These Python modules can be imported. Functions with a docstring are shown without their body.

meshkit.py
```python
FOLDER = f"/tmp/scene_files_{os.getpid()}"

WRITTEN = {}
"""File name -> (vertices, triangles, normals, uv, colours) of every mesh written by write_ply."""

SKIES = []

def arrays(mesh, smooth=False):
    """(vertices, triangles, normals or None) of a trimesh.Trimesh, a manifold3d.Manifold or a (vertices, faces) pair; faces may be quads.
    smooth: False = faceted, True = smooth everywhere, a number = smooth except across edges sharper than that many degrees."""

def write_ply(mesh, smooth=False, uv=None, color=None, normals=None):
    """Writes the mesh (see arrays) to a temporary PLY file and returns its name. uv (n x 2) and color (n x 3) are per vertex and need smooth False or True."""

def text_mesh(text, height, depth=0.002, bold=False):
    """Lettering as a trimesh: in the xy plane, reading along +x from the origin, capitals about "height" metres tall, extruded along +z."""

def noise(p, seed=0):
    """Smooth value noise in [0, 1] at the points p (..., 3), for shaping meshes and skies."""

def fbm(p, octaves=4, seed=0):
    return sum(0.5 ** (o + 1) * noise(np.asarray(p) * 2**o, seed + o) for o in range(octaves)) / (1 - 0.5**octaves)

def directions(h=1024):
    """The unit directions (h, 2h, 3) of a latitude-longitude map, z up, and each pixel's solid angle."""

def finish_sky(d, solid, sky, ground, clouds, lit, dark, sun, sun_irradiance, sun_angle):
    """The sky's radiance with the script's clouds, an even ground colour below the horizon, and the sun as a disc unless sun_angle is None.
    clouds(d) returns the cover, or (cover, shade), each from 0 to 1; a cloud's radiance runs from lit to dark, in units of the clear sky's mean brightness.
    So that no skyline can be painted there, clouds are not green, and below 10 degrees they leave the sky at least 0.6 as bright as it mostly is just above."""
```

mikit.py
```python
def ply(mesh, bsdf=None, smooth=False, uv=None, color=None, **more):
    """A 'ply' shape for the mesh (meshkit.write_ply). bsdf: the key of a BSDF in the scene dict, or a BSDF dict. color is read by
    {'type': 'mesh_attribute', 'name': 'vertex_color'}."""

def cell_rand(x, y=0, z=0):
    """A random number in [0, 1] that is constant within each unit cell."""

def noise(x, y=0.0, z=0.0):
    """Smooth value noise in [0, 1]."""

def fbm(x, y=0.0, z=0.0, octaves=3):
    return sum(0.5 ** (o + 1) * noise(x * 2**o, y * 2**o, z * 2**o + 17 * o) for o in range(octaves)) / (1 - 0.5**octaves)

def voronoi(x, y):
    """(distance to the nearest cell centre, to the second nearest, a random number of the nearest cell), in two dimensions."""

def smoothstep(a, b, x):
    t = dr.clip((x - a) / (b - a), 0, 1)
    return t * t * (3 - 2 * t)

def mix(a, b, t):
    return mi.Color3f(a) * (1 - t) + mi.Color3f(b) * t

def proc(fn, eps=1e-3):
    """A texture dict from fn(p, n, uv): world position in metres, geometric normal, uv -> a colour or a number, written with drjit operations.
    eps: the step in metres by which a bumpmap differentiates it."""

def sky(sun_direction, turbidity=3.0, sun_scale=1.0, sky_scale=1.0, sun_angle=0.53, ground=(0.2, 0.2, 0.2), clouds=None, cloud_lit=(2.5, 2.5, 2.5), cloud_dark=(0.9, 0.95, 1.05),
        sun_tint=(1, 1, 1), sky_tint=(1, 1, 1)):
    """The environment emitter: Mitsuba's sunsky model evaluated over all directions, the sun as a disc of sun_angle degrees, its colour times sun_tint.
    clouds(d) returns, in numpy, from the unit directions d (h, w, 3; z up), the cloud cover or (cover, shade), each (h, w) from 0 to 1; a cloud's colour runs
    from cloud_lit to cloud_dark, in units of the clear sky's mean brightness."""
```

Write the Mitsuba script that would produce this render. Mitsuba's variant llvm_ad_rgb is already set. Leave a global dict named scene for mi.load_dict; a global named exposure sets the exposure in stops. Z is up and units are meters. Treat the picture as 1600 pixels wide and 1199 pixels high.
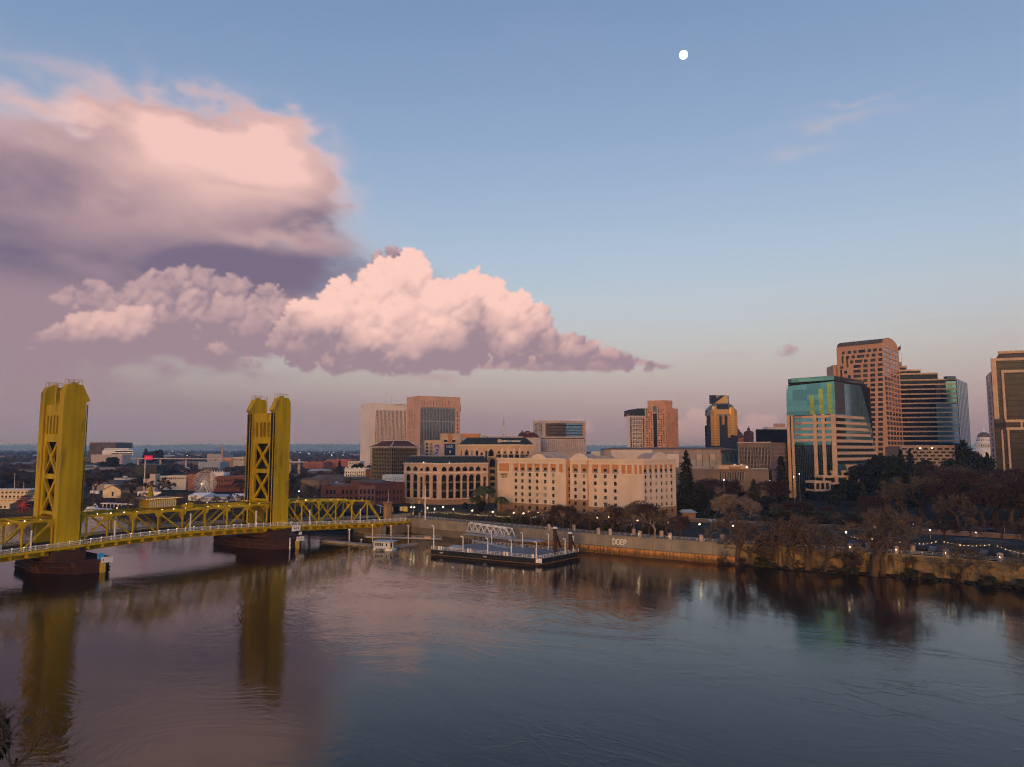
import math, numpy as np, trimesh, shapely, drjit as dr, mitsuba as mi, mikit, meshkit
from shapely.geometry import Polygon, box as sbox
from mikit import proc, fbm, noise, smoothstep, mix, cell_rand
T = mi.ScalarTransform4f
scene, labels = {}, {}
# ---------------------------------------------------------------- camera (a drone 37 m over the river, tilted up)
HC, FPX, TILT = 37.0, 1109.0, math.atan(103.5 / 1109.0)
scene['camera'] = {'type': 'perspective', 'fov': 2 * math.degrees(math.atan(800 / FPX)), 'fov_axis': 'x', 'near_clip': 1.0, 'far_clip': 60000.0,
                   'to_world': T().look_at(origin=[0, 0, HC], target=[0, math.cos(TILT), HC + math.sin(TILT)], up=[0, 0, 1])}
SUN_EL, TURB, SKY_SCALE, SKY_TINT = 4.0, 2.5, 1.0, (.90, 1.05, 1.50)
CLOUD_LIT, CLOUD_DARK, EXPOSURE = (3.0, 1.92, 1.7), (.30, .285, .58), 3.35
SUN_SCALE, SUN_ANGLE, SUN_TINT = .33, 16.0, (1.0, 1.2, 1.55)
HAZE, HAZE_TOP = 7e-5, 290.0
# ---------------------------------------------------------------- sky, clouds, light
# clouds are laid out by compass direction: (azimuth east of the view axis, elevation, half widths, strength), in degrees
BANK = [(-34.4,14.6,8.3,7.9,1), (-26.7,18.9,8.1,5,1), (-20.4,20.6,6.1,3.4,1), (-31.2,12,10.8,6.1,1), (-23.5,15.7,10.2,4.1,.9), (-17,18.2,3.9,2.8,.5), (-19.2,12.8,10.2,2.3,.6), (-35.3,6,5.2,5,.9), (-26.6,8.5,10.8,2.8,.7), (-15.1,21.2,2.5,3.2,.3), (-23.2,7.7,10,1.9,.6), (-45,12,11,9,1), (-24.2,21.9,6.8,2.7,1.5), (-18.6,20.6,4,2.3,.8), (-13.5,20.2,2.6,1,.3)]
LIT = [(-24.6,22.0,3.6,1.5,.55), (-20,18.6,4.5,1.3,.2), (-23.6,22.2,5,1.5,.8), (-18.6,21,3.4,1.8,.75), (-27.6,20.7,3.4,1.5,.35), (-22.6,19,6.6,1.5,.25), (-18.5,16.2,4.6,.8,.42), (-27,16.6,7,2.2,.24), (-32.9,22.3,2.3,.5,.5), (-31,13.4,5,2.6,.16)]
DARK = [(-35,17,4,5,.35), (-14.5,17.4,5,1.6,.5), (-21,13.4,11.5,1.9,.85), (-24.4,7.1,8.2,1.4,1), (-34.8,10,5,3.4,.35), (-36,5,9,4.5,.75), (-27,4.6,7,2.2,.5), (-31.5,9.8,6,2.2,.2), (-11,13.3,4.5,1.5,.45), (-29.5,20.9,1.6,.7,.35), (-21,19.6,3.2,.35,.25)]
WISP = [(-29.8,23.6,1.2,.5,.5), (-34.8,22.6,3.6,.45,.6), (-31.4,22.05,2.3,.4,.5), (25.6,23.4,3.9,.42,.24), (26.5,24.5,3.4,.2,.18), (21.9,21.8,2.8,.4,.15), (14,4.4,1.9,.25,.35), (14.2,4.2,2.2,.2,.3), (10.8,4.8,.7,.2,.3), (-6.7,5.7,2,.28,.7), (-11.2,14.0,3.6,.45,.75), (-12.6,13.1,3.4,.4,.6), (-33,25,4,.4,.25), (-27.8,24.6,.5,1.3,.35), (17,7.4,2,.12,.2), (32,9,3,.15,.12)]
TOWERING = [(-15.8,9.1,2.07), (-13.4,10.7,1.9), (-10.9,12.3,2.3), (-8.6,13.3,1.9), (-9.3,10.8,3), (-6.3,11.4,2.4), (-3.4,11.2,2.2), (-1,10.9,2), (1,10.4,1.7), (-12.3,8.7,2.5), (-7.8,8.3,2.5), (-4.2,8.4,2.4), (0,8.7,2), (3.1,8.3,1.6), (5.5,7.8,1.25), (7.7,7.3,.9), (9.5,6.9,.62), (11,6.55,.4), (-16.7,7.8,1.7), (-10.3,7,1.3), (-14.3,6.8,1.1), (-5.2,7.3,1.4), (-16.3,10,1.4), (-8.4,14.1,1.3), (-2.9,12.6,1.1)]
SHADED = [(-27.1,10.2,1.8), (-24.6,10.6,2), (-21.9,10.2,2), (-19.2,10.5,1.7), (-23.2,9.2,2.3), (-20,9.1,2.2), (-25.8,9,2), (-18.2,9.2,1.5), (-30.8,10.3,1.1), (-32.3,9.9,.95), (-29.5,10,1.2), (-10.9,14.9,.6), (-9.6,15.5,.55)]
ROSY = [(-31.8,7.4,1.6), (-30.2,8.2,1.5), (-28.9,8.6,1.4), (-33.2,6.8,1.2), (-22.7,7.3,.55), (-22,7.2,.36), (-20.6,6.5,.4), (-19.8,6.35,.36), (21.7,7.3,.45), (21,7.15,.25)]
PINK_LOW = [(14.9,1.6,1.1), (13.9,1.3,.8), (18.9,1.8,.75), (19.8,1.9,.65), (17.9,1.45,.6), (12.9,1.1,.5), (5.2,1.9,.5), (6.1,1.7,.45), (-18.2,3.3,.25), (-17.7,3.45,.22)]

def cloud_field(d):
    az = np.degrees(np.arctan2(d[..., 0], d[..., 1])); el = np.degrees(np.arcsin(np.clip(d[..., 2], -1, 1)))
    cov = np.zeros(az.shape); sh = np.full(az.shape, .5)
    cols = np.where(np.abs(az[0]) < 75)[0]; rows = np.where(el[:, 0] < 45)[0]
    A, E = az[np.ix_(rows, cols)], el[np.ix_(rows, cols)]
    X = A * np.cos(np.radians(E))
    P3 = np.stack([X, E, np.zeros_like(X)], -1)
    n1 = meshkit.fbm(P3 * [.16, .32, 1], 6, 3) - .5; n2 = meshkit.fbm(P3 * [.5, .9, 1] + 40, 6, 9) - .5; n3 = meshkit.fbm(P3 * [.22, .5, 1] + 90, 5, 21) - .5
    def blobs(L, wx=0, wy=0, hard=1.0):
        out = np.zeros_like(X)
        for a, e, ra, re, w in L:
            q = ((A + wx * n1 * 2 - a) / ra) ** 2 + ((E + wy * n2 * 2 - e) / re) ** 2
            out = np.maximum(out, 0) + w * np.exp(-1.1 * q ** hard)
        return out
    C = mathstep(.0, 1.25, blobs(BANK, 4, 1.8, 1.25) + .28 * n3 * mathstep(14, 17, E))
    S = .74 - .26 * mathstep(16.5, 21, E) - .56 * np.minimum(blobs(LIT, 3.0, 1.3, 1.0), .95) + .34 * blobs(DARK, 3, .7, 1.2) + .26 * n3 + .17 * n2
    S = np.clip(S - .6 * (1 - C) * mathstep(14, 18, E), .10, .9)
    w = np.clip(blobs(WISP, 1.5, .6) * (1.0 + 1.6 * n2), 0, 1)
    C, S = 1 - (1 - C) * (1 - w), S * (1 - w * (1 - C)) + (.38 + .3 * (E < 17)) * w * (1 - C)
    # cumulus heaps: the outline and the relief of many rounded billows, the light coming low from behind the viewer
    big = meshkit.fbm(P3 * [.35, .45, 1] + 133, 3, 33) - .5
    def heap(puffs, seed, tone, base, spread, kids, soft=.10, contrast=1.0, drop=.7):
        nonlocal C, S
        rng = np.random.default_rng(seed); Z = np.full(X.shape, -9.0)
        allp = []
        for a, e, r in puffs:
            allp.append((a, e, r, 0))
            for _ in range(kids):
                t = rng.uniform(-.35, np.pi + .35); rr = r * rng.uniform(.22, .6)
                a2, e2 = a + np.cos(t) * r * .86, e + np.sin(t) * r * .86
                allp.append((a2, e2, rr, r * .45))
                for _ in range(4):
                    t2 = rng.uniform(-.2, np.pi + .2); r3 = rr * rng.uniform(.3, .5)
                    allp.append((a2 + np.cos(t2) * rr * .85, e2 + np.sin(t2) * rr * .85, r3, r * .5))
        wob = meshkit.fbm(P3 * 1.3 + seed, 5, seed) - .5; wob2 = meshkit.fbm(P3 * 1.3 + 70 + seed, 5, seed + 5) - .5
        for a, e, r, lift in allp:
            if e < base - .3: continue
            ci = np.where(np.abs(A[0] - a) < r * 1.6 + .6)[0]; ri = np.where(np.abs(E[:, 0] - e) < r * 1.5 + .5)[0]
            if not len(ci) or not len(ri): continue
            ix = np.ix_(ri, ci)
            k = min(r, .9)
            dx = (A[ix] - a) * np.cos(np.radians(e)) + wob[ix] * 1.9 * k; dy = E[ix] - e + wob2[ix] * 1.7 * k
            q = 1 - (dx * dx + dy * dy) / (r * r)
            h = np.where(q > 0, np.sqrt(np.maximum(q, 0)) * r + lift, q * 2)
            Z[ix] = np.maximum(Z[ix], h)
        flat = (E - base) / .6 + 3.0 * wob
        edge = np.minimum(Z / soft * .5 + .3 + .9 * wob2, flat)
        cov_h = mathstep(0, 1, edge)
        Zs = np.maximum(Z, 0)
        gy, gx = np.gradient(Zs, E[:, 0], A[0])
        gx, gy = np.clip(gx, -2.5, 2.5), np.clip(gy, -2.5, 2.5)
        nz = 1 / np.sqrt(1 + gx ** 2 + gy ** 2)
        lam = (-gx * -.28 - gy * .62 + .73) * nz
        low = np.clip((E - base) / spread + .9 * big, 0, 1)
        shade = tone + contrast * (.62 - .72 * np.clip(lam, 0, 1)) + drop * (1 - low) + .4 * wob2
        shade = np.clip(shade, .0, .97)
        C = 1 - (1 - C) * (1 - cov_h); S = S * (1 - cov_h) + shade * cov_h
    heap(SHADED, 5, .56, 6.6, 4.4, 6, .35, .55, .4)
    heap(ROSY, 11, .34, 5.4, 3.6, 6, .5, .55, .8)
    wedge = blobs([(4.5, 7.5, 6, .9, 1), (9.0, 6.75, 4.2, .36, 1.1), (-12, 6.7, 6, .7, .8), (-3, 6.9, 9, .6, 1)], 1.2, .45, 1.6)
    wc = mathstep(.3, .8, wedge + .5 * n2)
    C, S = 1 - (1 - C) * (1 - wc), S * (1 - wc) + np.clip(.66 + .35 * n2 - .12 * (E - 7), .3, .95) * wc
    heap(TOWERING, 2, -.12, 5.5, 7.0, 5, .5, .42, 1.2)
    Z0 = C.copy(); S0 = S.copy()
    heap(PINK_LOW, 7, .25, .2, 1.4, 6, .4, .3, .3)
    C = Z0 + (C - Z0) * .32
    S = np.minimum(S * (.83 + .17 * mathstep(9.0, 12.5, E)), .72 + .26 * mathstep(10.0, 14.0, E))
    cov[np.ix_(rows, cols)] = C; sh[np.ix_(rows, cols)] = S
    # the dusk haze that lies all round the horizon: rosy above, slate blue where the earth's shadow rises
    e = np.maximum(el, 0)
    veil = .92 * np.exp(-(e / 8.6) ** 2) + .10 * np.exp(-(e / 18) ** 2)
    east = .5 + .5 * np.cos(np.radians(az - 15))
    vs = .66 + .10 * np.exp(-(e / 2.2) ** 1.4) * east + .06 * np.exp(-(e / 5.) ** 2) * east + .26 * np.exp(-(e / 6.) ** 2) * np.clip(np.sin(np.radians(np.clip(-az, -60, 60))), -.25, .6)
    full = 1 - (1 - cov) * (1 - veil)
    sh = (sh * cov + vs * veil * (1 - cov)) / np.maximum(full, 1e-6)
    return full, sh

def mathstep(a, b, x):
    t = np.clip((x - a) / (b - a), 0, 1)
    return t * t * (3 - 2 * t)

exposure = EXPOSURE
_el = math.radians(SUN_EL)
scene['dusk_sky'] = mikit.sky([-.2 * math.cos(_el), -.98 * math.cos(_el), math.sin(_el)], turbidity=TURB, sun_scale=SUN_SCALE, sun_angle=SUN_ANGLE, sun_tint=SUN_TINT,
                              sky_tint=SKY_TINT, clouds=cloud_field, cloud_lit=CLOUD_LIT, cloud_dark=CLOUD_DARK, ground=(.05, .05, .05))

# ---------------------------------------------------------------- surveying helpers: directions measured on the photograph -> points in metres
_c, _s = math.cos(TILT), math.sin(TILT)
def _ray(px, py):
    a, b = (px - 800) / FPX, (599.5 - py) / FPX
    return np.array([a, _c - b * _s, _s + b * _c])
def on(px, py, z):
    d = _ray(px, py); return d * ((z - HC) / d[2]) + [0, 0, HC]
def at(px, py, Y):
    d = _ray(px, py); return d * (Y / d[1]) + [0, 0, HC]
def X(px, Y, py=703): return float(at(px, py, Y)[0])
def Z(py, Y, px=800): return float(at(px, py, Y)[2])
def xy(px, Y): return np.array([X(px, Y), Y])

# ---------------------------------------------------------------- mesh helpers
UP = np.array([0, 0, 1.0])
def v3(*a): return np.array(a, float)
def cat(ms):
    V, F, n = [], [], 0
    for v, f in ms:
        V.append(v); F.append(np.asarray(f) + n); n += len(v)
    return np.vstack(V), np.vstack(F)
_BF = np.array([[0, 2, 1], [0, 3, 2], [4, 5, 6], [4, 6, 7], [0, 1, 5], [0, 5, 4], [1, 2, 6], [1, 6, 5], [2, 3, 7], [2, 7, 6], [3, 0, 4], [3, 4, 7]])
def obox(o, a, b, c):
    o, a, b, c = (np.asarray(q, float) for q in (o, a, b, c))
    if np.dot(np.cross(a, b), c) < 0: a, b = b, a
    return np.array([o, o + a, o + a + b, o + b, o + c, o + a + c, o + a + b + c, o + b + c]), _BF
def bx(x0, x1, y0, y1, z0, z1): return obox((x0, y0, z0), (x1 - x0, 0, 0), (0, y1 - y0, 0), (0, 0, z1 - z0))
def beam(p, q, w, h=None, up=UP):
    p, q = np.asarray(p, float), np.asarray(q, float); h = w if h is None else h
    d = q - p; d /= np.linalg.norm(d)
    s = np.cross(d, up); s = s / np.linalg.norm(s) if np.linalg.norm(s) > 1e-3 else v3(1, 0, 0)
    t = np.cross(s, d)
    return obox(p - s * w / 2 - t * h / 2, s * w, t * h, q - p)
def tube(p, q, r0, r1=None, n=8, cap=True):
    p, q = np.asarray(p, float), np.asarray(q, float); r1 = r0 if r1 is None else r1
    d = (q - p) / np.linalg.norm(q - p); s = np.cross(d, UP if abs(d[2]) < .9 else v3(1, 0, 0)); s /= np.linalg.norm(s); t = np.cross(d, s)
    an = np.arange(n) * 2 * np.pi / n; ring = np.cos(an)[:, None] * s + np.sin(an)[:, None] * t
    V = np.vstack([p + ring * r0, q + ring * r1, [p, q]]); i = np.arange(n); j = (i + 1) % n
    F = np.vstack([np.c_[i, j, j + n], np.c_[i, j + n, i + n]] + ([np.c_[j, i, i * 0 + 2 * n], np.c_[i + n, j + n, i * 0 + 2 * n + 1]] if cap else []))
    return V, F
def ball(c, r, sub=1, sq=(1, 1, 1)):
    m = trimesh.creation.icosphere(subdivisions=sub, radius=r)
    return np.array(m.vertices) * sq + np.asarray(c, float), np.array(m.faces)
def lathe(c, prof, n=24):
    prof = np.asarray(prof, float); an = np.arange(n) * 2 * np.pi / n
    V = np.concatenate([np.c_[np.cos(an) * r, np.sin(an) * r, an * 0 + z] for r, z in prof]) + np.asarray(c, float); F = []
    i = np.arange(n); j = (i + 1) % n
    for k in range(len(prof) - 1):
        F += [np.c_[i + k * n, j + k * n, j + (k + 1) * n], np.c_[i + k * n, j + (k + 1) * n, i + (k + 1) * n]]
    return V, np.vstack(F)
def plate(poly, o, u, v, depth):
    """a shapely polygon laid out on axes u, v from o and given a thickness towards -(u x v)"""
    u, v = np.asarray(u, float), np.asarray(v, float); n = np.cross(u, v)
    out = []
    for g in getattr(poly, 'geoms', [poly]):
        if g.is_empty or g.area < 1e-4: continue
        m = trimesh.creation.extrude_polygon(g, depth, engine='earcut')
        p = np.array(m.vertices); out.append((np.asarray(o, float) + p[:, :1] * u + p[:, 1:2] * v + (p[:, 2:] - depth) * n, np.array(m.faces)))
    return cat(out)
def slab(pts, z0, z1):
    return plate(Polygon(pts), (0, 0, z1), (1, 0, 0), (0, 1, 0), z1 - z0)
def frustum(pts0, z0, pts1, z1):
    a, b = np.asarray(pts0, float), np.asarray(pts1, float); n = len(a)
    V = np.vstack([np.c_[a, np.full(n, z0)], np.c_[b, np.full(n, z1)]]); i = np.arange(n); j = (i + 1) % n
    F = [np.c_[i, j, j + n], np.c_[i, j + n, i + n]] + [np.array([[n, n + k, n + k + 1]]) for k in range(1, n - 1)] + [np.array([[0, k + 1, k]]) for k in range(1, n - 1)]
    return V, np.vstack(F)
def inset(pts, d):
    g = Polygon(pts).buffer(-d, join_style=2)
    return np.array(g.exterior.coords)[:-1]
def insetn(pts, d):
    """every corner moved inwards by d, same number of corners (counter-clockwise polygon)"""
    p = np.asarray(pts, float); e = np.roll(p, -1, 0) - p; e /= np.linalg.norm(e, axis=1)[:, None]; nrm = np.c_[-e[:, 1], e[:, 0]]
    n0 = np.roll(nrm, 1, 0); k = (1 + (n0 * nrm).sum(1))[:, None]
    return p + d * (n0 + nrm) / np.maximum(k, .3)
def lettering(text, height, o, u, v, depth=.08, bold=True, width=None):
    m = meshkit.text_mesh(text, height, depth, bold); p = np.array(m.vertices)
    if width: p[:, 0] *= width / p[:, 0].max()
    u, v = np.asarray(u, float), np.asarray(v, float); n = np.cross(u, v)
    return np.asarray(o, float) + p[:, :1] * u + p[:, 1:2] * v + p[:, 2:] * n, np.array(m.faces)

# ---------------------------------------------------------------- naming helpers
_count = {}
def _num(key):
    k = _count.get(key, 0); _count[key] = k + 1
    return key if k == 0 else f'{key}_{k:03d}'
def thing(name, label, cat_, group=None, mesh=None, m=None, smooth=False, kind=None):
    key = _num(name); labels[key] = {'label': label, 'category': cat_}
    if group: labels[key]['group'] = group
    if kind: labels[key]['kind'] = kind
    if mesh is not None: scene[key] = mikit.ply(mesh, m, smooth)
    return key
def part(parent, name, mesh, m, smooth=False, label=None, kind=None, extra=None):
    key = _num(f'{parent}__{name}')
    if mesh is not None: scene[key] = mikit.ply(mesh, m, smooth, **(extra or {}))
    if label or kind: labels[key] = {k: v for k, v in (('label', label), ('kind', kind)) if v}
    return key
def struct(name, mesh, m, smooth=False, label=None):
    key = _num(name); scene[key] = mikit.ply(mesh, m, smooth); labels[key] = {'kind': 'structure', 'label': label or name.replace('_', ' ')}
    return key
def stuff(name, mesh, m, label, cat_, smooth=False):
    return thing(name, label, cat_, None, mesh, m, smooth, 'stuff')
def copies(src, name, label, cat_, group, tr):
    """another one of thing src: the same parts under the next number, moved by tr"""
    key = _num(name); labels[key] = {'label': label, 'category': cat_}
    if group: labels[key]['group'] = group
    for k in [k for k in scene if k == src or k.startswith(src + '__')]:
        scene[key + k[len(src):]] = {**scene[k], 'to_world': tr}
    return key

# ---------------------------------------------------------------- materials
def rgb(*c): return {'type': 'rgb', 'value': list(map(float, c))}
def two(b): return {'type': 'twosided', 'b': b}
def mottled(key, c, var=.18, scale=.5, rough=.85, streak=0.0, spec=.3):
    c = np.array(c, float)
    def f(p, n, uv):
        g = fbm(p.x * scale * .6, p.y * scale * .6, p.z * scale * .6, 2) - .5
        g2 = noise(p.x * .55 + p.y * .31, p.y * .47, p.z * .05) - .5
        k = 1 + var * 2.4 * g + streak * 2.2 * g2
        return mi.Color3f(*[float(q) for q in c]) * k
    scene[key] = two({'type': 'principled', 'base_color': proc(f), 'roughness': rough, 'specular': spec})
def plain(key, c, rough=.7, metallic=0., spec=.4):
    scene[key] = two({'type': 'principled', 'base_color': rgb(*c), 'roughness': rough, 'metallic': metallic, 'specular': spec})
def glassy(key, c, rough=.06, metallic=.35, var=.5, cell=1.6, tilt=.0):
    """window glass seen from outside: a dark tinted mirror, pane by pane a little different"""
    c = np.array(c, float)
    def f(p, n, uv):
        h = cell_rand((p.x * .8 + p.y * .6) / cell, p.z / 3.4, 3)
        return mi.Color3f(*[float(q) for q in c]) * (1 - var * .5 + var * h)
    scene[key] = two({'type': 'principled', 'base_color': proc(f), 'roughness': rough, 'metallic': metallic, 'specular': .6})
mottled('m_stucco', (.68, .53, .43), .07, .35, .9, .07)
mottled('m_stucco_orange', (.52, .235, .10), .10, .5, .9)
mottled('m_stucco_brown', (.33, .20, .115), .12, .5, .9)
mottled('m_trim', (.72, .58, .49), .06, .5, .85)
mottled('m_sandstone', (.58, .40, .29), .1, .4, .9, .06)
mottled('m_olive', (.22, .17, .11), .12, .5, .9)
mottled('m_pinkstone', (.56, .345, .275), .08, .12, .9, .05)
mottled('m_whitestone', (.68, .60, .60), .06, .1, .9, .05)
mottled('m_orange_stone', (.54, .30, .20), .08, .1, .9)
mottled('m_greypink', (.48, .39, .38), .1, .2, .9, .08)
mottled('m_mauve', (.36, .285, .27), .14, .3, .9, .1)
mottled('m_brownwall', (.20, .145, .125), .2, .3, .9, .1)
mottled('m_greypanel', (.34, .33, .37), .12, .2, .6)
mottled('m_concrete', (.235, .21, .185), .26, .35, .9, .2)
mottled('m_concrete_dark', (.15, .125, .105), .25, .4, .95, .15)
mottled('m_brick', (.20, .075, .055), .25, .35, .95)
mottled('m_brick_pale', (.34, .135, .10), .2, .35, .95)
mottled('m_white', (.74, .72, .72), .08, .6, .6)
mottled('m_offwhite', (.58, .53, .50), .1, .6, .7)
mottled('m_roofgreen', (.028, .036, .034), .2, .5, .6, .1)
mottled('m_roofred', (.095, .035, .030), .2, .5, .8, .1)
mottled('m_roofgrey', (.14, .135, .15), .3, .15, .85)
mottled('m_roofblue', (.27, .33, .42), .15, .2, .6)
mottled('m_roofbrown', (.11, .085, .08), .3, .2, .9)
mottled('m_asphalt', (.028, .027, .03), .3, .2, .95)
mottled('m_paving', (.09, .08, .075), .25, .3, .95)
mottled('m_soil', (.022, .018, .015), .4, .12, 1.0)
mottled('m_lawn', (.016, .016, .012), .4, .15, 1.0)
mottled('m_bark', (.085, .058, .046), .3, 1.2, .95)
mottled('m_bark_pale', (.23, .175, .14), .3, 1.2, .95)
mottled('m_twig', (.105, .078, .06), .25, .8, 1.0)
mottled('m_twig_red', (.052, .033, .031), .3, .3, 1.0)
mottled('m_leaf_dark', (.016, .021, .015), .5, .8, .9)
mottled('m_leaf', (.035, .042, .022), .5, .8, .9)
mottled('m_palm', (.05, .058, .022), .4, .8, .9)
mottled('m_rust_and_shade', (.055, .026, .022), .3, 1.2, .9)
mottled('m_hull', (.012, .015, .020), .4, .7, .6, .2)
mottled('m_bluewhite', (.5, .53, .6), .08, .5, .5)
mottled('m_boatred', (.17, .03, .045), .3, .8, .8)
mottled('m_cream', (.60, .50, .38), .1, .5, .8)
plain('m_darkmetal', (.02, .02, .022), .5, .3)
plain('m_greymetal', (.32, .31, .33), .5, .2)
plain('m_whitepaint', (.72, .70, .69), .5)
plain('m_black', (.012, .012, .013), .7)
plain('m_blackglass', (.010, .011, .013), .1, .0, .4)
plain('m_curtain', (.30, .27, .22), .25)
plain('m_winglass', (.022, .022, .024), .12, 0., .6)
plain('m_wingreen', (.05, .06, .05), .15, 0., .6)
plain('m_gold_reflection', (.90, .47, .12), .16, .95)
plain('m_golddull', (.62, .30, .085), .3, .8)
plain('m_nightglass', (.012, .013, .026), .1, .0, .4)
glassy('m_tealglass', (.20, .56, .52), .07, .85, .5, 1.4)
glassy('m_blueglass', (.20, .38, .50), .07, .75, .35, 1.6)
glassy('m_steelglass', (.13, .17, .22), .07, .7, .4, 1.4)
glassy('m_bronzeglass', (.075, .062, .042), .09, .45, .35, 3.0)
glassy('m_violetglass', (.30, .24, .30), .08, .75, .3, 1.4)
glassy('m_lime_reflection', (.55, .66, .12), .08, .9, .25, 1.2)
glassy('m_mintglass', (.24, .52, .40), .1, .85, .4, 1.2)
plain('m_carblue', (.03, .07, .16), .25); plain('m_carwhite', (.6, .6, .62), .25); plain('m_cardark', (.02, .02, .025), .25); plain('m_carsilver', (.09, .095, .105), .25); plain('m_tyre', (.01, .01, .01), .9)
plain('m_red', (.45, .015, .02), .5); plain('m_posterblue', (.018, .028, .11), .5); plain('m_posterlilac', (.45, .36, .50), .5); plain('m_posterpurple', (.10, .04, .16), .5); plain('m_posterpale', (.55, .58, .62), .5)
plain('m_signgreen', (.25, .35, .10), .6); plain('m_ink', (.10, .06, .045), .7); plain('m_yellowbox', (.5, .33, .03), .6); plain('m_cyanbox', (.10, .38, .55), .4)
def _yellow(p, n, uv):
    g = fbm(p.x * .22, p.y * .22, p.z * .1, 3) - .5
    st = noise(p.x * .9 + p.y * .6, p.y * .8, p.z * .035) - .5
    rust = smoothstep(.58, .78, fbm(p.x * .5, p.y * .5, p.z * .09 + 7, 3))
    base = mi.Color3f(.46, .315, .004) * (1 + .4 * g + .42 * st)
    return mix(base, (.16, .085, .025), rust * .5)
scene['m_yellow'] = two({'type': 'principled', 'base_color': proc(_yellow), 'roughness': .6, 'specular': .15})
def _sheet(p, n, uv):
    s = p.x * .812 - p.y * .584
    k = cell_rand(dr.floor(s / .62), 4, 1); g = fbm(s * 1.7, p.z * .6, 3, 4); low = smoothstep(2.4, .6, p.z + 1.3 * (g - .5))
    c = mix((.40, .17, .045), (.52, .30, .12), k) * (.7 + .6 * g)
    return mix(c, (.085, .05, .022), low * .85)
scene['m_sheetpile'] = two({'type': 'principled', 'base_color': proc(_sheet), 'roughness': .85, 'specular': .3})
def _masonry(p, n, uv):
    s = p.x * .78 - p.y * .62
    row = dr.floor(p.z / .75); h = cell_rand(dr.floor(s / 1.7 + .5 * (row - 2 * dr.floor(row / 2))), row, 2); g = fbm(s * .5, p.z * .8, 2, 4)
    st = smoothstep(.5, .8, fbm(s * .8, p.z * .15 + 5, 1, 4))
    return mi.Color3f(.20, .15, .09) * (.5 + .3 * h + .7 * g) * (1 - .7 * st)
scene['m_masonry'] = two({'type': 'principled', 'base_color': proc(_masonry), 'roughness': .95, 'specular': .2})
def lamp(key, c, k, refl=(.8, .75, .6)): scene[key] = two({'type': 'diffuse', 'reflectance': rgb(*refl)}); return {'emitter': {'type': 'area', 'radiance': rgb(*(np.array(c) * k))}}
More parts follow.
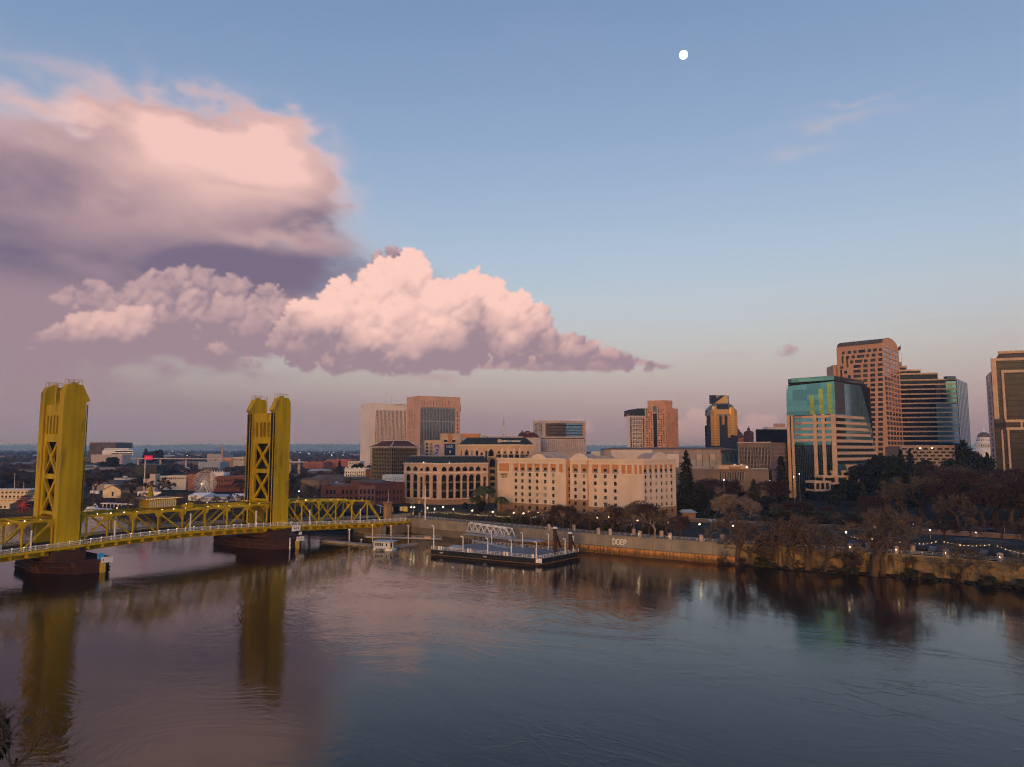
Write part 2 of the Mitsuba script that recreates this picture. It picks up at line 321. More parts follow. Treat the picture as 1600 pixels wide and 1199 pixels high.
E_GLOBE = lamp('m_globe', (1.0, .78, .42), 1.3)
E_BULB = lamp('m_bulb', (1.0, .62, .26), .8)
E_COOL = lamp('m_cool', (.85, .95, 1.0), .7)
E_SIGN = lamp('m_redsign', (1.0, .04, .12), .045, (.25, .01, .02))
E_MOON = lamp('m_moon', (1.0, .985, .94), .16)
E_BLUE = lamp('m_bluelamp', (.10, .42, .9), .02, (.02, .08, .15))
E_CITY = lamp('m_citylight', (1.0, .85, .6), .35)
E = None
# ---------------------------------------------------------------- river, ground, banks
G = 6.8                                   # street level above the river
BANK = np.array([(-2600, 1250), (-900, 640), (-420, 480), (-300, 440), (-240, 425), (-170, 385), (-100, 345), (-45, 322), (23.5, 265.5), (44.5, 250.5), (63.3, 238.5), (103.4, 217), (120, 208), (137, 194.5), (220, 135), (500, -70), (1500, -790), (2600, -1580)], float)
_seg = np.diff(BANK, axis=0); _len = np.linalg.norm(_seg, axis=1); _cum = np.r_[0, np.cumsum(_len)]
S0 = _cum[7]                              # s = 0 where the bridge lands
def bank(s, inland=0.0):
    q = np.clip(s + S0, 0, _cum[-1] - 1e-6); i = int(np.searchsorted(_cum, q, 'right') - 1)
    d = _seg[i] / _len[i]; return BANK[i] + d * (q - _cum[i]) + inland * np.array([-d[1], d[0]])
def bank_dir(s):
    i = int(np.searchsorted(_cum, s + S0, 'right') - 1); return _seg[i] / _len[i]
def bank_s(px, z=0.0):
    ss = np.arange(-300, 400, .25); P = np.array([bank(s) for s in ss])
    return float(ss[np.argmin([abs(X(px, y) - x) if y > 5 else 1e9 for x, y in P])])
def _ripple(p, n, uv):
    s, t = p.x * .812 - p.y * .584, p.x * .584 + p.y * .812
    wx, wy = fbm(s * .022, t * .03, 1, 3) - .5, fbm(s * .022 + 31, t * .03, 2, 3) - .5
    s2, t2 = s + 55 * wx, t + 34 * wy
    calm = smoothstep(.40, .66, fbm(s2 * .016 + 9, t2 * .026, 4, 3))
    calm2 = smoothstep(.48, .66, fbm(s2 * .02 + 40, t2 * .035, 6, 3))
    v1, v2 = fbm(s2 * .11, t2 * .2, 11, 2) - .5, fbm(s2 * .11 + 7, t2 * .2, 12, 2) - .5
    curl = fbm((s2 + 16 * v1) * .09, (t2 + 10 * v2) * .30, 7, 3); ridge = 1 - dr.abs(2 * curl - 1); ridge = ridge * ridge; ridge = ridge * ridge; ridge = ridge * ridge * ridge
    return .035 * (fbm(s2 * .10, t2 * .16, 5, 3)) + .013 * fbm(s2 * .9, t2 * 1.5, 3, 3) + calm * (.045 * fbm(s2 * .5, t2 * .9, 8, 4) + .0) + calm2 * .016 * ridge
scene['m_water'] = {'type': 'bumpmap', 'arbitrary': proc(_ripple, .06), 'scale': 1.0,
                    'bsdf': {'type': 'roughplastic', 'distribution': 'ggx', 'alpha': .010, 'int_ior': 1.33, 'diffuse_reflectance': rgb(.011, .006, .0055)}}
scene['river_water'] = {'type': 'rectangle', 'to_world': T().translate([0, 300, 0]).scale([4000, 4000, 1]), 'bsdf': {'type': 'ref', 'id': 'm_water'}}
labels['river_water'] = {'kind': 'structure', 'label': 'wide slow river'}
FAR = 26000
_edge = [tuple(bank(s, 9 if s < -4 else .35)) for s in np.r_[-S0, np.arange(-700, -4, 30), -4.5, -3, np.arange(0, 330, 8), 600, 1800, _cum[-1] - S0]]
_far = [(FAR, -1580), (FAR, FAR), (-FAR, FAR), (-FAR, 1250)]
def _city_ground(p, n, uv):
    g = fbm(p.x * .03, p.y * .03, 1, 4); b = fbm(p.x * .004, p.y * .004, 5, 3)
    c = mix((.022, .017, .016), (.05, .04, .036), g); return mix(c, (.026, .022, .018), b)
scene['m_ground'] = two({'type': 'principled', 'base_color': proc(_city_ground), 'roughness': 1.0, 'specular': .1})
struct('city_ground', plate(Polygon(_edge + _far).buffer(0), (0, 0, G), (1, 0, 0), (0, 1, 0), .01), 'm_ground')
_wb = [(-2600, 1000), (-900, 420), (-300, 160)] + [(x, (20.5 + 3 * math.sin(x * .13)) / .812 - x * .584 / .812) for x in np.arange(-180, 200, 10)] + [(700, -520), (2400, -1750)]
struct('west_bank_ground', plate(Polygon(_wb + [(FAR, -FAR), (-FAR, -FAR), (-FAR, 1000)]).buffer(0), (0, 0, 3.0), (1, 0, 0), (0, 1, 0), 3.4), 'm_soil')
# the earth slope under and beyond the bridge
V, F = [], []
ss = np.r_[np.arange(-640, -2, 4.0)]
rng = np.random.default_rng(4)
for s in ss:
    for k in range(6):
        o = -1.0 + 11 * k / 5; q = bank(s, o); V.append((q[0], q[1], -.4 + (G + .35) * (k / 5) ** .8 + (rng.normal(0, .25) if k < 5 else 0)))
for i in range(len(ss) - 1):
    for k in range(5): a = i * 6 + k; F.append((a, a + 6, a + 7, a + 1))
struct('river_slope', (np.array(V), np.array(F)), 'm_soil', 40)
def strip(s0, s1, o0, o1, z, step=4.0, thick=.02):
    a = [bank(s, o0) for s in np.arange(s0, s1 + .01, step)]; b = [bank(s, o1) for s in np.arange(s0, s1 + .01, step)]
    V = np.array([(p[0], p[1], z) for p in a + b]); n = len(a)
    return V, np.array([(i, i + 1, n + i + 1, n + i) for i in range(n - 1)])
struct('promenade', strip(-4, 330, .7, 10, G + .008), 'm_paving')
struct('river_road', strip(30, 330, 40, 58, G + .012), 'm_asphalt')
struct('parking_lot', strip(88, 330, 15, 27, G + .016), 'm_asphalt')
struct('park_lawn', strip(104, 330, 62, 108, G + .012), 'm_lawn')

# the river wall below the promenade
WT = 6.45
W_END = bank_s(1150)
S_PILE = bank_s(800)
rw = thing('river_wall', 'long taupe concrete river wall with a painted tag above rusty sheet piling', 'wall')
def wall_strip(s0, s1, o, z0, z1, th=.5, step=4.0):
    ms = []; q = np.r_[np.arange(s0, s1, step), s1]
    for a, b in zip(q[:-1], q[1:]):
        p0, p1 = bank(a, o), bank(b, o); d = p1 - p0; n = np.array([-d[1], d[0]]) / np.linalg.norm(d)
        ms.append(obox((*p0, z0), (*d, 0), (*(n * th), 0), (0, 0, z1 - z0)))
    return cat(ms)
q = np.arange(0, W_END, 7.0)
for a in q: part(rw, 'concrete_panel', wall_strip(a + .06, min(a + 6.94, W_END), 0, 2.75, WT, .5, 3.5), 'm_concrete')
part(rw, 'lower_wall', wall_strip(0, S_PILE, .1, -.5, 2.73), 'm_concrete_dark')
part(rw, 'coping', wall_strip(0, W_END, -.14, WT + .002, WT + .26, .9), 'm_concrete')
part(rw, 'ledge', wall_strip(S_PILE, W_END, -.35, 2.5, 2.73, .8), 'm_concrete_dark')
ms = []
for s in np.arange(S_PILE, W_END - .3, .62):
    a, b = bank(s, 0 if int(s / .62) % 2 else -.22), bank(s + .55, 0 if int(s / .62) % 2 else -.22); d = b - a; n = np.array([-d[1], d[0]]) / np.linalg.norm(d)
    ms.append(obox((*a, -.5), (*d, 0), (*(n * .2), 0), (0, 0, 2.98)))
part(rw, 'sheet_piling', cat(ms), 'm_sheetpile', kind='stuff')
# tag painted on the concrete: DOEP
sg = bank_s(955); a, b = bank(sg), bank(sg + 5); u = np.append((b - a) / np.linalg.norm(b - a), 0)
nr = np.cross(u, UP)
part(rw, 'painted_tag', lettering('DOEP', 2.0, (*(a + nr[:2] * .03), 3.5), u, UP, .03, True, 5.6), 'm_white', label='white block letters of graffiti on the concrete')
sw = thing('stone_wall', 'old tan masonry river wall lit warm by lamps, half hidden behind river trees', 'wall')
for a in np.arange(W_END, 250, 9.0): part(sw, 'masonry_panel', wall_strip(a + .03, a + 8.97, .1, .6, 4.7, .6, 4.5), 'm_masonry')
part(sw, 'parapet', wall_strip(W_END, 250, .35, 4.72, WT - .2, .5), 'm_masonry')
part(sw, 'ledge', wall_strip(W_END, 250, -.25, 4.62, 4.86, .55), 'm_masonry')
part(sw, 'coping', wall_strip(W_END, 250, .2, WT - .19, WT + .12, .8), 'm_concrete')
for a in np.arange(W_END + 12, 250, 26.5): part(sw, 'buttress', wall_strip(a, a + 1.2, -.45, .4, WT - .1, .8, 1.3), 'm_masonry')
# rocks and brush at its foot
ms = []
for k in range(420):
    s = rng.uniform(W_END - 6, 250); o = rng.uniform(-3.2, .4); p = bank(s, o); r = rng.uniform(.25, .8)
    ms.append(ball((*p, .15 + .28 * (o + 3.2) / 3 + rng.uniform(-.2, .1)), r, 0, (1, 1, .6)))
stuff('rock_toe', cat(ms), 'm_soil', 'dark stones along the foot of the masonry wall', 'rocks')

# railing and lamp pillars on the promenade edge
rl = thing('promenade_railing', 'pale steel railing along the promenade edge above the river wall', 'railing')
ss = np.arange(2, 240, 2.6)
for s in ss: p = bank(s, .45); part(rl, 'post', beam((*p, WT + .12), (*p, WT + 1.3), .09), 'm_greymetal')
for z in (.45, .85, 1.25):
    part(rl, 'rail', cat([beam((*bank(a, .45), WT + z), (*bank(a + 2.6, .45), WT + z), .07) for a in ss]), 'm_greymetal')
ms = [ball((*bank(s, .42), WT + .98), .05, 0) for s in ss[::1]]
part(rl, 'small_light', cat(ms[0::1]), 'm_globe', kind='stuff', extra={'emitter': {'type': 'area', 'radiance': rgb(1.0, .75, .45)}})
for i, px in enumerate((856, 877, 933, 951, 970, 996, 1014, 1043, 1092, 1110, 1322, 1337, 1393, 1406, 1469, 1552, 1561)):
    s = bank_s(px); back = 5.0 if px in (877, 970, 1014, 1110, 1337, 1406, 1561) else .5
    s += 2 if back > 1 else 0
    p = bank(s, back)
    k = thing('stone_pillar', 'squat stone pillar with a pyramid cap along the promenade', 'pillar', 'stone pillars along the promenade')
    part(k, 'shaft', obox((p[0] - .55, p[1] - .55, G - .3), (1.1, 0, 0), (0, 1.1, 0), (0, 0, 2.0)), 'm_mauve')
    part(k, 'cap', frustum([(p[0] - .7, p[1] - .7), (p[0] + .7, p[1] - .7), (p[0] + .7, p[1] + .7), (p[0] - .7, p[1] + .7)], G + 1.702, [(p[0] - .3, p[1] - .3), (p[0] + .3, p[1] - .3), (p[0] + .3, p[1] + .3), (p[0] - .3, p[1] + .3)], G + 2.1), 'm_mauve')
    if px in (996, 1043, 1092, 1322, 1393, 1469, 1552):
        d = bank_dir(s); nn = np.array([d[1], -d[0]])
        part(k, 'light', ball((*(p + nn * .72), G + 1.0), .10, 1), 'm_globe', extra=E_GLOBE)
# ---------------------------------------------------------------- the yellow lift bridge
UB = v3(.6273, .7788, 0); NS = np.cross(UB, UP)             # along the bridge towards town; sideways towards the viewer
R0 = v3(-134.0, 216.0, 0)                                    # foot of the near railing beside the near tower
def zd(t): return float(np.interp(t, [-60, -40, -16, 0, 18, 39, 63, 91, 110, 125, 139, 150], [4.4, 5.6, 7.4, 8.1, 8.95, 9.3, 8.7, 7.3, 6.3, 5.6, 5.1, 5.0]))
def BP(t, off, z): return R0 + UB * t + NS * off + UP * z
lb = thing('lift_bridge', 'golden yellow vertical lift bridge with two tall towers over the river', 'bridge')
OS, ON = -2.6, -19.0                                         # south and north truss planes
Y_ = 'm_yellow'
TOP = 16.3
legprof = lambda t0, m, zb: Polygon([(t0, zb), (t0 + 6.2, zb), (t0 + 6.2, 51.6), (t0 + 7.3, 52.2), (t0 + 6.4, 54.0), (t0 + 5.0, 57.0), (t0 + .9, 57.0), (t0 + .1, 55.3), (t0, 54.6)]) if not m else \
    Polygon([(t0 + 6.2, zb), (t0, zb), (t0, 51.6), (t0 - 1.1, 52.2), (t0 - .2, 54.0), (t0 + 1.2, 57.0), (t0 + 5.3, 57.0), (t0 + 6.1, 55.3), (t0 + 6.2, 54.6)])
for name, t0, m, z0 in (('near', -2.0, False, 6.2), ('far', 70.9, True, 6.6)):
    tw = part(lb, 'tower', None, None, label='left tower of the lift bridge, nearer the viewer' if not m else 'right tower of the lift bridge, nearer the town')
    for off in (OS + 1.7, ON + 1.7):
        part(tw, 'leg', plate(legprof(t0, m, z0), BP(0, off, 0), UB, UP, 3.4), Y_)
        # flanges that stand proud along the leg's edges, and the sheave opening with its hood
        part(tw, 'flange', cat([obox(BP(t0 - .05, off - 3.5, z0 + .2), UB * .35, NS * 3.6, UP * 45), obox(BP(t0 + 5.9, off - 3.5, z0 + .2), UB * .35, NS * 3.6, UP * 45)]), Y_)
        part(tw, 'plate_seam', cat([obox(BP(t0 + .32, off, z), UB * 5.56, NS * .03, UP * .1) for z in np.arange(z0 + 5, 53, 4.7)] + [obox(BP(t0 + x_, off, z0 + 2), UB * .1, NS * .032, UP * 47) for x_ in (2.05, 4.1)]), Y_)
        sgn = -1 if m else 1; tx = t0 - .1 if m else t0 + 6.3
        part(tw, 'cable_slot', obox(BP(tx, off - 2.9, z0 + 1.5), UB * sgn * .22, NS * 2.4, UP * 43.2), 'm_black')
        part(tw, 'rope_guide', cat([beam(BP(tx + sgn * .6, off - 2.6, z0 + 1), BP(tx + sgn * .6, off - 2.6, 51), .25), beam(BP(tx + sgn * .6, off - .7, z0 + 1), BP(tx + sgn * .6, off - .7, 51), .25)]), Y_)
        top = cat([beam(BP(t0 + a, off + b, 57), BP(t0 + a, off + b, 58.5), .09) for a in (1, 2.3, 3.6, 4.9) for b in (-.2, -3.2)] +
                  [beam(BP(t0 + 1, off + b, 57 + h), BP(t0 + 4.9, off + b, 57 + h), .09) for b in (-.2, -3.2) for h in (.75, 1.5)] + [beam(BP(t0 + a, off - .2, 58.5), BP(t0 + a, off - 3.2, 58.5), .09) for a in (1, 4.9)])
        part(tw, 'roof_railing', top, Y_)
        part(tw, 'roof_hatch', obox(BP(t0 + 2.2, off - 2.4, 57), UB * 1.5, NS * 1.4, UP * .7), Y_)
    lx = ON + 1.7 + .12; tl = t0 - .25 if not m else t0 - .3
    part(tw, 'ladder', cat([beam(BP(tl, OS - 4.4, 49), BP(tl, OS - 4.4, 57.6), .16), beam(BP(tl, OS - 5.0, 49), BP(tl, OS - 5.0, 57.6), .16)] + [beam(BP(tl, OS - 4.4, z), BP(tl, OS - 5.0, z), .1) for z in np.arange(49.5, 57.5, .7)]), 'm_yellowbox')
    # portal faces: solid plate, slots and two tiers of crossed bracing
    w = (OS - 1.7) - (ON + 1.7)
    a0, b0 = 0.0, w
    full = sbox(0, 16.6, w, 51.2)
    holes = [sbox(w * (.13 + .205 * k), 41.9, w * (.13 + .205 * k) + w * .115, 47.6) for k in range(4)]
    for zl, zh in ((29.6, 39.4), (18.2, 28.0)):
        br = shapely.union_all([shapely.LineString([(1.6, zl), (w - 1.6, zh)]).buffer(.5, cap_style=3), shapely.LineString([(1.6, zh), (w - 1.6, zl)]).buffer(.5, cap_style=3)])
        holes.append(sbox(1.5, zl, w - 1.5, zh).difference(br))
    arch = Polygon([(1.2, 16), (1.2, 16.6), (2.6, 17.2), (w - 2.6, 17.2), (w - 1.2, 16.6), (w - 1.2, 16)])
    face = full.difference(shapely.union_all(holes)).difference(arch)
    for tt in (t0 + .55, t0 + 5.5):
        part(tw, 'portal_bracing', plate(face, BP(tt, ON + 1.7, 0), NS, UP, .8), Y_, label='crossed bracing with four slots between the legs' if tt < t0 + 1 else None)
    part(tw, 'machinery_deck', obox(BP(t0 + .6, ON + 1.8, 50.6), UB * 5.0, NS * (w - .2), UP * .5), Y_)
    part(tw, 'counterweight', obox(BP(t0 + 2.2, ON + 1.9, 29.2), UB * 2.2, NS * (w - .4), UP * 19.5), 'm_darkmetal')  # stretched and coloured near-black to stand for the dark void behind the slots
    part(tw, 'added_dark_panel', obox(BP(t0 + 2.6, ON + 1.9, 17.4), UB * .5, NS * (w - .4), UP * 11.6), 'm_darkmetal')  # added panel, near-black so the lower brace openings read as shade
    part(tw, 'walkway', obox(BP(t0 + (6.4 if not m else -2.2), ON - 1, TOP + .6), UB * 2.0, NS * (OS - ON + 2), UP * .22), Y_)
def truss(name, nodes_top, bottoms, diags, tops, ends=()):
    for off in (OS, ON):
        tr = part(lb, name, None, None)
        zt = lambda t: float(np.interp(t, nodes_top, tops))
        ch = [beam(BP(a, off, zt(a)), BP(b, off, zt(b)), .62, .66) for a, b in zip(nodes_top[:-1], nodes_top[1:])]
        part(tr, 'top_chord', cat(ch), Y_)
        part(tr, 'bottom_chord', cat([beam(BP(a, off, zd(a) - .2), BP(b, off, zd(b) - .2), .7, .8) for a, b in zip(bottoms[:-1], bottoms[1:])]), Y_)
        for t in nodes_top:
            part(tr, 'vertical', beam(BP(t, off, zd(t)), BP(t, off, zt(t) - .3), .5, .45), Y_)
            part(tr, 'gusset', plate(Polygon([(-1.5, 0), (1.5, 0), (.6, -1.9), (-.6, -1.9)]), BP(t, off + .32, zt(t) + .25), UB, UP, .64), Y_)
        for a, b in diags: part(tr, 'diagonal', beam(BP(a, off, zt(a) - .3), BP(b, off, zd(b) + .2), .46, .5), Y_)
        for a, b in ends: part(tr, 'end_post', beam(BP(a, off, zt(a)), BP(b, off, zd(b)), .8, .85), Y_)
    la = []
    for a, b in zip(nodes_top[:-1], nodes_top[1:]):
        la += [beam(BP(a, OS, float(np.interp(a, nodes_top, tops))), BP(a, ON, float(np.interp(a, nodes_top, tops))), .45, .6)]
        la += [beam(BP(a, OS, float(np.interp(a, nodes_top, tops))), BP(b, ON, float(np.interp(b, nodes_top, tops))), .28), beam(BP(a, ON, float(np.interp(a, nodes_top, tops))), BP(b, OS, float(np.interp(b, nodes_top, tops))), .28)]
    for t in nodes_top[::2]:
        zt_ = float(np.interp(t, nodes_top, tops))
        arc = [(ON + .4 + (OS - ON - .8) * k / 12, zt_ - .5 - 2.6 * (abs(k - 6) / 6) ** 3) for k in range(13)]
        la += [beam(BP(t, a[0], a[1]), BP(t, b[0], b[1]), .3, .35) for a, b in zip(arc[:-1], arc[1:])]
    part(lb, 'top_bracing', cat(la), Y_)
tn = [5, 12.9, 20.7, 28.7, 37, 45, 53.2, 61.2, 69.2]
truss('lift_span_truss', tn, tn, [(12.9, 5), (12.9, 20.7), (20.7, 28.7), (28.7, 37), (45, 37), (53.2, 45), (61.2, 53.2), (61.2, 69.2)], [16.4] * 9)
te = [78.2, 84.6, 92.7, 101, 109.2, 117.6]
truss('town_span_truss', te, te + [125.5], [(78.2, 84.6), (84.6, 92.7), (92.7, 101), (101, 92.7), (109.2, 101), (117.6, 109.2)], [16.6, 16.6, 16.4, 16.0, 15.6, 15.1], [(117.6, 125.5)])
tw_ = [-52, -44, -35.5, -27, -18.6, -10.3, -2.6]
truss('west_span_truss', tw_, [-60] + tw_, [(-2.6, -10.3), (-10.3, -18.6), (-18.6, -27), (-27, -35.5), (-44, -35.5)], [12.8, 13.4, 14.1, 14.8, 15.4, 15.8, 16.0], [(-52, -60)])
# deck, fascia girder, walkway
ts = np.arange(-60, 146.1, 2.0)
part(lb, 'road_deck', cat([obox(BP(a, -21.6, zd(a) - .5), BP(b, -21.6, zd(b) - .5) - BP(a, -21.6, zd(a) - .5), NS * 21.6, UP * .45) for a, b in zip(ts[:-1], ts[1:])]), 'm_asphalt')
part(lb, 'fascia_girder', cat([obox(BP(a, .02, zd(a) - .75), BP(b, .02, zd(b) - .75) - BP(a, .02, zd(a) - .75), NS * .25, UP * .75) for a, b in zip(ts[:-1], ts[1:])]), Y_)
part(lb, 'floor_beam', cat([beam(BP(t, 0, zd(t) - 1.15), BP(t, -21.6, zd(t) - 1.15), .5, 1.2) for t in np.arange(-58, 140, 4.05)]), Y_, kind='stuff')
part(lb, 'deck_girder', cat([beam(BP(a, o, zd(a) - 1.6), BP(b, o, zd(b) - 1.6), .5, 1.5) for o in (OS, -7.5, -14, ON) for a, b in zip(ts[:-1:3], np.r_[ts[3::3], ts[-1]])]), Y_)
for o in (-3.6, -18.0): part(lb, 'crash_rail', cat([beam(BP(a, o, zd(a) + .75), BP(b, o, zd(b) + .75), .12, .5) for a, b in zip(ts[:-1], ts[1:])]), 'm_greymetal')
ra = part(lb, 'walkway_railing', None, None, label='white railing along the near walkway')
tp = np.arange(-40, 141, 2.95)
for t in tp: part(ra, 'post', beam(BP(t, .14, zd(t) + .0), BP(t, .14, zd(t) + 1.38), .2), 'm_whitepaint')
for h, w_ in ((1.22, .13), (.72, .07), (.2, .1)): part(ra, 'rail', cat([beam(BP(a, .14, zd(a) + h), BP(b, .14, zd(b) + h), w_) for a, b in zip(tp[:-1], tp[1:])]), 'm_whitepaint')
part(ra, 'mesh_bar', cat([beam(BP(t, .14, zd(t) + .2), BP(t, .14, zd(t) + 1.2), .03) for t in np.arange(-40, 140, .42)]), 'm_whitepaint', kind='stuff')
part(lb, 'far_railing', cat([beam(BP(a, -21.4, zd(a) + h), BP(b, -21.4, zd(b) + h), .12) for h in (.3, .75, 1.2) for a, b in zip(tp[:-1], tp[1:])] + [beam(BP(t, -21.4, zd(t)), BP(t, -21.4, zd(t) + 1.3), .15) for t in tp]), 'm_whitepaint')
part(ra, 'post_light', cat([ball(BP(t, .2, zd(t) + 1.42),   .085, 1) for t in tp[::1] if t < 70 or int(t * 3) % 3 == 0]), 'm_globe', kind='stuff', extra={'emitter': {'type': 'area', 'radiance': rgb(.8, .6, .32)}})
part(lb, 'chord_light', cat([ball(BP(t, OS + .55, float(np.interp(t, [-52, -2, 5, 69, 78, 92, 117], [13.6, 16.7, 16.9, 17.0, 17.2, 17.0, 15.7])) + .1), .105, 1) for t in np.r_[np.arange(-50, -2, 4.0), np.arange(5.5, 69, 4.0), np.arange(78, 118, 4.0)]] + [ball(BP(t, ON + .5, 17.2), .1, 1) for t in np.arange(6, 116, 8.0)]), 'm_bulb', kind='stuff', extra={'emitter': {'type': 'area', 'radiance': rgb(1.6, .95, .33)}})
# operator's house over the lift span, with its lit eaves, and the small spire behind it
oh = part(lb, 'operator_house', None, None, label='yellow house with a row of lights under its flat roof on the lift span')
part(oh, 'wall', obox(BP(28, ON + 3, TOP + .9), UB * 9.5, NS * 7.5, UP * 3.0), Y_)
part(oh, 'mullion', cat([obox(BP(28 + .25 + k * .62, ON + 10.5, TOP + 1.2), UB * .26, NS * .18, UP * 2.3) for k in range(15)]), 'm_offwhite')
part(oh, 'roof', obox(BP(26.2, ON + 1.6, TOP + 3.92), UB * 12, NS * 9.8, UP * .35), 'm_olive')
part(oh, 'eave_light', cat([ball(BP(26.6 + k * .85, ON + 12.1, TOP + 4.1), .085, 1) for k in range(15)]), 'm_bulb', kind='stuff', extra={'emitter': {'type': 'area', 'radiance': rgb(1.0, .5, .16)}})
part(oh, 'spire', cat([frustum([tuple(BP(31, ON + 5, 0)[:2] + np.array(d) * .9) for d in ((-1, -1), (1, -1), (1, 1), (-1, 1))], TOP + 4.33, [tuple(BP(31, ON + 5, 0)[:2] + np.array(d) * .1) for d in ((-1, -1), (1, -1), (1, 1), (-1, 1))], TOP + 8.6)]), 'm_yellow')
part(oh, 'machinery', cat([obox(BP(39.5 + a, ON + 6 + b, TOP + .4), UB * 1.4, NS * 1.4, UP * h) for a, b, h in ((0, 4, 1.2), (2, 4.4, 1.7), (3.4, 3, .9), (1.2, 6, .8))]), Y_)
# river piers with timber fenders
for t0, t1, side in ((-5.2, 8.0, 'left'), (66.6, 79.8, 'right')):
    pr = part(lb, 'pier', None, None, label=f'dark river pier with a timber fender under the {side} tower')
    poly = [tuple(BP(a, b, 0)[:2]) for a, b in (((-3, -31), (-4.5, -8), (2, 3.4), (8.1, 5.3), (13.3, -1), (12, -31)) if side == 'left' else ((64, -31), (65, -8), (68.5, 3.2), (74.1, 5.2), (80, 4), (81, -31)))]
    e0 = 8.1 if side == 'left' else 76.6
    if Polygon(poly).exterior.is_ccw is False: poly = poly[::-1]
    part(pr, 'footing', slab(poly, -.5, 3.7), 'm_rust_and_shade')
    inner = [BP(t0 + 2, -22.5, 0)[:2], BP(t1 - 2, -22.5, 0)[:2], BP(t1 - 2, .2, 0)[:2], BP(t0 + 2, .2, 0)[:2]]
    if not Polygon(inner).exterior.is_ccw: inner = inner[::-1]
    part(pr, 'shaft', slab(inner, 3.702, 6.9), 'm_rust_and_shade')  # shaft coloured dark to stand for the shade under the deck
    pe = np.array(poly + [poly[0]]); ms, ms2 = [], []
    for a, b in zip(pe[:-1], pe[1:]):
        L = np.linalg.norm(b - a); d = (b - a) / L; nn = np.array([d[1], -d[0]])
        for k in np.arange(.2, L - 1.6, .55): p, q = a + d * k + nn * .2, a + d * (k + 1.5) + nn * .2; ms.append(beam((*p, 3.4), (*q, -.2), .2))
        for z in (.5, 2.0, 3.55): ms2.append(beam((*(a + nn * .34), z), (*(b + nn * .34), z), .22, .3))
    part(pr, 'fender_slat', cat(ms), 'm_rust_and_shade', kind='stuff'); part(pr, 'fender_rail', cat(ms2), 'm_rust_and_shade')
    c = BP(t0 + 3, 5.6, 0)
    part(pr, 'marker_post', obox(BP(e0, 5.3, -.4), UB * 1.5, NS * .5, UP * (3.4 if side == 'left' else 3.2)), 'm_yellowbox')
    bw = part(pr, 'sign_board', plate(sbox(0, 0, 3.4, 1.7), BP(e0, 6.1, 2.9 if side == 'left' else 2.6), UB, UP, .12), 'm_whitepaint')
    part(bw, 'marking', cat([plate(sbox(.5 + k * .75, .55, .85 + k * .75, 1.15), BP(e0, 6.12, 2.9 if side == 'left' else 2.6), UB, UP, .015) for k in (range(1) if side == 'left' else range(4))]), 'm_concrete')
    if side == 'left':
        part(pr, 'blue_lamp_box', obox(BP(e0 + .2, 2.6, 3.75), UB * 1.6, NS * 1.2, UP * 1.7), 'm_bluelamp', extra=E_BLUE, label='small box glowing blue on the end of the pier')
    else:
        part(pr, 'gauge_board', obox(BP(73.6, 5.9, -.4), UB * .45, NS * .15, UP * 4.6), 'm_whitepaint')
        g = part(lb, 'clearance_sign', plate(sbox(0, 0, 3.9, 2.3), BP(78.2, .6, zd(78) - 2.2), UB, UP, .12), 'm_whitepaint', label='white board hung below the near railing')
        part(g, 'marking', cat([plate(sbox(.7 + k * .95, .75, 1.2 + k * .95, 1.5), BP(78.2, .62, zd(78) - 2.2), UB, UP, .015) for k in range(3)]), 'm_concrete')
        part(lb, 'small_sign', plate(sbox(0, 0, 1.4, 1.2), BP(81.2, .8, zd(80) - 3.7), UB, UP, .1), 'm_whitepaint')
# abutment on the town side
ab = part(lb, 'abutment', None, None)
part(ab, 'wall', obox(BP(131, -21, -1), UB * 18, NS * 20.5, UP * 5.0), 'm_concrete_dark'); part(ab, 'pier_wall', obox(BP(124, -20, -1), UB * 3, NS * 19, UP * 5.2), 'm_concrete')
py_ = part(lb, 'pylon', None, None, label='tan concrete pylon at the town end of the bridge')
pq = BP(128.5, -1.8, 0)
part(py_, 'shaft', obox(BP(127.6, -3.6, 5), UB * 2.3, NS * 2.6, UP * 8.0), 'm_stucco_brown'); part(py_, 'cap', obox(BP(127.3, -3.9, 13.402), UB * 2.9, NS * 3.2, UP * .6), 'm_stucco_brown')
part(py_, 'mast', tube(BP(128.9, -2.1, 14), BP(128.9, -2.1, 19.5), .14, .06), 'm_offwhite')
part(ab, 'parapet', obox(BP(131, -3.2, 5), UB * 12, NS * 1.2, UP * 3.2), 'm_concrete')
# white lamp posts on the near walkway
first = None
for i, px in enumerate((55, 183, 299, 400, 483, 561)):
    k = (px - 800) / FPX; t = (135.9 + 217.0 * k) / (.6273 - .7788 * k); b = BP(t, -.5, zd(t))
    key = thing('bridge_lamp_post', 'tall white lamp post standing behind the near railing of the bridge', 'lamp post', 'white lamp posts on the bridge walkway')
    part(key, 'post', cat([tube(b, b + UP * 1.5, .32, .3, 10), tube(b + UP * 1.5, b + UP * 5.4, .24, .22, 10)]), 'm_whitepaint', 40)
    part(key, 'cap', cat([tube(b + UP * 5.4, b + UP * 5.55, .36, .36, 10), ball(b + UP * 5.7, .26)]), 'm_whitepaint', 40)
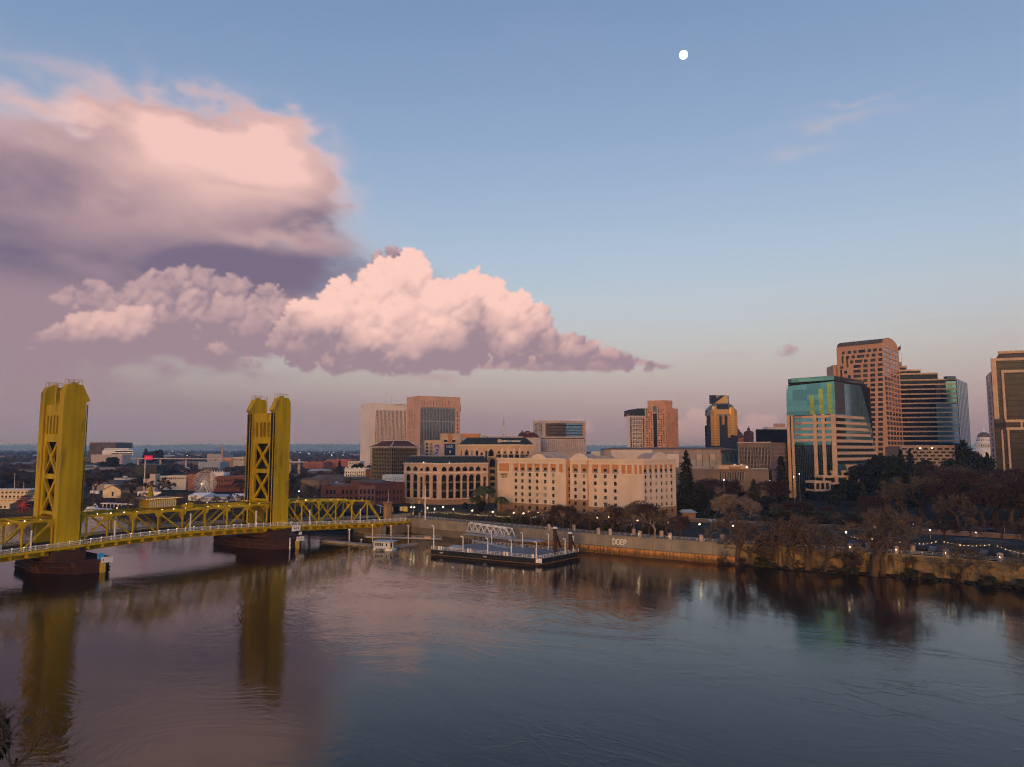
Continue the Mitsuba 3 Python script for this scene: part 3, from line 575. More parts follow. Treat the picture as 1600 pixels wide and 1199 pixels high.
# a pickup and a car crossing
def car(pos, fwd, paint, label, cat_='car', group=None, L=4.6, H=1.45, van=False):
    f = np.array([fwd[0], fwd[1], 0]) / np.linalg.norm(fwd[:2]); w = np.cross(f, UP); o = np.asarray(pos, float)
    k = thing('parked_car' if group else 'car', label, cat_, group)
    prof = [(0, .35), (0, .8), (.15, .92), (1.05, .98), (1.7, H), (3.35, H), (4.15, .98), (L - .1, .92), (L, .6), (L, .35)] if not van else [(0, .4), (0, 1.1), (.9, 1.2), (1.4, H), (L - .1, H), (L, .5), (L, .4)]
    part(k, 'body', plate(Polygon(prof), o - f * L / 2 + w * .9, f, UP, 1.8), paint)
    gp = [(1.15, 1.0), (1.72, H - .1), (3.3, H - .1), (4.0, 1.0)] if not van else [(1.0, 1.25), (1.45, H - .12), (2.3, H - .12), (2.3, 1.25)]
    part(k, 'side_window', plate(Polygon(gp), o - f * L / 2 + w * .92, f, UP, 1.84), 'm_blackglass')
    for a in (.85, L - .9):
        for s in (-1, 1): part(k, 'wheel', tube(o - f * (L / 2 - a) + w * s * .68 + UP * .33, o - f * (L / 2 - a) + w * s * .93 + UP * .33, .33, n=12), 'm_tyre')
    return k
car(BP(-16.5, -8, zd(-16.5)), UB, 'm_carwhite', 'white van driving on the bridge deck at the left edge of the picture', 'van', None, 5.4, 2.3, True)
car(BP(100, -7, zd(100)), UB, 'm_carsilver', 'pale silver car crossing the bridge near its town end', 'car')
# ---------------------------------------------------------------- building helpers
def K(px, py=703): r = _ray(px, py); return r[0] / r[1]
def sx(p0, u, px, py=703):
    k = K(px, py); return float((p0[1] * k - p0[0]) / (u[0] - k * u[1]))
def gridw(xs, zs, w, h): return [sbox(x - w / 2, z - h / 2, x + w / 2, z + h / 2) for z in zs for x in xs]
def arched(x, z0, z1, w): return shapely.union_all([sbox(x - w / 2, z0, x + w / 2, z1 - w / 2), shapely.Point(x, z1 - w / 2).buffer(w / 2, 6)])
def scallop(x, z0, z1, w):
    h = z1 - z0
    return shapely.union_all([sbox(x - w / 2, z0, x + w / 2, z0 + h * .55), shapely.Point(x - w * .28, z0 + h * .5).buffer(w * .2, 4), shapely.Point(x + w * .28, z0 + h * .5).buffer(w * .2, 4), shapely.Point(x, z0 + h * .68).buffer(min(w * .26, h * .32), 5)])
class Face:
    def __init__(s, a, b): s.a = np.array(a, float); s.b = np.array(b, float); s.W = float(np.linalg.norm(s.b - s.a)); s.u2 = (s.b - s.a) / s.W; s.u = np.append(s.u2, 0); s.n = np.cross(s.u, UP)
    def x(s, px, py=703): return sx(s.a, s.u2, px, py)
    def p(s, x, z, out=0.0): return np.array([*(s.a + s.u2 * x), z]) + s.n * out
    def panel(s, poly, z0=0, out=0.0, th=.1): return plate(poly, s.p(0, z0, out), s.u, UP, th)
    def rect(s, x0, x1, z0, z1, out=0.0, th=.1): return s.panel(sbox(x0, z0, x1, z1), 0, out, th)
def wall(k, f, z0, z1, wins, wm, glass, t=.45, depth=.28, win='window', name='wall', mx=300, gl=None, x0=.004, x1=None, out=0.0):
    """one face with real openings; every pane behind its opening is a part of its own"""
    u = shapely.union_all(wins) if wins else None
    body = sbox(x0, z0, (f.W if x1 is None else x1) - .004, z1)
    part(k, name, f.panel(body.difference(u) if wins else body, 0, out, t), wm)
    over = []
    for i, w in enumerate(wins):
        g = glass if isinstance(glass, str) else glass[i % len(glass)] if gl is None else glass[gl[i]]
        m = f.panel(w.buffer(-.005, join_style=2), 0, out - depth, .06)
        if _count.get(f'{k}__{win}', 0) < mx: part(k, win, m, g)
        else: over.append(m)
    if over: part(k, win + 's', cat(over), glass if isinstance(glass, str) else glass[0], kind='stuff')
def body(k, pts, z0, z1, wm, faces={}, glass='m_winglass', roof='m_roofgrey', t=.45, par=.7, depth=.28, mx=300, gl=None):
    pts = np.asarray(pts, float)
    if not Polygon(pts).exterior.is_ccw: pts = pts[::-1]
    for i in range(len(pts)):
        f = Face(pts[i], pts[(i + 1) % len(pts)])
        w = faces.get(i, [])
        wall(k, f, z0, z1, w(f) if callable(w) else w, wm, glass, t, depth, mx=mx)
    part(k, 'roof', slab(insetn(pts, t - .03), z0, z1 - par), roof)
def boxpts(a, b, deep, d=None):
    """footprint with front edge a -> b and the given depth"""
    a, b = np.array(a, float), np.array(b, float); u = (b - a) / np.linalg.norm(b - a); back = np.array([-u[1], u[0]]) if d is None else np.asarray(d, float)
    return [a, b, b + back * deep, a + back * deep]
GL = ['m_winglass', 'm_winglass', 'm_wingreen', 'm_blackglass', 'm_winglass', 'm_curtain', 'm_wingreen']

# ---------------------------------------------------------------- the pink hotel on the river
h = thing('riverside_hotel', 'long pink stucco hotel with orange panels under its roofline, facing the river', 'hotel')
ub = v3(.81, -.5864); A0 = np.array([-7.0, 345.0]); nb = np.array([ub[1], -ub[0]])
P = lambda s, o=0: A0 + ub[:2] * s + nb * o
sP = lambda px, o=0: sx(P(0, o), ub[:2], px)
s1, s2, s3, s4 = sP(884), sP(892), sP(919), sP(968)
Q1, Q2, Q3 = xy(989, 303.2), xy(1005, 304.2), xy(1055, 320.5)
ZB, ZT = 12.1, 32.4
floors = [25.45, 22.4, 19.35, 16.3, 13.3]
def hotel_face(f, xs, brown=None, top=True, panels=(), ww=1.42, wh=1.55, big=None):
    brown = ZB if brown is None else brown
    zz = [z for z in floors if z > brown + .6]; zl = [z for z in (16.3, 13.3, 10.2) if z < brown]
    rng_ = np.random.default_rng(int(f.a[0] * 10 + 999))
    wins = gridw(xs, zz, ww, wh)
    pan = [sbox(x - w / 2, 26.75, x + w / 2, 30.5) for x, w in panels]
    g = [GL[k] for k in rng_.integers(0, len(GL), 400)]
    wall(h, f, brown, ZT, wins + pan, 'm_stucco', g[:len(wins)] + ['m_stucco_orange'] * len(pan), .6, .32)
    for x, w in panels:
        if w < 2.2 or w > 4.5 and x < 8: continue
        w2 = min(ww, w - .6) if w < 5 else 3.8
        part(h, 'top_window', f.rect(x - w2 / 2, x + w2 / 2, 26.78, 28.6, -.24, .06), 'm_winglass')
        part(h, 'balcony_rail', f.rect(x - w2 / 2 - .3, x + w2 / 2 + .3, 26.77, 27.5, -.12, .04), 'm_greymetal')
    wl = gridw(xs, zl, ww, wh)
    wall(h, f, G - .2, brown - .003, wl, 'm_stucco_brown', 'm_winglass', .75, .4, name='base_wall', out=.15)
    part(h, 'cornice', f.rect(-.3, f.W + .3, ZT + .003, ZT + .75, .45, 1.0), 'm_trim')
    part(h, 'string_course', f.rect(.004, f.W - .004, 26.2, 26.65, .16, .155), 'm_trim')
    part(h, 'frieze', f.rect(.004, f.W - .004, 30.75, 31.2, .14, .135), 'm_trim')
fA = Face(P(0), P(s1)); cols = [fA.x(p) for p in (806, 816, 827.5, 839, 851.5, 864)]
hotel_face(fA, cols, panels=[(fA.x(787.3), 6.1)] + [(c, 3.0) for c in cols] + [(fA.x(876), 2.0)])
fR = Face(P(s1, -2.2), P(s2 + 2, -2.2)); wall(h, fR, G, ZT - .3, gridw([fR.x(888)], [28.2] + floors + [10.2], 1.5, 1.6), 'm_stucco_orange', 'm_winglass', .5)
wall(h, Face(P(s1), P(s1, -2.2)), G, ZT, [], 'm_stucco', 'm_winglass')
fB = Face(P(s2, .9), P(s3, .9)); cols = [fB.x(p) for p in (898.5, 912)]
hotel_face(fB, cols, brown=15.0, panels=[(c, 3.1) for c in cols])
wall(h, Face(P(s2, -2.2), P(s2, .9)), G, ZT, [], 'm_stucco_orange', 'm_winglass'); wall(h, Face(P(s3, .9), P(s3)), G, ZT, [], 'm_stucco_orange', 'm_winglass')
fC = Face(P(s3), P(s4)); cols = [fC.x(p) for p in (929.5, 945, 960.5)]
hotel_face(fC, cols, panels=[(cols[0], 3.1), (cols[1], 4.4), (cols[2], 3.1)])
fD = Face(P(s4), Q1); hotel_face(fD, [], panels=[(fD.x(973.5), 1.9), (fD.x(982.5), 2.1)])
fD2 = Face(Q1, Q2); hotel_face(fD2, [], panels=[(fD2.x(993), 1.3), (fD2.x(1000.5), 1.3)])
fE = Face(Q2, Q3); cols = [fE.x(p) for p in (1008.2, 1016.3, 1025, 1033, 1040.5, 1048.5)]
hotel_face(fE, cols, panels=[(c, 2.3) for c in cols])
bk = np.array([.5864, .81]) * 16
foot = [P(0), P(s1), P(s1, -2.2), P(s2, -2.2), P(s2, .9), P(s3, .9), P(s3), P(s4), Q1, Q2, Q3, Q3 + np.array([-14, 17]), Q2 + np.array([-20, 26]), P(s4) + bk, P(0) + bk]
part(h, 'roof', plate(Polygon(foot).buffer(-.5, join_style=2), (0, 0, ZT - .5), (1, 0, 0), (0, 1, 0), ZT - G - 1), 'm_roofbrown')
wall(h, Face(P(0) + bk, P(0)), G, ZT, [], 'm_stucco', 'm_winglass'); wall(h, Face(Q3, foot[11]), G, ZT, [], 'm_stucco', 'm_winglass')
def pediment(f, xc, w, hh, name='pediment'):
    R = (w * w / 4 + hh * hh) / (2 * hh); arc = [(xc + R * math.sin(a), ZT + .76 + hh - R + R * math.cos(a)) for a in np.linspace(-math.asin(w / 2 / R), math.asin(w / 2 / R), 17)]
    part(h, name, f.panel(Polygon(arc), 0, .1, .7), 'm_trim')
    vault = plate(Polygon([(x, z - .35) for x, z in arc] + [(arc[-1][0], ZT - .4), (arc[0][0], ZT - .4)]), f.p(0, 0, -.61), f.u, UP, 11.0)
    part(h, 'vaulted_roof', vault, 'm_mauve')
    part(h, 'floodlight', ball(f.p(xc, ZT + hh * .75, .4), .16), 'm_ink')
pediment(fA, fA.x(841), 8.0, 1.9); pediment(fB, fB.x(905), 8.2, 2.2); pediment(fE, fE.x(1031), 11.5, 2.7)
# big vault set back behind the left wing
fv = Face(P(9, -6), P(33, -6)); R = 11.0
arc = [(12 + 8.8 * math.cos(a), ZT - .4 + 3.9 * math.sin(a)) for a in np.linspace(0, math.pi, 19)]
part(h, 'vaulted_roof', plate(Polygon(arc), fv.p(0, 0), fv.u, UP, 9.0), 'm_mauve')
part(h, 'penthouse', slab([fE.a + (-4, 9), fE.a + (7, 16), fE.a + (0, 26), fE.a + (-11, 19)], ZT - .4, ZT + 4.6), 'm_trim')
part(h, 'plant_room', slab([P(44, -9), P(56, -9), P(56, -14), P(44, -14)], ZT - .45, ZT + 1.9), 'm_greypanel')
for i, (s, w_, d_) in enumerate(((47, 1.5, 1.2), (59, 2.2, 1.6), (63, 1.2, 1.2), (36, 1.6, 1.2), (3, 1.2, 1.0))): part(h, 'roof_unit', obox((*P(s, -4), ZT - .4), (w_, 0, 0), (0, 1.4, 0), (0, 0, d_)), 'm_greypanel')
sgn = part(h, 'wall_sign', lettering('EMBASSY', .95, fA.p(fA.x(782.2), 24.85, .02), fA.u, UP, .12, True, 4.5), 'm_ink', label='dark lettering high on the left end wall')
part(h, 'wall_sign', lettering('SUITES', .75, fA.p(fA.x(783.5), 23.75, .02), fA.u, UP, .12, True, 3.4), 'm_ink')
for i in range(7):
    s = 42 + i * 4.2
    part(h, 'awning', ball((*P(s, 1.6), G + 2.2), 1.6, 2, (1, 1, .9)), 'm_brownwall')

# ---------------------------------------------------------------- arcaded office block with green roofs
o = thing('arcaded_office', 'tan office block with tall arched bays and a dark green roof, left of the hotel', 'building')
B0, B1, B2 = xy(631.5, 408), xy(689.5, 394), xy(763, 407)
OZ = 29.0
def bays(f, arcs, slim=()):
    top = [scallop(f.x(p), 25.1, 27.9, 3.1) for p in arcs] + [sbox(f.x(p) - 1.1, 25.2, f.x(p) + 1.1, 26.6) for p in slim]
    tall = [arched(f.x(p), 10.3, 23.3, 2.95) for p in arcs] + [sbox(f.x(p) - .9, 10.3, f.x(p) + .9, 21.8) for p in slim]
    wall(o, f, 9.6, OZ, top + tall, 'm_sandstone', ['m_blackglass', 'm_winglass', 'm_nightglass'], .7, .5)
    for p, w_ in [(p, 2.9) for p in arcs] + [(p, 1.76) for p in slim]:
        for z in (14.1, 18.6): part(o, 'spandrel', f.rect(f.x(p) - w_ / 2, f.x(p) + w_ / 2, z, z + .85, -.3, .1), 'm_olive')
    lw = gridw([f.x(p) + d for p in arcs for d in (-.75, .75)], [8.6], .9, 1.5)
    wall(o, f, G - .2, 9.597, [], 'm_stucco_brown', 'm_winglass', .8, .4, name='base_wall', out=.12)
    part(o, 'cornice', f.rect(-.2, f.W + .2, OZ + .003, OZ + .7, .6, 1.3), 'm_trim')
    part(o, 'ledge', f.rect(.004, f.W - .004, 24.0, 24.6, .3, .295), 'm_trim')
    for a, b in zip(sorted(arcs + list(slim))[:-1], sorted(arcs + list(slim))[1:]): part(o, 'pilaster', f.rect((f.x(a) + f.x(b)) / 2 - .35, (f.x(a) + f.x(b)) / 2 + .35, 9.7, 23.9, .22, .215), 'm_sandstone')
f1 = Face(B0, B1); bays(f1, [638.5, 649.3, 668, 679.5], [658.7])
f2 = Face(B1, B2); bays(f2, [694.3, 705.3, 716.2, 726.6, 737, 747.5], [757.6])
foot = [B0, B1, B2, B2 + (0, 16), B1 + (0, 18), B0 + (0, 15)]
part(o, 'core', plate(Polygon(foot).buffer(-.6, join_style=2), (0, 0, OZ), (1, 0, 0), (0, 1, 0), OZ - G), 'm_sandstone')
rf = insetn(foot, -.3)
part(o, 'roof', frustum(rf, OZ + .71, insetn(foot, 3.6), OZ + 4.3), 'm_roofgreen')
part(o, 'roof_ridge', slab(insetn(foot, 3.4), OZ + 4.302, OZ + 4.75), 'm_greymetal')
for px in (663, 702): part(o, 'facade_lamp', ball(f1.p(f1.x(px), OZ + 1.1, .4) if px < 690 else f2.p(f2.x(px), OZ + 1.1, .4), .2), 'm_globe', extra=E_GLOBE)
wall(o, Face(B0 + (0, 15), B0), G, OZ, [], 'm_sandstone', 'm_winglass')
# entrance bay with the great arch
fp = Face(xy(762.5, 410.5), xy(778, 408.5)); xc = fp.x(769.5)
wall(o, fp, G, 33.0, [arched(xc, 27.0, 32.0, 3.3)] + gridw([xc], [24.6, 20.8, 17.2, 13.6], 3.0, 2.2), 'm_olive', 'm_nightglass', .7, .4)
# taller block behind
C0, C1, C2 = xy(717.5, 432), xy(741.5, 424), xy(833, 431)
TZ = 39.4
def tall(f, pts, win):
    wall(o, f, G, TZ, win(f), 'm_sandstone', ['m_blackglass', 'm_nightglass', 'm_wingreen'], .7, .45)
    part(o, 'cornice', f.rect(-.2, f.W + .2, TZ + .003, TZ + .75, .7, 1.4), 'm_trim')
f3 = Face(C0, C1); tall(f3, None, lambda f: [scallop(f.x(728.8), 32.6, 38.0, 3.3), sbox(f.x(720.7) - .5, 32.6, f.x(720.7) + .5, 36.6), sbox(f.x(737.2) - .5, 32.6, f.x(737.2) + .5, 36.6)])
f4 = Face(C1, C2); tall(f4, None, lambda f: [sbox(f.x(745.5) - .7, 26, f.x(745.5) + .7, 36.4), scallop(f.x(752.6), 27, 38.2, 3.1), sbox(f.x(760) - .7, 26, f.x(760) + .7, 36.4), scallop(f.x(767.3), 33.2, 38.2, 3.3)] + [scallop(f.x(p), 29.2, 38.2, 3.1) for p in (779.5, 789.2, 798.7, 807.7, 816.2, 825)])
for p in (784, 794, 803, 812): part(o, 'pilaster', f4.rect(f4.x(p) - .3, f4.x(p) + .3, 28, 38, .25, .245), 'm_trim')
foot = [C0, C1, C2, C2 + (0, 26), C0 + (0, 24)]
part(o, 'core', plate(Polygon(foot).buffer(-.6, join_style=2), (0, 0, TZ), (1, 0, 0), (0, 1, 0), TZ - G), 'm_sandstone')
part(o, 'roof', frustum(insetn(foot, -.4), TZ + .76, insetn(foot, 4.5), TZ + 4.9), 'm_roofgreen', label='dark green roof of the taller block behind')
fs_ = Face(C1 + (0, .8), C2 + (0, .8))
part(o, 'roof_sign', lettering('UNIVERSITY OF SACRAMENTO', 1.05, fs_.p(fs_.x(784), TZ + 2.3, -.6), fs_.u, UP, .15, True, 11.6), 'm_whitepaint', label='white lettering on the green roof')
part(o, 'roof_emblem', tube(fs_.p(fs_.x(780.8), TZ + 2.8, -1.2), fs_.p(fs_.x(780.8), TZ + 2.8, -.3), 1.25, 1.25, 16), 'm_sandstone', label='round tan emblem beside the lettering')

# ---------------------------------------------------------------- lattice fronted block with a flared red roof
k = thing('pagoda_roofed_block', 'dark lattice fronted block with a flared dark red hip roof, before the white tower', 'building')
D0, D1, D2 = xy(579, 492), xy(611.5, 476), xy(653.5, 490)
DZ = Z(699, 480); foot = [D0, D1, D2, D2 + (-6, 26), D0 + (8, 26)]
part(k, 'core', slab(insetn(foot, .9), G, DZ - .6), 'm_blackglass')
for f in (Face(D0, D1), Face(D1, D2)):
    zs = np.arange(G + 2.6, DZ, 2.55)
    for z in zs: part(k, 'balcony_slab', f.rect(0, f.W, z, z + .32, 0, .95), 'm_olive')
    part(k, 'post', cat([f.rect(x, x + .3, G, DZ, .06, .3) for x in np.linspace(.1, f.W - .4, 14)]), 'm_olive')
    part(k, 'balcony_panel', cat([f.rect(x + .25, x + f.W / 14 * .55, z + .33, z + 1.25, -.15, .06) for z in zs[:-1] for x in np.linspace(.1, f.W - .4, 14)[:-1]]), 'm_olive', kind='stuff')
ev = insetn(foot, -1.7)
part(k, 'eave', slab(ev, DZ, DZ + .45), 'm_offwhite')
mid = insetn(foot, 2.8); hi = insetn(foot, 6.2)
part(k, 'roof', cat([frustum(insetn(foot, -1.5), DZ + .452, mid, DZ + 1.9), frustum(mid, DZ + 1.9, hi, DZ + 4.3)]), 'm_roofred')
part(k, 'roof_hip', cat([beam((*a, DZ + .6), (*b, DZ + 2.05), .45) for a, b in zip(ev, mid)] + [beam((*a, DZ + 2.05), (*b, DZ + 4.45), .45) for a, b in zip(mid, hi)] + [beam((*a, DZ + 4.45), (*b, DZ + 4.45), .45) for a, b in zip(hi, np.roll(hi, -1, 0))]), 'm_offwhite')
part(k, 'finial', tube((*hi[1], DZ + 1.5), (*hi[1], DZ + 6.2), .35, .1, 8), 'm_offwhite')

# ---------------------------------------------------------------- white striped tower and the pink courthouse
k = thing('white_striped_tower', 'tall white tower with narrow vertical stripes, farthest left of the skyline', 'tower')
E0, E1 = xy(562.5, 975), xy(578.5, 945); E2 = xy(642, 965); TZ_ = Z(631, 955)
f = Face(E0, E1); wall(k, f, G, TZ_, [], 'm_whitestone', 'm_winglass')
f = Face(E1, E2); rr = np.random.default_rng(9)
sl = [sbox(f.W * .12 + i * f.W * .86 / 26, 26, f.W * .12 + i * f.W * .86 / 26 + f.W * .017, TZ_ - 9.0) for i in range(26)]
wall(k, f, G, TZ_, sl, 'm_whitestone', ['m_winglass', 'm_blackglass', 'm_violetglass'], 1.0, .8)
part(k, 'infill_panel', cat([f.rect(f.W * .12 + i * f.W * .86 / 26 + .02, f.W * .12 + i * f.W * .86 / 26 + f.W * .017 - .02, z, z + rr.uniform(4, 11), -.5, .1) for i in range(26) for z in np.arange(27, TZ_ - 22, 13.) if rr.random() < .42]), 'm_mauve', kind='stuff')
part(k, 'fin', cat([f.rect(f.W * .12 + i * f.W * .86 / 26 - .42, f.W * .12 + i * f.W * .86 / 26 - .1, 26, TZ_ - 9, .5, .495) for i in range(27)]), 'm_whitestone', kind='stuff')
part(k, 'core', slab([E0 + (1, 3), E1 + (.5, 2.5), E2 + (-.5, 2.5), E2 + (-8, 30), E0 + (4, 34)], G, TZ_ - 1), 'm_whitestone')
part(k, 'roof_mast', tube((*(E1 + (26, 8)), TZ_ - 1), (*(E1 + (26, 8)), TZ_ + 13), .22, .1, 6), 'm_greymetal')
part(k, 'roof_unit', obox((*(E1 + (31, 6)), TZ_ - 1), (7, 0, 0), (0, 4, 0), (0, 0, 2.1)), 'm_white')
k = thing('pink_courthouse', 'broad pink stone courthouse tower with a great dark glass front', 'tower')
F0, F1, F2 = xy(634.5, 868), xy(653, 842), xy(718.5, 866); CZ = Z(619.5, 850)
f = Face(F0, F1); xs = [f.x(p) for p in (638.5, 642.3, 646.2)]
wall(k, f, G, CZ, [sbox(x - 1.0, Z(658, 856), x + 1.0, Z(641, 856)) for x in xs] + gridw(xs, [Z(p, 856) for p in (662.5, 669, 676, 682.5, 689, 696)], 2.2, 3.0) + [sbox(x - .4, Z(636, 856), x + .4, Z(626, 856)) for x in xs], 'm_pinkstone', 'm_winglass', 1.2, .8)
f = Face(F1, F2); gx0, gx1 = f.x(656.5), f.x(711)
slots = [sbox(f.x(p) - .35, Z(634, 850), f.x(p) + .35, Z(626, 850)) for p in (658.5, 662.5, 667, 672, 676.5, 681, 685.5, 690.5, 695, 700)]
right = gridw([f.x(715)], [Z(p, 864) for p in (645, 650.5, 657.5, 664, 670, 676)], 1.6, 2.6)
bigw = sbox(gx0, G + 2, gx1, Z(636.5, 850))
wall(k, f, G, CZ, slots + right + [bigw], 'm_pinkstone', ['m_winglass'] * (len(slots) + len(right)) + ['m_steelglass'], 2.2, 1.8)
part(k, 'mullion', cat([f.rect(gx0 + (gx1 - gx0) * i / 11 - .32, gx0 + (gx1 - gx0) * i / 11 + .32, G + 2, Z(637, 850), -.9, .8) for i in range(12)] + [f.rect(gx0, gx1, z, z + 1.3, -.85, .8) for z in (Z(659.5, 850), Z(638.5, 850))]), 'm_greymetal', label='pale grey mullions across the glass front')
part(k, 'thin_mullion', cat([f.rect(gx0 + (gx1 - gx0) * (i + .5) / 11 - .15, gx0 + (gx1 - gx0) * (i + .5) / 11 + .15, G + 2, Z(637, 850), -1.3, .4) for i in range(11)]), 'm_greymetal')
part(k, 'core', slab([F0 + (1, 3.5), F1 + (.3, 3), F2 + (-1, 3), F2 + (-6, 40), F0 + (6, 42)], G, CZ - 2), 'm_pinkstone')
part(k, 'corner_tower', obox((*(F2 + (-6.2, 1.5)), CZ - 17), (6, 0, 0), (0, 14, 0), (0, 0, 8)), 'm_pinkstone')

# ---------------------------------------------------------------- tan block with two painted panels
k = thing('mural_block', 'tan block with a lilac and a dark blue wall panel, above the green roof', 'building')
M0, M1, M2 = xy(663, 548), xy(689.5, 540), xy(717, 548)
mz = Z(688, 545)
f = Face(M0, M1)
bal = gridw([f.x(p) for p in (667, 673.5)], [Z(p, 544) for p in (694.5, 699.5, 705, 710.5, 716, 722)], 2.2, 1.7)
wall(k, f, G, mz, bal, 'm_sandstone', ['m_winglass', 'm_stucco_brown'], .5)
q = part(k, 'lilac_panel', f.rect(f.x(679.2), f.x(688.6), Z(714.5, 541), Z(693.5, 541), .35, .3), 'm_posterlilac', label='pale lilac wall panel with purple shapes')
xa = f.x(679.2)
part(q, 'shape', cat([f.panel(shapely.LineString([(xa + .6, Z(699, 541)), (xa + 2.2, Z(696, 541)), (xa + 3.9, Z(697, 541)), (xa + 4.3, Z(700.5, 541))]).buffer(.45), 0, .38, .02), f.panel(shapely.Point(xa + 2.8, Z(703.5, 541)).buffer(.9), 0, .38, .02), f.panel(shapely.LineString([(xa + .8, Z(710.5, 541)), (xa + 2, Z(706.5, 541)), (xa + 3, Z(709, 541))]).buffer(.35), 0, .38, .02)]), 'm_posterpurple')
f = Face(M1 + (-.3, -3), M2 + (2, -3)); mz2 = Z(677.5, 540)
wall(k, f, G, mz2, gridw([f.x(p) for p in (696.5, 709)], [Z(689.3, 540)], 2.6, 1.6), 'm_sandstone', 'm_blackglass', .5)
part(k, 'upright', f.rect(f.x(700), f.x(706), Z(691.5, 540), Z(678, 540), .5, .48), 'm_stucco_orange')
part(k, 'beam', f.rect(f.x(692), f.x(716), Z(687, 540), Z(685.3, 540), .3, .28), 'm_trim')
q = part(k, 'blue_panel', f.rect(f.x(694.3), f.x(711.2), Z(714.5, 540), Z(693.6, 540), .35, .3), 'm_posterblue', label='dark blue wall panel with pale lettering')
part(q, 'lettering', cat([lettering('LOUD', 2.2, f.p(f.x(697), Z(700, 540), .37), f.u, UP, .02, True, 5.4), f.panel(Polygon([(f.x(701.5), Z(708, 540)), (f.x(703), Z(703, 540)), (f.x(704.5), Z(706, 540)), (f.x(703), Z(709, 540))]), 0, .38, .02)]), 'm_posterpale')
part(q, 'shape', f.panel(Polygon([(f.x(696), Z(714.3, 540)), (f.x(700), Z(706, 540)), (f.x(704), Z(704.5, 540)), (f.x(708), Z(709, 540)), (f.x(710), Z(714.3, 540))]), 0, .365, .012), 'm_black')
part(k, 'core', slab([M0 + (.5, 1), M1 + (0, .8), M1 + (0, 24), M0 + (2, 24)], G, mz - .8), 'm_sandstone'); part(k, 'core', slab([M1 + (.2, -2), M2 + (1.5, -2), M2 + (1, 24), M1 + (.2, 24)], G, mz2 - .8), 'm_sandstone')
k = thing('orange_topped_block', 'long low white framed block with a rust orange roof box carrying a green sign', 'building')
N0, N1 = xy(706, 590), xy(800, 598)
f = Face(N0, N1); nz = Z(684.5, 592)
wall(k, f, G, nz, [sbox(f.x(p) - 1.7, Z(690, 592), f.x(p) + 1.7, Z(687, 592)) for p in np.arange(712, 798, 8.3)], 'm_offwhite', 'm_blackglass', .6)
part(k, 'roof_box', obox((*(N0 + (1, 6)), nz - 1), (f.x(751) - 2, .4, 0), (0, 12, 0), (0, 0, Z(677.5, 592) - nz + 1)), 'm_stucco_orange')
part(k, 'sign', cat([obox((*(N0 + (22 + d, 5.85)), nz + 1.2), f.u * w_, (0, .1, 0), UP * h_) for d, w_, h_ in ((0, 1.6, 1.6), (2.3, .7, 1.0), (3.3, .7, .9), (4.3, .7, 1.1), (5.3, .7, .9), (6.3, .7, .9))]), 'm_signgreen')
part(k, 'core', slab([N0 + (.5, 1), N1 + (-.5, 1), N1 + (-1, 22), N0 + (1, 22)], G, nz - .8), 'm_offwhite')
k = thing('radio_mast', 'slim lattice radio mast with two white dishes on a beige roof block', 'mast')
mb = xy(787, 640); z0 = Z(681.5, 640)
part(k, 'mast', cat([tube((*(mb + np.array(d) * 1.5), z0 - 2), (*(mb + np.array(d) * .3), Z(652, 640)), .18, .1, 5) for d in ((-1, -1), (1, -1), (0, 1))] + [beam((*(mb + (-1.5 + 1.2 * t, -1.5 + 1.2 * t)), z0 + 16 * t), (*(mb + (1.5 - 1.2 * t, -1.5 + 1.2 * t)), z0 + 16 * t + 1), .12) for t in np.arange(.05, .95, .09)]), 'm_greymetal')
for z in (670.3, 675.5): part(k, 'dish', tube((mb[0], mb[1] - 1.8, Z(z, 640)), (mb[0], mb[1] - 1.2, Z(z, 640)), .9, .7, 12), 'm_white')
k = thing('beige_office', 'low beige office with a flat roof under the radio mast', 'building')
body(k, boxpts(xy(758, 636), xy(817, 642), 22), G, Z(682, 638), 'm_greypink', {0: lambda f: gridw(np.linspace(3, f.W - 3, 9), [Z(687, 638)], 1.8, 1.8)})

# ---------------------------------------------------------------- grey block with the framed glass box, and the mansard beside it
k = thing('framed_glass_block', 'pale grey block with a glass box framed in stone above a finely slotted base', 'building')
H0, H1 = xy(833.5, 705), xy(915.5, 712); f = Face(H0, H1); hz = Z(657.5, 708)
bigs = [sbox(f.x(852.5), Z(682.5, 708), f.x(914), Z(661.5, 708)), sbox(f.x(834.8), Z(679, 708), f.x(847), Z(661.5, 708))]
wall(k, f, Z(684.5, 708), hz, bigs, 'm_greypink', ['m_blueglass', 'm_steelglass'], 2.0, 1.7)
part(k, 'floor_band', cat([f.rect(f.x(852.6), f.x(913.9), Z(p, 708), Z(p - 1.3, 708), -1.2, .4) for p in (665.5, 671, 675.5, 680)] + [f.rect(f.x(834.9), f.x(846.9), Z(p, 708), Z(p - 1, 708), -1.2, .4) for p in (664.5, 673)]), 'm_nightglass')
part(k, 'mullion', cat([f.rect(f.x(p) - .18, f.x(p) + .18, Z(679, 708), Z(661.5, 708), -1.0, .5) for p in np.arange(836, 847, 1.9)]), 'm_whitestone')
part(k, 'side_panel', f.rect(f.x(911), f.x(914), Z(682, 708), Z(662, 708), -1.1, .5), 'm_orange_stone')
part(k, 'recess', slab([H0 + (9, 2.2), H1 + (-.6, 2.2), H1 + (-1, 30), H0 + (3, 30)], Z(690, 708), hz - .8), 'm_roofbrown')
L0, L1 = xy(838.5, 698), xy(916, 705); f = Face(L0, L1)
wall(k, f, G, Z(686, 702), [sbox(f.x(p) - .28, Z(b, 702), f.x(p) + .28, Z(a, 702)) for p in np.arange(847, 914.5, 3.3) for a, b in ((688, 690.3), (691.3, 693.6), (694.5, 696.8), (697.7, 700), (701, 703.5), (704.5, 706.5))], 'm_greypink', 'm_winglass', .8, .4)
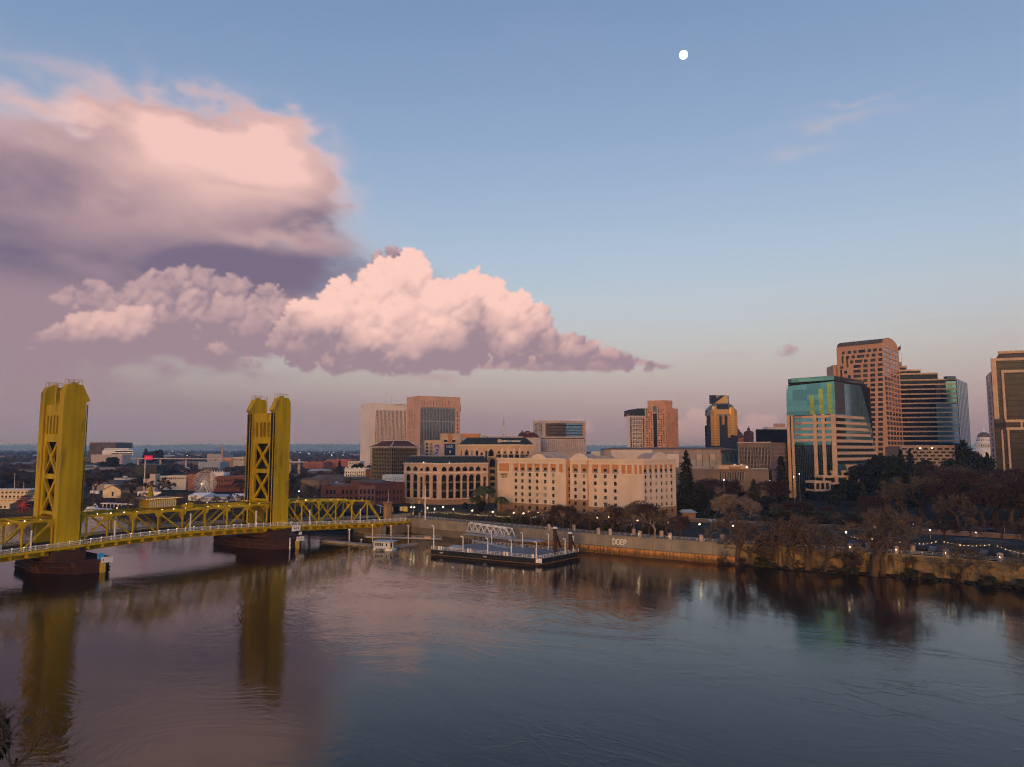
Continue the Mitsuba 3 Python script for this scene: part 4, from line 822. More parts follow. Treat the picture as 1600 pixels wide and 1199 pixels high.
part(k, 'core', slab([L0 + (1, 1), L1 + (-.5, 1), L1 + (-1, 32), L0 + (1, 32)], G, Z(686.3, 702)), 'm_greypink')
k = thing('mansard_block', 'dark red mansard roofed block with a navy glass face beside the framed glass block', 'building')
f0, f1_ = xy(814, 668), xy(845, 672); f = Face(f0, f1_)
part(k, 'wall', obox((*(f0 + (.5, .8)), G), (f.W - 1, 0, 0), (0, 18, 0), (0, 0, Z(684, 670) - G)), 'm_greypink')
part(k, 'glass_face', f.rect(f.x(825.5), f.x(844), G, Z(686, 670), .0, .5), 'm_nightglass')
part(k, 'white_bay', f.rect(f.x(818), f.x(824.5), G, Z(688, 670), .3, .8), 'm_whitestone')
part(k, 'window', cat([f.rect(f.x(821.5), f.x(824), Z(p, 670), Z(p - 2, 670), .36, .05) for p in (692, 696, 700, 704)]), 'm_winglass')
part(k, 'floor_band', cat([f.rect(f.x(825.6), f.x(843.9), Z(p, 670), Z(p - .8, 670), .1, .095) for p in (690, 694.5, 699, 703.5, 708)]), 'm_mauve')
part(k, 'roof', frustum(boxpts(f0 + (0, .5), f1_ + (0, .5), 18), Z(684, 670), boxpts(f0 + (3, 4), f1_ + (-6, 4), 10), Z(675.5, 670)), 'm_roofred')
part(k, 'dormer', frustum(boxpts(f0 + (2.5, 2), f0 + (10, 2), 6), Z(679.5, 670), boxpts(f0 + (4.5, 3.5), f0 + (8, 3.5), 3), Z(673.5, 670)), 'm_roofred')
part(k, 'chimney', obox((*(f0 + (.6, 3)), Z(684, 670)), (1.3, 0, 0), (0, 2, 0), (0, 0, Z(673, 670) - Z(684, 670))), 'm_nightglass')
part(k, 'roof_lantern', tube((*(f0 + (6.5, 2.2)), Z(677.5, 670)), (*(f0 + (6.5, 2.2)), Z(675.6, 670)), 1.2, .5, 8), 'm_stucco_orange')
# ---------------------------------------------------------------- right half of the skyline
k = thing('white_gridded_tower', 'white gridded tower with a dark green rounded top, joined to the orange stepped tower', 'tower')
a, b = xy(980.5, 1097), xy(1009.5, 1106); f = Face(a, b); z1 = Z(650, 1102)
wins = [sbox(f.x(p) - 2.3, Z(q + 1.9, 1102), f.x(p) + 2.3, Z(q - 1.9, 1102)) for p in (991.3, 996.4, 1001.6) for q in np.arange(654.5, 698, 6.0)] + [sbox(f.x(986.5) - 1.5, Z(699, 1102), f.x(986.5) + 1.5, Z(652.5, 1102)), sbox(f.x(1006.3) - 1.2, Z(699, 1102), f.x(1006.3) + 1.2, Z(652.5, 1102))]
wall(k, f, G, z1, wins, 'm_whitestone', ['m_winglass', 'm_blackglass'], 1.2, .8)
part(k, 'glazing_bar', cat([f.rect(f.x(p) - .3, f.x(p) + .3, Z(699, 1102), Z(652, 1102), -.3, .3) for p in (991.3, 996.4, 1001.6)] + [f.rect(f.x(985.2), f.x(1007.6), Z(q + .25, 1102), Z(q - .25, 1102), -.35, .3) for q in np.arange(654.5, 698, 3.0)]), 'm_whitestone', kind='stuff')
part(k, 'core', slab([a + (.5, 1.2), b + (-.5, 1.2), b + (6, 36), a + (7, 36)], G, z1 - 1), 'm_whitestone')
part(k, 'corner_box', obox((*(a + (0, .4)), z1 + .01), (5.5, 0, 0), (0, 30, 0), (0, 0, Z(645.5, 1102) - z1)), 'm_roofred')
pr = [(f.x(988), z1), (f.x(1009), z1), (f.x(1009), Z(638.2, 1102)), (f.x(1000), Z(638.2, 1102)), (f.x(993), Z(639.8, 1102)), (f.x(988), Z(641.5, 1102))]
part(k, 'green_top', f.panel(Polygon(pr), .01, -.6, 26), 'm_roofgreen')
k = thing('orange_stepped_tower', 'orange stone tower stepping back in ribs, with a dark glass strip up its middle', 'tower')
a, b, c = xy(1009.2, 1085), xy(1041, 1075), xy(1060, 1100); y0 = 1082
f = Face(a, b); z1 = Z(637.5, y0)
rows_ = np.arange(641, 699, 3.65)
wins = [sbox(f.x(p) - 1.0, Z(q, y0) - 1.0, f.x(p) + 1.0, Z(q, y0) + 1.0) for p in (1011.4, 1014.8, 1018.6, 1030, 1033.8, 1037.5) for q in rows_ if q > 640]
strip_ = sbox(f.x(1021.3), Z(699, y0), f.x(1027.6), Z(646.5, y0)); top_ = sbox(f.x(1021.3), Z(643.8, y0), f.x(1027.6), z1 - .2)
wall(k, f, G, z1, wins + [strip_], 'm_orange_stone', ['m_winglass', 'm_winglass', 'm_bronzeglass', 'm_winglass', 'm_golddull', 'm_blackglass', 'm_winglass'] , 1.2, .8)  # gold panes carry the mirrored sunset in their colour
part(k, 'glass_frame', cat([f.rect(f.x(1020.4), f.x(1021.3), G, Z(634.5, y0), .8, 1.2), f.rect(f.x(1027.6), f.x(1028.5), G, Z(634.5, y0), .8, 1.2), f.rect(f.x(1021.3), f.x(1027.6), Z(645.8, y0), Z(644.4, y0), .8, 1.2), f.rect(f.x(1020.4), f.x(1028.5), Z(634.5, y0), Z(633.7, y0), .8, 1.2)]), 'm_sandstone')
part(k, 'sky_window', f.rect(f.x(1021.4), f.x(1027.5), Z(644, y0), Z(635, y0), .2, .6), 'm_steelglass')
f2 = Face(b, c)
wins = [sbox(f2.W * t - .9, Z(q, y0) - 1.0, f2.W * t + .9, Z(q, y0) + 1.0) for t in (.1, .25, .4, .55, .7, .85) for q in rows_ if q > 650]
wall(k, f2, G, Z(638, y0), wins, 'm_orange_stone', ['m_winglass', 'm_bronzeglass'], 1.2, .8)
part(k, 'rib', cat([ff.rect(x, x + .9, G, zt, .8, .795) for ff, zt in ((f, z1), (f2, Z(638, y0))) for x in np.linspace(.3, ff.W - 1.2, 9 if ff is f else 13) if not (ff is f and f.x(1019.5) < x < f.x(1028))]), 'm_orange_stone', kind='stuff')
part(k, 'core', slab([a + (1, 1.6), b + (0, 1.8), c + (-1.6, .6), c + (-14, 26), a + (8, 34)], G, z1 - .5), 'm_orange_stone')
a2, b2, c2 = xy(1014.6, 1092), xy(1040.5, 1081), xy(1051.5, 1096)
part(k, 'upper_tier', slab([a2, b2, c2, c2 + (-8, 14), a2 + (2, 18)], z1 - .6, Z(625.5, y0)), 'm_orange_stone')
for ff in (Face(a2, b2), Face(b2, c2)): part(k, 'rib', cat([ff.rect(x, x + 1.0, z1 - .5, Z(626.5, y0), .7, .69) for x in np.linspace(.3, ff.W - 1.3, 7)]), 'm_orange_stone')
part(k, 'side_tier', slab([c + (-3, 1), c + (.8, 2), c + (.5, 24), c + (-3, 24)], G, Z(656, y0)), 'm_orange_stone')

k = thing('black_and_gold_tower', 'black glass tower with sunset reflections coloured in as golden bands, with a notched top', 'tower')
a, b = xy(1105, 985), xy(1153.5, 992); f = Face(a, b); y0 = 988
zz = lambda p: Z(p, y0)
part(k, 'body', slab([a, b, b + (8, 40), a + (12, 40)], G, zz(650)), 'm_nightglass')
part(k, 'left_block', slab([a + (-1.6, 3), a + (6, 3), a + (14, 36), a + (8, 36)], G, zz(665)), 'm_nightglass')
part(k, 'right_block', slab([b + (-6, 3), b + (1.4, 3), b + (1.4, 36), b + (-6, 36)], G, zz(666)), 'm_nightglass')
part(k, 'shoulder', f.panel(Polygon([(f.x(1105.8), zz(650)), (f.x(1152.7), zz(650)), (f.x(1152), zz(641)), (f.x(1147.5), zz(634)), (f.x(1142.5), zz(631)), (f.x(1118), zz(631)), (f.x(1112), zz(634.5)), (f.x(1106), zz(641))]), .01, -.4, 5), 'm_steelglass')
part(k, 'shoulder_glass', f.rect(f.x(1121), f.x(1140), zz(639), zz(631.8), .3, .6), 'm_nightglass')
part(k, 'crown', f.rect(f.x(1114.3), f.x(1142.7), zz(630.9), zz(617.5), -3.5, 5), 'm_nightglass')
part(k, 'crown_wing', f.panel(Polygon([(f.x(1120), zz(630.3)), (f.x(1141), zz(630.3)), (f.x(1141), zz(617.4)), (f.x(1137), zz(617.4))]), 0, -3.0, .48), 'm_gold_reflection')
part(k, 'crown_light', f.rect(f.x(1136.6), f.x(1141), zz(630), zz(617.6), -2.8, .18), 'm_sandstone')
part(k, 'crown_notch', f.panel(Polygon([(f.x(1122.5), zz(617.3)), (f.x(1131), zz(617.3)), (f.x(1122.8), zz(622.4))]), 0, -3.2, .28), 'm_mauve')
gold = lambda n, x0, x1, p0, p1, o=.5, m='m_gold_reflection': part(k, n, f.rect(f.x(x0), f.x(x1), zz(p1), zz(p0), o, o - .01), m)  # sunset reflections coloured in as gold plates on the black glass
gold('gold_band', 1121.0, 1141.6, 640, 647.5)
gold('gold_pier', 1116, 1120.8, 635, 697, .9); gold('gold_pier', 1143, 1148.8, 636, 680, .9)
gold('gold_hanging', 1129, 1133.5, 648, 664, .4, 'm_golddull')
for x0, x1, p1 in ((1111.6, 1115.6, 697), (1121.3, 1125, 697), (1138, 1142.5, 684), (1149.3, 1153, 681)):
    part(k, 'gold_backing', f.rect(f.x(x0), f.x(x1), zz(p1), zz(641 if x0 < 1120 or x0 > 1145 else 648), .35, .34), 'm_golddull')
    for q in np.arange(650, p1 - 2, 4.0): gold('gold_band', x0, x1, q, q + 2.1, .6)
k = thing('cupola_building', 'old red brown building with a domed corner turret and cupola behind the gold tower', 'building')
y0 = 1160; a = xy(1153, y0); zz = lambda p: Z(p, y0)
part(k, 'wall', obox((*a, G), (X(1178, y0) - a[0], 0, 0), (0, 30, 0), (0, 0, zz(685) - G)), 'm_brick_pale')
part(k, 'roof', frustum(boxpts(a, xy(1166, y0), 30), zz(685) + .01, boxpts(a + (2, 10), xy(1157, y0) + (0, 10), 10), zz(669)), 'm_roofred')
tc = (X(1170, y0), y0 - 2)
part(k, 'turret', lathe((*tc, 0), [(7.5, G), (7.5, zz(678.5)), (8.2, zz(678)), (8, zz(677)), (6.5, zz(675)), (4.5, zz(673.8)), (2.2, zz(673.2)), (2.0, zz(670.5)), (2.3, zz(670)), (1.4, zz(668.8)), (.3, zz(667.8)), (.1, zz(665))], 20), 'm_roofred', 35)
part(k, 'window', cat([obox((a[0] + x, a[1] - .25, zz(q)), (1.4, 0, 0), (0, .24, 0), (0, 0, 3)) for x in np.arange(3, 24, 3.2) for q in (694, 689)]), 'm_winglass')
part(k, 'cornice', obox((a[0] - .3, a[1] - .6, zz(686.5)), (X(1178, y0) - a[0] + .8, 0, 0), (0, .59, 0), (0, 0, 1.2)), 'm_stucco_orange')
k = thing('black_office_slab', 'flat black glass office slab with a pale roof plant, left of the teal tower', 'building')
body(k, boxpts(xy(1182, 705), xy(1240, 712), 40, (.36, .93)), G, Z(671, 708), 'm_blackglass', {}, t=.4, roof='m_roofgrey')
part(k, 'roof_plant', obox((X(1201, 715), 716, Z(671.5, 708)), (22, 0, 0), (0, 14, 0), (0, 0, 3.0)), 'm_whitestone'); part(k, 'roof_plant', obox((X(1214.5, 718), 718, Z(666.8, 708)), (9, 0, 0), (0, 8, 0), (0, 0, 3.4)), 'm_pinkstone')
k = thing('small_dark_block', 'low dark block behind the hotel roof with pale plant on top', 'building')
body(k, boxpts(xy(907, 600), xy(978, 606), 30), G, Z(713, 603), 'm_roofbrown', {}); part(k, 'roof_plant', obox((X(925, 606), 608, Z(713, 603) - .5), (22, 0, 0), (0, 9, 0), (0, 0, 4.5)), 'm_offwhite')

# ---------------------------------------------------------------- arena, courts block and garage
k = thing('arena', 'long low arena with grey metal panels and a slanted blue glass end, behind the hotel', 'arena')
a, b = xy(944, 505), xy(1152, 500); f = Face(a, b); y0 = 502; zz = lambda p: Z(p, y0)
part(k, 'upper_wall', slab([a, b, b + (-6, 70), a + (6, 70)], G, zz(702.5)), 'm_mauve')
part(k, 'roof', frustum([a + (-1, -.6), b + (1, -.6), b + (-5, 71), a + (5, 71)], zz(702.4), [a + (8, 14), b + (-8, 14), b + (-14, 60), a + (14, 60)], zz(699.3)), 'm_roofbrown')
for i, (p0, p1) in enumerate(((1041, 1060), (1064, 1075), (1076, 1086), (1087, 1096), (1097, 1106.5), (1107.5, 1117), (1118, 1126))):
    part(k, 'metal_panel', f.rect(f.x(p0), f.x(p1) - .12, zz(730), zz(709.5 + (i % 2) * 1.2), 1.4 + .25 * (i % 3), 1.0), 'm_greypanel' if i else 'm_whitestone')
    if i > 1: part(k, 'metal_panel', f.rect(f.x(p0) + .1, f.x(p1) - .2, zz(719), zz(709 + (i % 2)), 1.9 + .25 * (i % 3), .3), 'm_greypink' if i % 2 else 'm_mauve')
part(k, 'glass_end', f.rect(f.x(1127), f.x(1150.5), zz(725), zz(709), 1.6, 1.2), 'm_blueglass')
for p in (1130.5, 1137.5, 1144.5):
    part(k, 'glass_panel', f.panel(Polygon([(f.x(p), zz(708.2)), (f.x(p + 4), zz(708.2)), (f.x(p + 6), zz(721)), (f.x(p + 2.2), zz(722))]), 0, 2.6, .6), 'm_steelglass')
part(k, 'blue_wall', f.rect(f.x(1125.5), f.x(1151.5), zz(708.8), zz(703), .8, .7), 'm_steelglass')
part(k, 'light_strip', f.rect(f.x(1060), f.x(1110), zz(731.6), zz(730.9), 2.6, .3), 'm_whitepaint')
for p in (950, 985, 1010): part(k, 'metal_panel', f.rect(f.x(p), f.x(p + 23), zz(722), zz(706.5), .9, .8), 'm_greypanel' if p != 985 else 'm_mauve')
k = thing('gridded_glass_hall', 'brown hall with a tall gridded window wall beside the teal tower', 'building')
a, b, c = xy(1152.8, 446), xy(1204.5, 436), xy(1231, 462); f = Face(a, b); y0 = 441; zz = lambda p: Z(p, y0)
wx0, wx1 = f.x(1154.6), f.x(1203)
wall(k, f, G, zz(692.5), [sbox(wx0, zz(733), wx1, zz(699.5))], 'm_brownwall', 'm_blackglass', .8, .6)
part(k, 'mullion', cat([f.rect(wx0 + (wx1 - wx0) * i / 11 - .16, wx0 + (wx1 - wx0) * i / 11 + .16, zz(733), zz(699.5), -.1, .45) for i in range(12)]), 'm_mauve')
part(k, 'glazing_bar', cat([f.rect(wx0, wx1, zz(q) - .09, zz(q) + .09, -.12, .4) for q in (705, 711.5, 719, 726)] + [f.rect(wx0 + (wx1 - wx0) * (i + .5) / 11 - .06, wx0 + (wx1 - wx0) * (i + .5) / 11 + .06, zz(733), zz(699.5), -.2, .3) for i in range(11)]), 'm_mauve')
f2 = Face(b, c); wall(k, f2, G, zz(691.5), [], 'm_brownwall', 'm_winglass')
part(k, 'joint_band', cat([f2.rect(.01, f2.W - .01, zz(q), zz(q) + .25, .12, .115) for q in (699, 706, 713, 720, 728)]), 'm_mauve')
part(k, 'core', slab([a + (.3, .9), b + (0, 1), c + (-.9, .4), c + (-12, 22), a + (9.5, 26)], G, zz(693.5)), 'm_brownwall')
part(k, 'cornice', f.rect(-.2, f.W + .2, zz(692.4), zz(690.8), .4, .9), 'm_greypink')
part(k, 'dark_shaft', obox((*(f.p(f.x(1199.5), G, .12)),), f.u * 2.0, -f.n * .1, UP * (zz(733.5) - G)), 'm_black')
k = thing('brown_garage', 'low brown garage block with a slatted opening, below the arena', 'building')
a, b = xy(1056, 405), xy(1200, 398); f = Face(a, b); y0 = 401; zz = lambda p: Z(p, y0)
wall(k, f, G, zz(733.5), [sbox(f.x(1124), zz(752), f.x(1163), zz(737.5))], 'm_brownwall', 'm_black', .7, .6)
part(k, 'slat', cat([f.rect(f.x(p) - .16, f.x(p) + .16, zz(752), zz(737.5), -.1, .3) for p in np.arange(1126, 1163, 2.6)]), 'm_mauve')
part(k, 'core', slab([a + (.4, .75), b + (-.4, .75), b + (12, 34), a + (8, 34)], G, zz(734.5)), 'm_brownwall')
part(k, 'tan_block', obox((X(1122, 400), 400, zz(733.4)), (16.5, 0, 0), (0, 8, 0), (0, 0, 2.1)), 'm_sandstone'); part(k, 'tan_block', obox((X(1139, 399), 399, zz(733.4)), (11, 0, 0), (0, 8, 0), (0, 0, 1.6)), 'm_stucco_brown')
part(k, 'light_strip', cat([f.rect(f.x(1173), f.x(1199), zz(732.7), zz(732.2), .3, .2)]), 'm_whitepaint')
for px, py in ((1148, 726), (1158.5, 726), (1166.8, 730)): part(k, 'roof_light', ball(at(px, py, 398), .26), 'm_globe', extra=E_GLOBE)

# ---------------------------------------------------------------- teal glass tower
k = thing('teal_glass_tower', 'stepped tan and teal glass tower with three window columns coloured lime as sky reflections', 'tower')
a, b, c = xy(1231.5, 455), xy(1308, 434), xy(1368, 470); f = Face(a, b); f2 = Face(b, c); y0 = 444; zz = lambda p: Z(p, y0)
zg = zz(648.5)                                       # the glass crown starts here
foot = [a, b, c, c + (-14, 34), a + (15, 36)]
part(k, 'core', slab(insetn(foot, 1.0), G, zg - .5), 'm_blackglass')
# crown: glass skin on the left face, chamfered, with the setbacks of the right face
xl = f.x(1229.8, 640)
crown = Polygon([(0.0, zg), (f.W - .02, zg), (f.W - .02, zz(598.5)), (f.x(1231.5, 620) + .4, zz(601.5)), (f.x(1231.5) + .4, zz(610)), (.2, zz(616))])
part(k, 'crown_glass', f.panel(crown, 0, .3, 1.0), 'm_tealglass', label='teal glass upper storeys')
part(k, 'crown_body', slab(insetn(foot, 1.3), zg - .4, zz(600)), 'm_blackglass')
ms = []
for x in np.arange(.6, f.W - .3, 1.25): ms.append(f.rect(x, x + .1, zg, zz(602), .36, .08))
for z in np.arange(zg + .9, zz(600), 1.25): ms.append(f.rect(.25, f.W - .05, z, z + .1, .38, .08))
part(k, 'crown_mullion', cat(ms), 'm_blueglass', kind='stuff')
for p, top in ((1269.2, 618.5), (1283.4, 609), (1297.3, 601)):
    x = f.x(p, 630)
    for z0_ in np.arange(zg + .3, zz(top) - 1, 3.3): part(k, 'reflection_window', f.rect(x - 1.35, x + 1.35, z0_, min(z0_ + 3.05, zz(top)), .55, .15), 'm_lime_reflection')  # western sky glow put into the lime colour of these panes
part(k, 'mint_band', f.rect(f.x(1236, 590), f.W - .1, zz(596.3) + .02, zz(589.5), .15, .5), 'm_mintglass', label='pale mint glass band around the top')
part(k, 'dark_band', slab(insetn([a + (1.2, .4), b, c + (-6, -3.5), c + (-20, 30), a + (15.5, 36)], .8), zz(600), zz(596)), 'm_black')
part(k, 'penthouse', slab(insetn([a + (1.2, .4), b, c + (-7, -4), c + (-21, 30), a + (15.5, 36)], .4), zz(595.95), zz(589.8)), 'm_steelglass')
# right face: blue glass that steps outwards going down, with tan balcony bands
w2 = f2.W; edge = lambda z: w2 * float(np.interp(z, [zz(720), zz(690), zz(648), zz(622), zz(596)], [1.0, .97, .86, .76, .66]))
pts = [(.4, G)] + [(edge(z), z) for z in np.linspace(G, zz(600), 16)] + [(.4, zz(600))]
part(k, 'blue_glass', f2.panel(Polygon(pts), 0, .0, .9), 'm_blueglass', label='blue glass right hand face stepping back upwards')
part(k, 'dark_glass', f2.rect(.02, w2 * .235, zg, zz(598.5), .25, .22), 'm_blackglass')
part(k, 'glass_line', cat([f2.rect(w2 * .24, edge(z) - .1, z, z + .12, .08, .07) for z in np.arange(zg + 1, zz(602), 1.3)]), 'm_steelglass', kind='stuff')
for i, q in enumerate(np.arange(650.3, 722, 9.35)):
    z = zz(q + 2.0); e_ = min(w2 * (.70 + .052 * i), w2)
    part(k, 'balcony_band', f2.rect(.03, e_, z - .8, z + .95, .75, .74), 'm_sandstone')
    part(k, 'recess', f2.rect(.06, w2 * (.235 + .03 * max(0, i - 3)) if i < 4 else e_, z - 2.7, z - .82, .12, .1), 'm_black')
# left face below the crown: stone piers, dark glass, spandrels
for x0, x1 in ((1231.3, 1235.6), (1237.8, 1241.3), (1272, 1277.3), (1285.6, 1290.6), (1300.3, 1304.6)):
    part(k, 'pier', f.rect(max(f.x(x0, 690), .02), f.x(x1, 690), G if x0 < 1290 else G + 8, zg + .2, .95, 1.2), 'm_sandstone')
part(k, 'pier', f.rect(f.W - 1.6, f.W - .03, G + 8, zg, .9, 1.1), 'm_sandstone')
part(k, 'curtain_wall', f.rect(.03, f.W - .03, G, zg, .1, .9), 'm_blackglass')
part(k, 'curtain_mullion', cat([f.rect(f.x(p, 720) - .06, f.x(p, 720) + .06, G, zg, .2, .1) for p in np.arange(1243, 1300, 2.7)] + [f.rect(f.x(1242, 720), f.x(1300, 720), z, z + .1, .2, .1) for z in np.arange(G + 1.5, zz(690), 1.5)]), 'm_blueglass', kind='stuff')
for q in (652.0, 661.3, 670.6, 679.9, 688.4):
    part(k, 'spandrel', f.rect(f.x(1241.4, q), f.W - .1, zz(q + 1.8), zz(q - 2.3), .6, .5), 'm_sandstone')
    part(k, 'teal_strip', f.rect(f.x(1241.5, q), f.x(1271.9, q), zz(q + 7), zz(q + 2), .35, .2), 'm_tealglass')
    for p in (1278, 1291): part(k, 'teal_strip', f.rect(f.x(p, q), f.x(p + 7.5, q), zz(q + 7), zz(q + 2), .35, .2), 'm_tealglass')
    if q < 688: part(k, 'round_column', cat([tube(f.p(f.x(p, q), zz(q + 2), .75), f.p(f.x(p, q), zz(q - 2.3), .75), .75, n=10) for p in (1244, 1248.3, 1252)]), 'm_mauve')
# terraces stepping down at the foot of the right corner
for i, (x0, x1, q, dz) in enumerate(((1272.5, 1301, 752, 5), (1286.5, 1351, 743.5, 4.2), (1300, 1356, 735.5, 4.2), (1310.5, 1360, 726.5, 3.6))):
    o_ = 9.5 - 2.4 * i; y_ = 436 - o_ + i * 2
    u_ = v3(.97, .24, 0); p0 = np.array([X(x0, y_, 735), y_]); L = (X(x1, y_, 735) - p0[0]) / .97
    ft = Face(p0, p0 + u_[:2] * L)
    part(k, 'terrace', cat([ft.rect(0, L, Z(q, y_) - 1.3, Z(q, y_), 0, 9), ft.rect(0, L, Z(q, y_) - dz - 1.1, Z(q, y_) - dz + .1, .1, 9)] + [ft.rect(x, x + .8, Z(q, y_) - dz, Z(q, y_) - 1.3, -.1, .8) for x in np.linspace(.1, L - 1, 4)]), 'm_sandstone')
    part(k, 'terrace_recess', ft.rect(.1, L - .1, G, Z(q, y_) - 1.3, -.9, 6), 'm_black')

# ---------------------------------------------------------------- tallest orange tower with its barrel roof
k = thing('barrel_roofed_tower', 'tallest orange stone tower with a dark barrel roof and a flag behind it', 'tower')
a, b, c = xy(1313.5, 640), xy(1387.5, 612), xy(1412, 655); f = Face(a, b); f2 = Face(b, c); y0 = 626; zz = lambda p: Z(p, y0)
dzl = lambda p: (p - 1350) * -.0                    # rows are level; perspective tilts them
zt = zz(541.5)
wins = []
rows_ = np.arange(549.5, 716, 7.63)
for i, q in enumerate(rows_):
    z = zz(q)
    if i == 0: xs = [(1317.5, 2.6), (1327, 3.2), (1335.5, 3.0), (1346.5, 6), (1358, 3.2), (1367, 3.4), (1376.5, 3.4)]
    elif i == 1: xs = [(1324, 3), (1333, 3.2), (1344.5, 6.4), (1355.5, 2.8), (1364.7, 3.2), (1376, 4)]
    elif i == 2: xs = [(1330.5, 3), (1341.5, 6.4), (1352.5, 3.2), (1364, 4.2), (1376, 4)]
    elif i < 6: xs = [(1315 + 6 * (i - 3), 2.8) , (1339, 6.4), (1352, 4.0), (1363.3, 4.2), (1375.2, 4)]
    elif i < 20: xs = [(1339.5, 6.4), (1352, 3.4), (1363.7, 4.0), (1375.7, 4)]
    else: xs = [(1352, 3.4), (1362, 1.2), (1366, 2), (1375.7, 4)]
    wins += [sbox(f.x(p, q) - w / 2, z - 1.35, f.x(p, q) + w / 2, z + 1.35) for p, w in xs]
wins += [sbox(f.x(p, q0) - .9, zz(q1), f.x(p, q0) + .9, zz(q0)) for p, q0, q1 in ((1316, 554, 566), (1323.5, 560, 573), (1329.5, 566, 579), (1314, 576, 588), (1320.5, 582, 592))]
wins = [w.intersection(sbox(.5, G, f.W - .5, 999)) for w in wins]
u_, keep = None, []
for w in wins:
    if w.area > .5 and all(not w.intersects(q) for q in keep): keep.append(w)
wall(k, f, G, zt, keep, 'm_orange_stone', ['m_winglass', 'm_winglass', 'm_bronzeglass', 'm_blackglass'], 1.0, .6)
part(k, 'core', slab([a + (1, 1.5), b + (0, 1.6), c + (-1.5, .5), c + (-18, 26), a + (18, 34)], G, zt - .5), 'm_orange_stone')
w2 = f2.W
gl = [sbox(1.0 + j * (w2 - 2) / 5 + .35, zz(q) - 2.9, 1.0 + (j + 1) * (w2 - 2) / 5 - .35, zz(q)) for q in np.arange(545, 716, 7.63) for j in range(5)]
arcp = Polygon([(0.004, G), (w2 - .004, G), (w2 - .004, zz(543))] + [(w2 / 2 + w2 / 2 * math.cos(t), zz(543) + (zz(527) - zz(543)) * math.sin(t)) for t in np.linspace(.05, math.pi - .05, 15)] + [(0.004, zz(543))])
part(k, 'end_wall', f2.panel(arcp.difference(shapely.union_all(gl)), 0, 0, 1.0), 'm_orange_stone')
for i, g in enumerate(gl): part(k, 'end_window', f2.panel(g, 0, -.4, .08), 'm_violetglass' if g.centroid.y > zz(640) else 'm_winglass')
vp = Polygon([(w2 / 2 + (w2 / 2 - .1) * math.cos(t), zt - .3 + (zz(527.5) - zt) * max(0, math.sin(t)) ** .8) for t in np.linspace(0, math.pi, 19)])
back_ = np.append(a - b, 0)
V_, F_ = plate(vp, f2.p(0, 0, -1.01), f2.u, UP, 1.0)
L_ = float(np.linalg.norm(back_)) - 1.5; sh_ = back_ / np.linalg.norm(back_)
half = len(V_) // 2
rel = (V_ - f2.p(0, 0, -1.01)) @ f2.n
V_ = V_ + np.where(rel < -.5, 1, 0)[:, None] * (sh_ * L_ + f2.n * 1.0)
part(k, 'barrel_roof', (V_, F_), 'm_roofbrown', label='dark barrel roof')
part(k, 'roof_lip', f.rect(.2, f.W - .2, zt + .01, zt + 1.0, .25, 1.0), 'm_orange_stone')
part(k, 'lower_wing', slab([a + (-2.3, 3), a + (4, 2.4), a + (8, 24), a + (2, 26)], G, zz(567)), 'm_orange_stone')
k = thing('flag', 'striped flag flying from a pole beyond the barrel roofed tower', 'flag')
fp_ = at(1408.5, 565, 668)
part(k, 'pole', tube((fp_[0], 668, Z(575, 668)), (fp_[0], 668, Z(541, 668)), .16, .1, 6), 'm_greymetal')
gx, gz = np.meshgrid(np.linspace(-4.3, 0, 9), np.linspace(0, 3.6, 3))
V = np.c_[gx.ravel() + fp_[0], 668 + .4 * np.sin(gx.ravel() * 1.7), Z(545.5, 668) + gz.ravel() + gx.ravel() * .95]
F_ = [(r * 9 + i, r * 9 + i + 1, r * 9 + i + 10, r * 9 + i + 9) for r in range(2) for i in range(8)]
part(k, 'cloth', (np.vstack([V, V + (0, .06, 0)]), np.vstack([np.array(F_), np.array(F_)[:, ::-1] + len(V)])), 'm_boatred')
part(k, 'canton', (np.vstack([V[[5, 8, 17, 14]] + (0, -.08, .0), V[[14, 17, 26, 23]] + (0, -.08, .0)]), np.array([(0, 1, 2, 3), (4, 5, 6, 7)])), 'm_posterblue')

# ---------------------------------------------------------------- stepped banded tower
k = thing('banded_glass_tower', 'dark glass tower ringed by pale stone bands, stepping down to the right', 'tower')
a, b, c = xy(1398, 668), xy(1500.5, 655), xy(1516.5, 700); f = Face(a, b); y0 = 660; zz = lambda p: Z(p, y0)
zr = zz(593.5)
foot = [a, b, c, c + (-20, 30), a + (4, 46)]
part(k, 'glass_body', slab(foot, G, zr), 'm_nightglass')
f2 = Face(b, c)
part(k, 'glass_side', f2.rect(.1, f2.W - .1, G, zr + .4, .3, .28), 'm_steelglass')
part(k, 'side_mullion', cat([f2.rect(x, x + .3, G, zr + .5, .6, .3) for x in np.linspace(.5, f2.W - .8, 8)]), 'm_blueglass')
for i, (p1, q) in enumerate(((1465, 585), (1441, 579), (1422, 572.5), (1417, 565.5))):
    x1 = f.x(p1, q); pp = [a + (0, 3 * i), f.a + f.u2 * x1 + (0, 3 * i), f.a + f.u2 * (x1 - 3) + (4, 30), a + (4, 42)]
    part(k, 'upper_storey', slab(pp, (zr if i == 0 else zz((585, 579, 572.5)[i - 1])) + .01, zz(q)), 'm_nightglass' if i < 3 else 'm_steelglass')
    ff = Face(pp[0], pp[1]); part(k, 'stone_band', ff.rect(.1, ff.W, zz(q), zz(q) + 1.5, .5, 3), 'm_sandstone'); f3_ = Face(pp[1], pp[2]); part(k, 'stone_band', f3_.rect(.05, f3_.W, zz(q) + .003, zz(q) + 1.497, .4, 2), 'm_sandstone')
for q in np.arange(593.5, 695, 7.35):
    part(k, 'stone_band', f.rect(.05, f.W + .3, zz(q) - .6, zz(q) + .6, .55, .54), 'm_sandstone')
